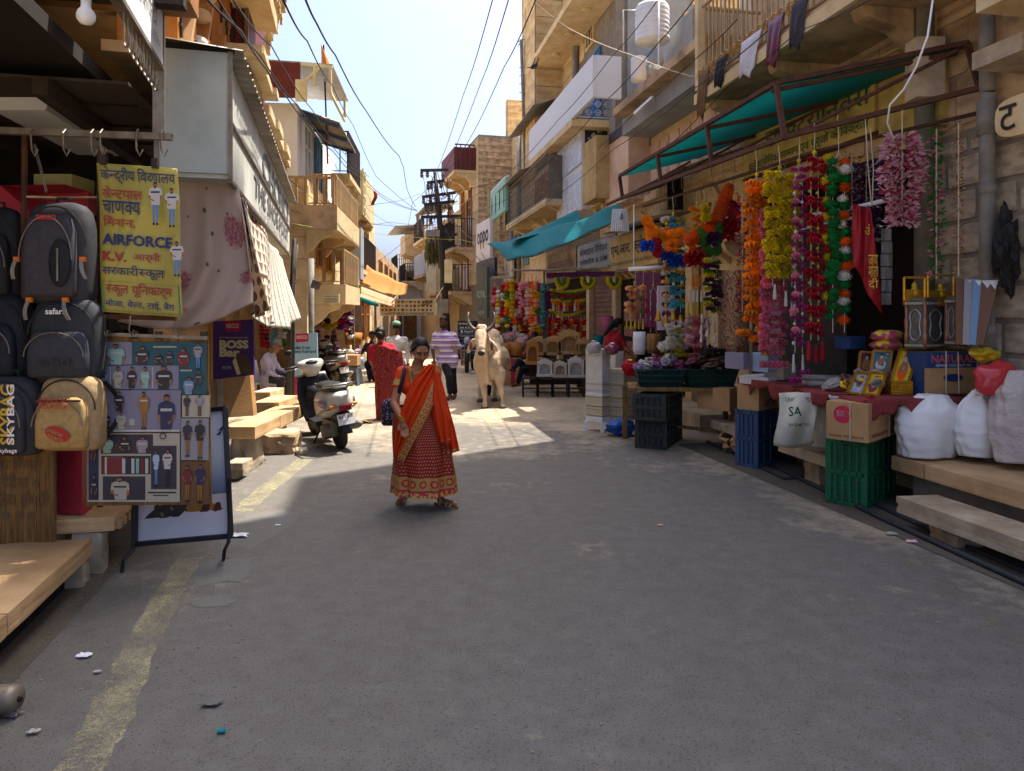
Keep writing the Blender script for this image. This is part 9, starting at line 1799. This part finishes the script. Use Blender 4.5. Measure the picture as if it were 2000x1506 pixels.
# ------------------------------------------------------------------ scooters
SCW=mat('scooter_white','C9C6BC','B9B5AA',3,.25,.03,20,rand=0,spec=.5,dirt='8A8270',dscale=5,damt=.3);SCB=mat('scooter_black','1A1A1C','232325',6,.5,.1,60,rand=0);TYRE=mat('tyre_rubber','26241F','38342C',9,.9,.3,60,rand=0);CHR=mat('chrome','A8A6A2','8A8884',9,.25,.05,60,metal=.8,rand=0);LAMPR=mat('tail_lamp','8E1420','700E18',5,.2,0,rand=0,spec=.6)
def scooter(lab,loc,rz,lean,body,accent,plate):
 """built with the rear wheel at the origin, nose towards +y"""
 t=thing('scooter',lab,'scooter',(0,0,0));B=lambda mb,n,m,p=t,sm=True:mb.build(n,m,p,sm)
 def wheel(y,r):
  mb=MB();RX=Matrix.Rotation(pi/2,3,'Y');mb.lathe([(r*.62,-.04),(r*.9,-.05),(r,-.028),(r,.028),(r*.9,.05),(r*.62,.04)],(0,y,r),28,rot=RX);w_=B(mb,'wheel',TYRE);mb=MB();mb.lathe([(r*.63,-.035),(r*.5,-.02),(r*.15,-.04),(r*.15,.04),(r*.5,.02),(r*.63,.035)],(0,y,r),20,rot=RX);B(mb,'rim',CHR,w_)
 wheel(0,.22);wheel(1.25,.22)
 def cowl(pts,n=24,e=2.6):return[[V(w_*abs(cos(a))**(2/e)*(1 if cos(a)>0 else-1),y,zc_+h*abs(sin(a))**(2/e)*(1 if sin(a)>0 else-1))for a in[2*pi*k/n for k in range(n)]]for y,w_,zc_,h in pts]
 mb=MB();mb.loft(cowl([(-.40,.04,.66,.05),(-.36,.10,.64,.10),(-.22,.17,.62,.15),(0,.2,.58,.19),(.22,.2,.55,.2),(.4,.17,.52,.2),(.5,.1,.48,.17)]));cw_=B(mb,'rear_cowl',body)
 for sg in(-1,1):
  mb=MB();mb.grid(lambda a,b:V(sg*(.172+.036*sin(pi*min(1,a*.9+.1))),-.24+.58*a,.60+.05*a*(1-2*b)-.05+.1*b),8,2,th=.004);B(mb,'side_trim',accent,cw_);mb=MB();mb.tube([V(sg*.1,-.385,.57),V(sg*.18,-.2,.53),V(sg*.21,.1,.46),V(sg*.17,.42,.38)],.012,6);B(mb,'chrome_strip',CHR,cw_)
 mb=MB();mb.loft(cowl([(-.3,.08,.775,.03),(-.2,.13,.785,.045),(.1,.14,.78,.05),(.4,.12,.77,.05),(.5,.06,.75,.03)]));B(mb,'seat',SCB)
 mb=MB();mb.tube([V(-.13,.0,.79),V(-.155,-.2,.82),V(-.13,-.38,.84),V(0,-.45,.85),V(.13,-.38,.84),V(.155,-.2,.82),V(.13,0,.79)],.018,8);B(mb,'grab_rail',CHR)
 mb=MB();mb.box(V(0,-.405,.56),(.15,.04,.06));tl=B(mb,'tail_lamp',LAMPR,t,False)
 for sg in(-1,1):mb=MB();mb.ell(V(sg*.13,-.35,.585),(.05,.03,.025),10,6);B(mb,'indicator',mat('amber_lens','C9742A','B05E1A',5,.3,0,rand=0))
 mb=MB();mb.loft(cowl([(-.36,.07,.46,.05),(-.3,.09,.44,.07),(-.1,.1,.42,.08)]));mb.grid(lambda a,b:V(-.06+.12*a,-.34-.05*b,.44-.2*b),3,5,th=.012);B(mb,'rear_fender',SCB)
 mb=MB();mb.box(V(0,-.385,.42),(.2,.012,.13),Matrix.Rotation(-.25,3,'X'));pl=B(mb,'number_plate',WHITE,t,False);mb=MB()
 for i,s_ in enumerate(plate):put_text(mb,s_,V(-.085,-.398+.014*i,.425-.052*i),V(1,0,0),V(0,.25,.97),.17,.042,.01)
 B(mb,'lettering',TEXTBLK,pl,False)
 mb=MB();mb.box(V(-.02,.1,.28),(.2,.4,.2));mb.lathe([(.09,-.1),(.1,0),(.09,.12)],V(-.1,.02,.24),12,rot=Matrix.Rotation(pi/2,3,'Y'));B(mb,'engine',STEEL,t,False);mb=MB();mb.tube([V(.15,.2,.24),V(.16,0,.26),V(.17,-.2,.3),V(.17,-.34,.33)],[.03,.055,.06,.045],10);mb.tube([V(.17,-.33,.33),V(.17,-.37,.335)],.018,8);B(mb,'silencer',PIPE)
 mb=MB();mb.box(V(0,.66,.27),(.32,.42,.06));mb.box(V(0,.66,.2),(.26,.4,.08));B(mb,'floorboard',SCB,t,False)
 mb=MB();mb.grid(lambda a,b:V((a-.5)*(.36+.1*sin(pi*b)),.88+.17*b-.1*(2*a-1)**2*.6,.27+.58*b),12,10,th=.03);ls_=B(mb,'leg_shield',SCB);mb=MB();mb.grid(lambda a,b:V((a-.5)*(.38+.1*sin(pi*b)),.92+.17*b-.1*(2*a-1)**2*.55,.27+.6*b),12,10,th=-.02);B(mb,'front_apron',body)
 mb=MB();mb.box(V(0,.9,.62),(.26,.05,.2));mb.ell(V(0,.9,.72),(.03,.03,.03),8,6);B(mb,'glove_box',SCB,ls_)
 mb=MB();mb.grid(lambda a,b:V((a-.5)*.17,1.25+.28*cos(.3+2.1*b),.22+.27*sin(.3+2.1*b)+.02*sin(pi*a)),6,10,th=.01);B(mb,'front_fender',body);mb=MB();mb.bar(V(-.07,1.25,.22),V(-.06,1.12,.8),.03);mb.bar(V(.07,1.25,.22),V(.06,1.12,.8),.03);B(mb,'fork',STEEL,t,False)
 mb=MB();mb.loft([[V(x*w_,1.02+.13*yy*w2,z)for x,yy in[(cos(2*pi*k/16),sin(2*pi*k/16))for k in range(16)]]for z,w_,w2 in((.84,.08,.7),(.92,.13,1),(1.0,.2,1.05),(1.05,.16,.8),(1.07,.07,.4))]);hc=B(mb,'handlebar_cover',body);mb=MB();mb.ell(V(0,.93,1.03),(.09,.05,.035),14,8);B(mb,'instrument_panel',SCB,hc);mb=MB();mb.ell(V(0,1.15,.96),(.09,.04,.06),12,8);B(mb,'headlight',PALEGLASS,hc)
 for sg in(-1,1):
  mb=MB();mb.tube([V(sg*.15,1.0,1.0),V(sg*.36,.93,.99)],.018,8);B(mb,'handle_grip',SCB);mb=MB();mb.tube([V(sg*.2,1.0,1.02),V(sg*.27,.97,1.17)],.008,5);mb.ell(V(sg*.28,.965,1.2),(.055,.015,.04),10,6);B(mb,'mirror',SCB);mb=MB();mb.tube([V(sg*.2,.95,.97),V(sg*.33,1.03,.96)],.006,4);B(mb,'brake_lever',CHR)
 mb=MB();mb.tube([V(-.1,.45,.22),V(-.22,.5,.02)],.014,6);B(mb,'side_stand',SCB)
 t.location=loc;t.rotation_euler=(0,lean,rz);return t
scooter('white scooter parked on its side stand next to the rough hewn block',V(-2.14,8.98,0),.52,-.13,SCW,mat('lilac_accent','8A7A9A','6A5A7A',5,.3,0,rand=0),('RJ 15 5','S 1091'))
scooter('grey and red scooter parked behind the white scooter',G(662,758)+V(0,.2,0),.55,-.12,mat('scooter_grey','9A9890','86847C',3,.3,.03,20,rand=0),mat('red_accent','A82A34','8A1E28',5,.3,0,rand=0),('RJ 15','2207'))
mk=thing('motorcycle','black motorcycle parked by the black phone shop board','motorcycle',G(915,727));D=19.5;mb=MB();RY=Matrix.Rotation(pi/2,3,'Y');c=G(912,728)
mb.lathe([(.2,-.05),(.29,-.05),(.31,0),(.29,.05),(.2,.05)],c+V(0,0,.31),20,rot=RY);mb.build('wheel',TYRE,mk,True);mb=MB();mb.lathe([(.2,-.05),(.29,-.05),(.31,0),(.29,.05),(.2,.05)],c+V(.1,1.25,.31),20,rot=RY);mb.build('wheel',TYRE,mk,True)
mb=MB();mb.ell(c+V(.03,.5,.85),(.15,.3,.14),12,8);mb.build('tank',MATS['red_accent'],mk,True);mb=MB();mb.box(c+V(.08,1.05,.8),(.22,.6,.1));mb.build('seat',SCB,mk);mb=MB();mb.tube([c+V(-.35,.25,1.05),c+V(0,.2,1.0),c+V(.35,.25,1.05)],.015,6);mb.tube([c+V(-.08,0,.31),c+V(-.06,.2,1.0)],.025,6);mb.tube([c+V(.08,0,.31),c+V(.06,.2,1.0)],.025,6);mb.box(c+V(.05,.65,.45),(.24,.45,.35));mb.build('frame',STEEL,mk);mb=MB();mb.ell(c+V(0,.1,.9),(.1,.08,.1),12,8);mb.build('headlight',PALEGLASS,mk,True)
ex=thing('exhaust_silencer','dull metal exhaust silencer of a parked motorcycle at the road edge','exhaust',G(20,1410));a=P(38,1362,3.02);d=V(-.85,-.1,-.05);mb=MB();mb.tube([a,a+d*.04,a+d*.3,a+d*.7],[.045,.058,.06,.06],20);mb.build('barrel',STEEL,ex,True);mb=MB();mb.tube([a-d*.012+V(.002,-.012,-.004),a+V(0,-.008,-.002)],.011,10);mb.build('outlet',BLACK,ex);mb=MB();mb.tube([a+d*.1-V(0,0,.075),a+d*.7-V(0,0,.07)],.022,8);mb.build('bracket',IRON,ex)
# ------------------------------------------------------------------ cables, litter, laundry
for lab,pts,r in(('thick black cable lying along the road edge under the step slabs',[(2060,1176),(2000,1146),(1850,1075),(1720,1016),(1600,958),(1520,917),(1440,890),(1380,866)],.022),('second thinner cable lying beside the black road edge cable',[(2060,1150),(2000,1122),(1860,1058),(1700,985),(1600,935)],.016),('short dark pipe between the blue and green crates',[(1488,917),(1530,938),(1592,934)],.018)):
 t=thing('road_cable',lab,'cable',G(*pts[len(pts)//2]));ps=[G(x,y)+V(0,0,r)for x,y in pts];mb=MB();mb.tube([p+V(.01*sin(i*2.1),0,0)for i,p in enumerate(ps)],r,7);mb.build('cable',CABLE,t,True)
q=random.Random(21)
for lab,x,y,m_,s_ in(('small blue foil wrapper on the asphalt',433,1432,TEAL,.03),('white paper scrap near the cement patch',543,1028,WHITE,.03),('crumpled silver wrapper by the silencer',65,1434,SILVP,.035),('clear plastic shred under the silencer',25,1400,PLAST,.05),('white crushed bag at the sandal board leg',466,1048,WHITE,.11),('folded paper scrap on the yellow line',165,1284,WHITE,.05),('tiny foil twist on the yellow line',190,1316,SILVP,.025),('torn pink wrapper in the gutter by the support stone',1780,1060,PKW,.06),('white newspaper on the road behind the cow',930,728,WHITE,.3),('pale paper flake on the sunlit road',940,824,WHITE,.06),('white paper bit in front of the sandal steps',482,903,WHITE,.06),('dry grass fodder on the road beside the scooter',712,826,MATS['dry_stem'],.22),('dark pebble cluster on the asphalt',415,1378,CEMENT,.06),('beige leaf scrap on the shaded road',1290,1028,CARD,.03),('grey rag in the gutter shade',1740,1045,CONC,.07)):
 t=thing('paper_scrap'if 'paper'in lab else 'wrapper_scrap',lab,'scrap',G(x,y));c=G(x,y);mb=MB();ph=q.random()*6;s_*=.6;mb.grid(lambda a,b:c+V((a-.5)*2*s_+.2*s_*sin(b*5+ph),(b-.5)*1.3*s_,.012+(s_*.25 if s_<.2 else.01)*abs(sin(a*5+ph)*sin(b*4+ph*2))),6,5,th=.003);mb.build('scrap',m_,t)
mb=MB()
for k in range(300):
 x,y=q.choice(((q.uniform(0,480),q.uniform(1080,1350)),(q.uniform(1350,2000),0),(q.uniform(300,1900),q.uniform(900,1500))))
 if y==0:y=850+(x-1350)*.47+q.uniform(-25,30)
 c=G(x,y);r_=q.uniform(.003,.008);mb.ell(c+V(0,0,r_*.4),(r_,r_*q.uniform(.7,1.2),r_*.6),6,4,lump=.4)
tag(mb.build('gravel',mat('gravel_bits','8E8678','6E665C',9,.95,.2),None),'scattered grit and tiny stones on the asphalt','gravel',None,'stuff')
for lab,u,w_,h_,m_ in(('brown trousers hung on the near balcony railing',0,.3,.95,mat('brown_cloth','7A5A38','5E4428',4,.9,.3)),('dark jacket hung on the near balcony railing',.5,.3,.55,mat('dark_towel','','')),('white shirt hung on the near balcony railing',1.15,.45,.7,fabric('laundry_white','C9C6CC','B4B0B8')),('maroon cloth hung behind the balcony railing',1.75,.3,.8,MATS['maroon_packet']),('grey trousers hung farther along the balcony railing',2.2,.3,.75,MATS['grey_trousers'])):
 t=thing('laundry',lab,'laundry',R.at(bu1-.3-u,1.0,bz+1));mb=MB();mb.grid(lambda a,b:R.at(bu1-.15-u-w_*a*(1-.25*b),.99+.03*b+.02*sin(a*13+b*3)*b,bz+1.14-.62*h_*b*(1-.12*sin(a*7))),10,8,th=.008);mb.build('cloth',m_,t,True)
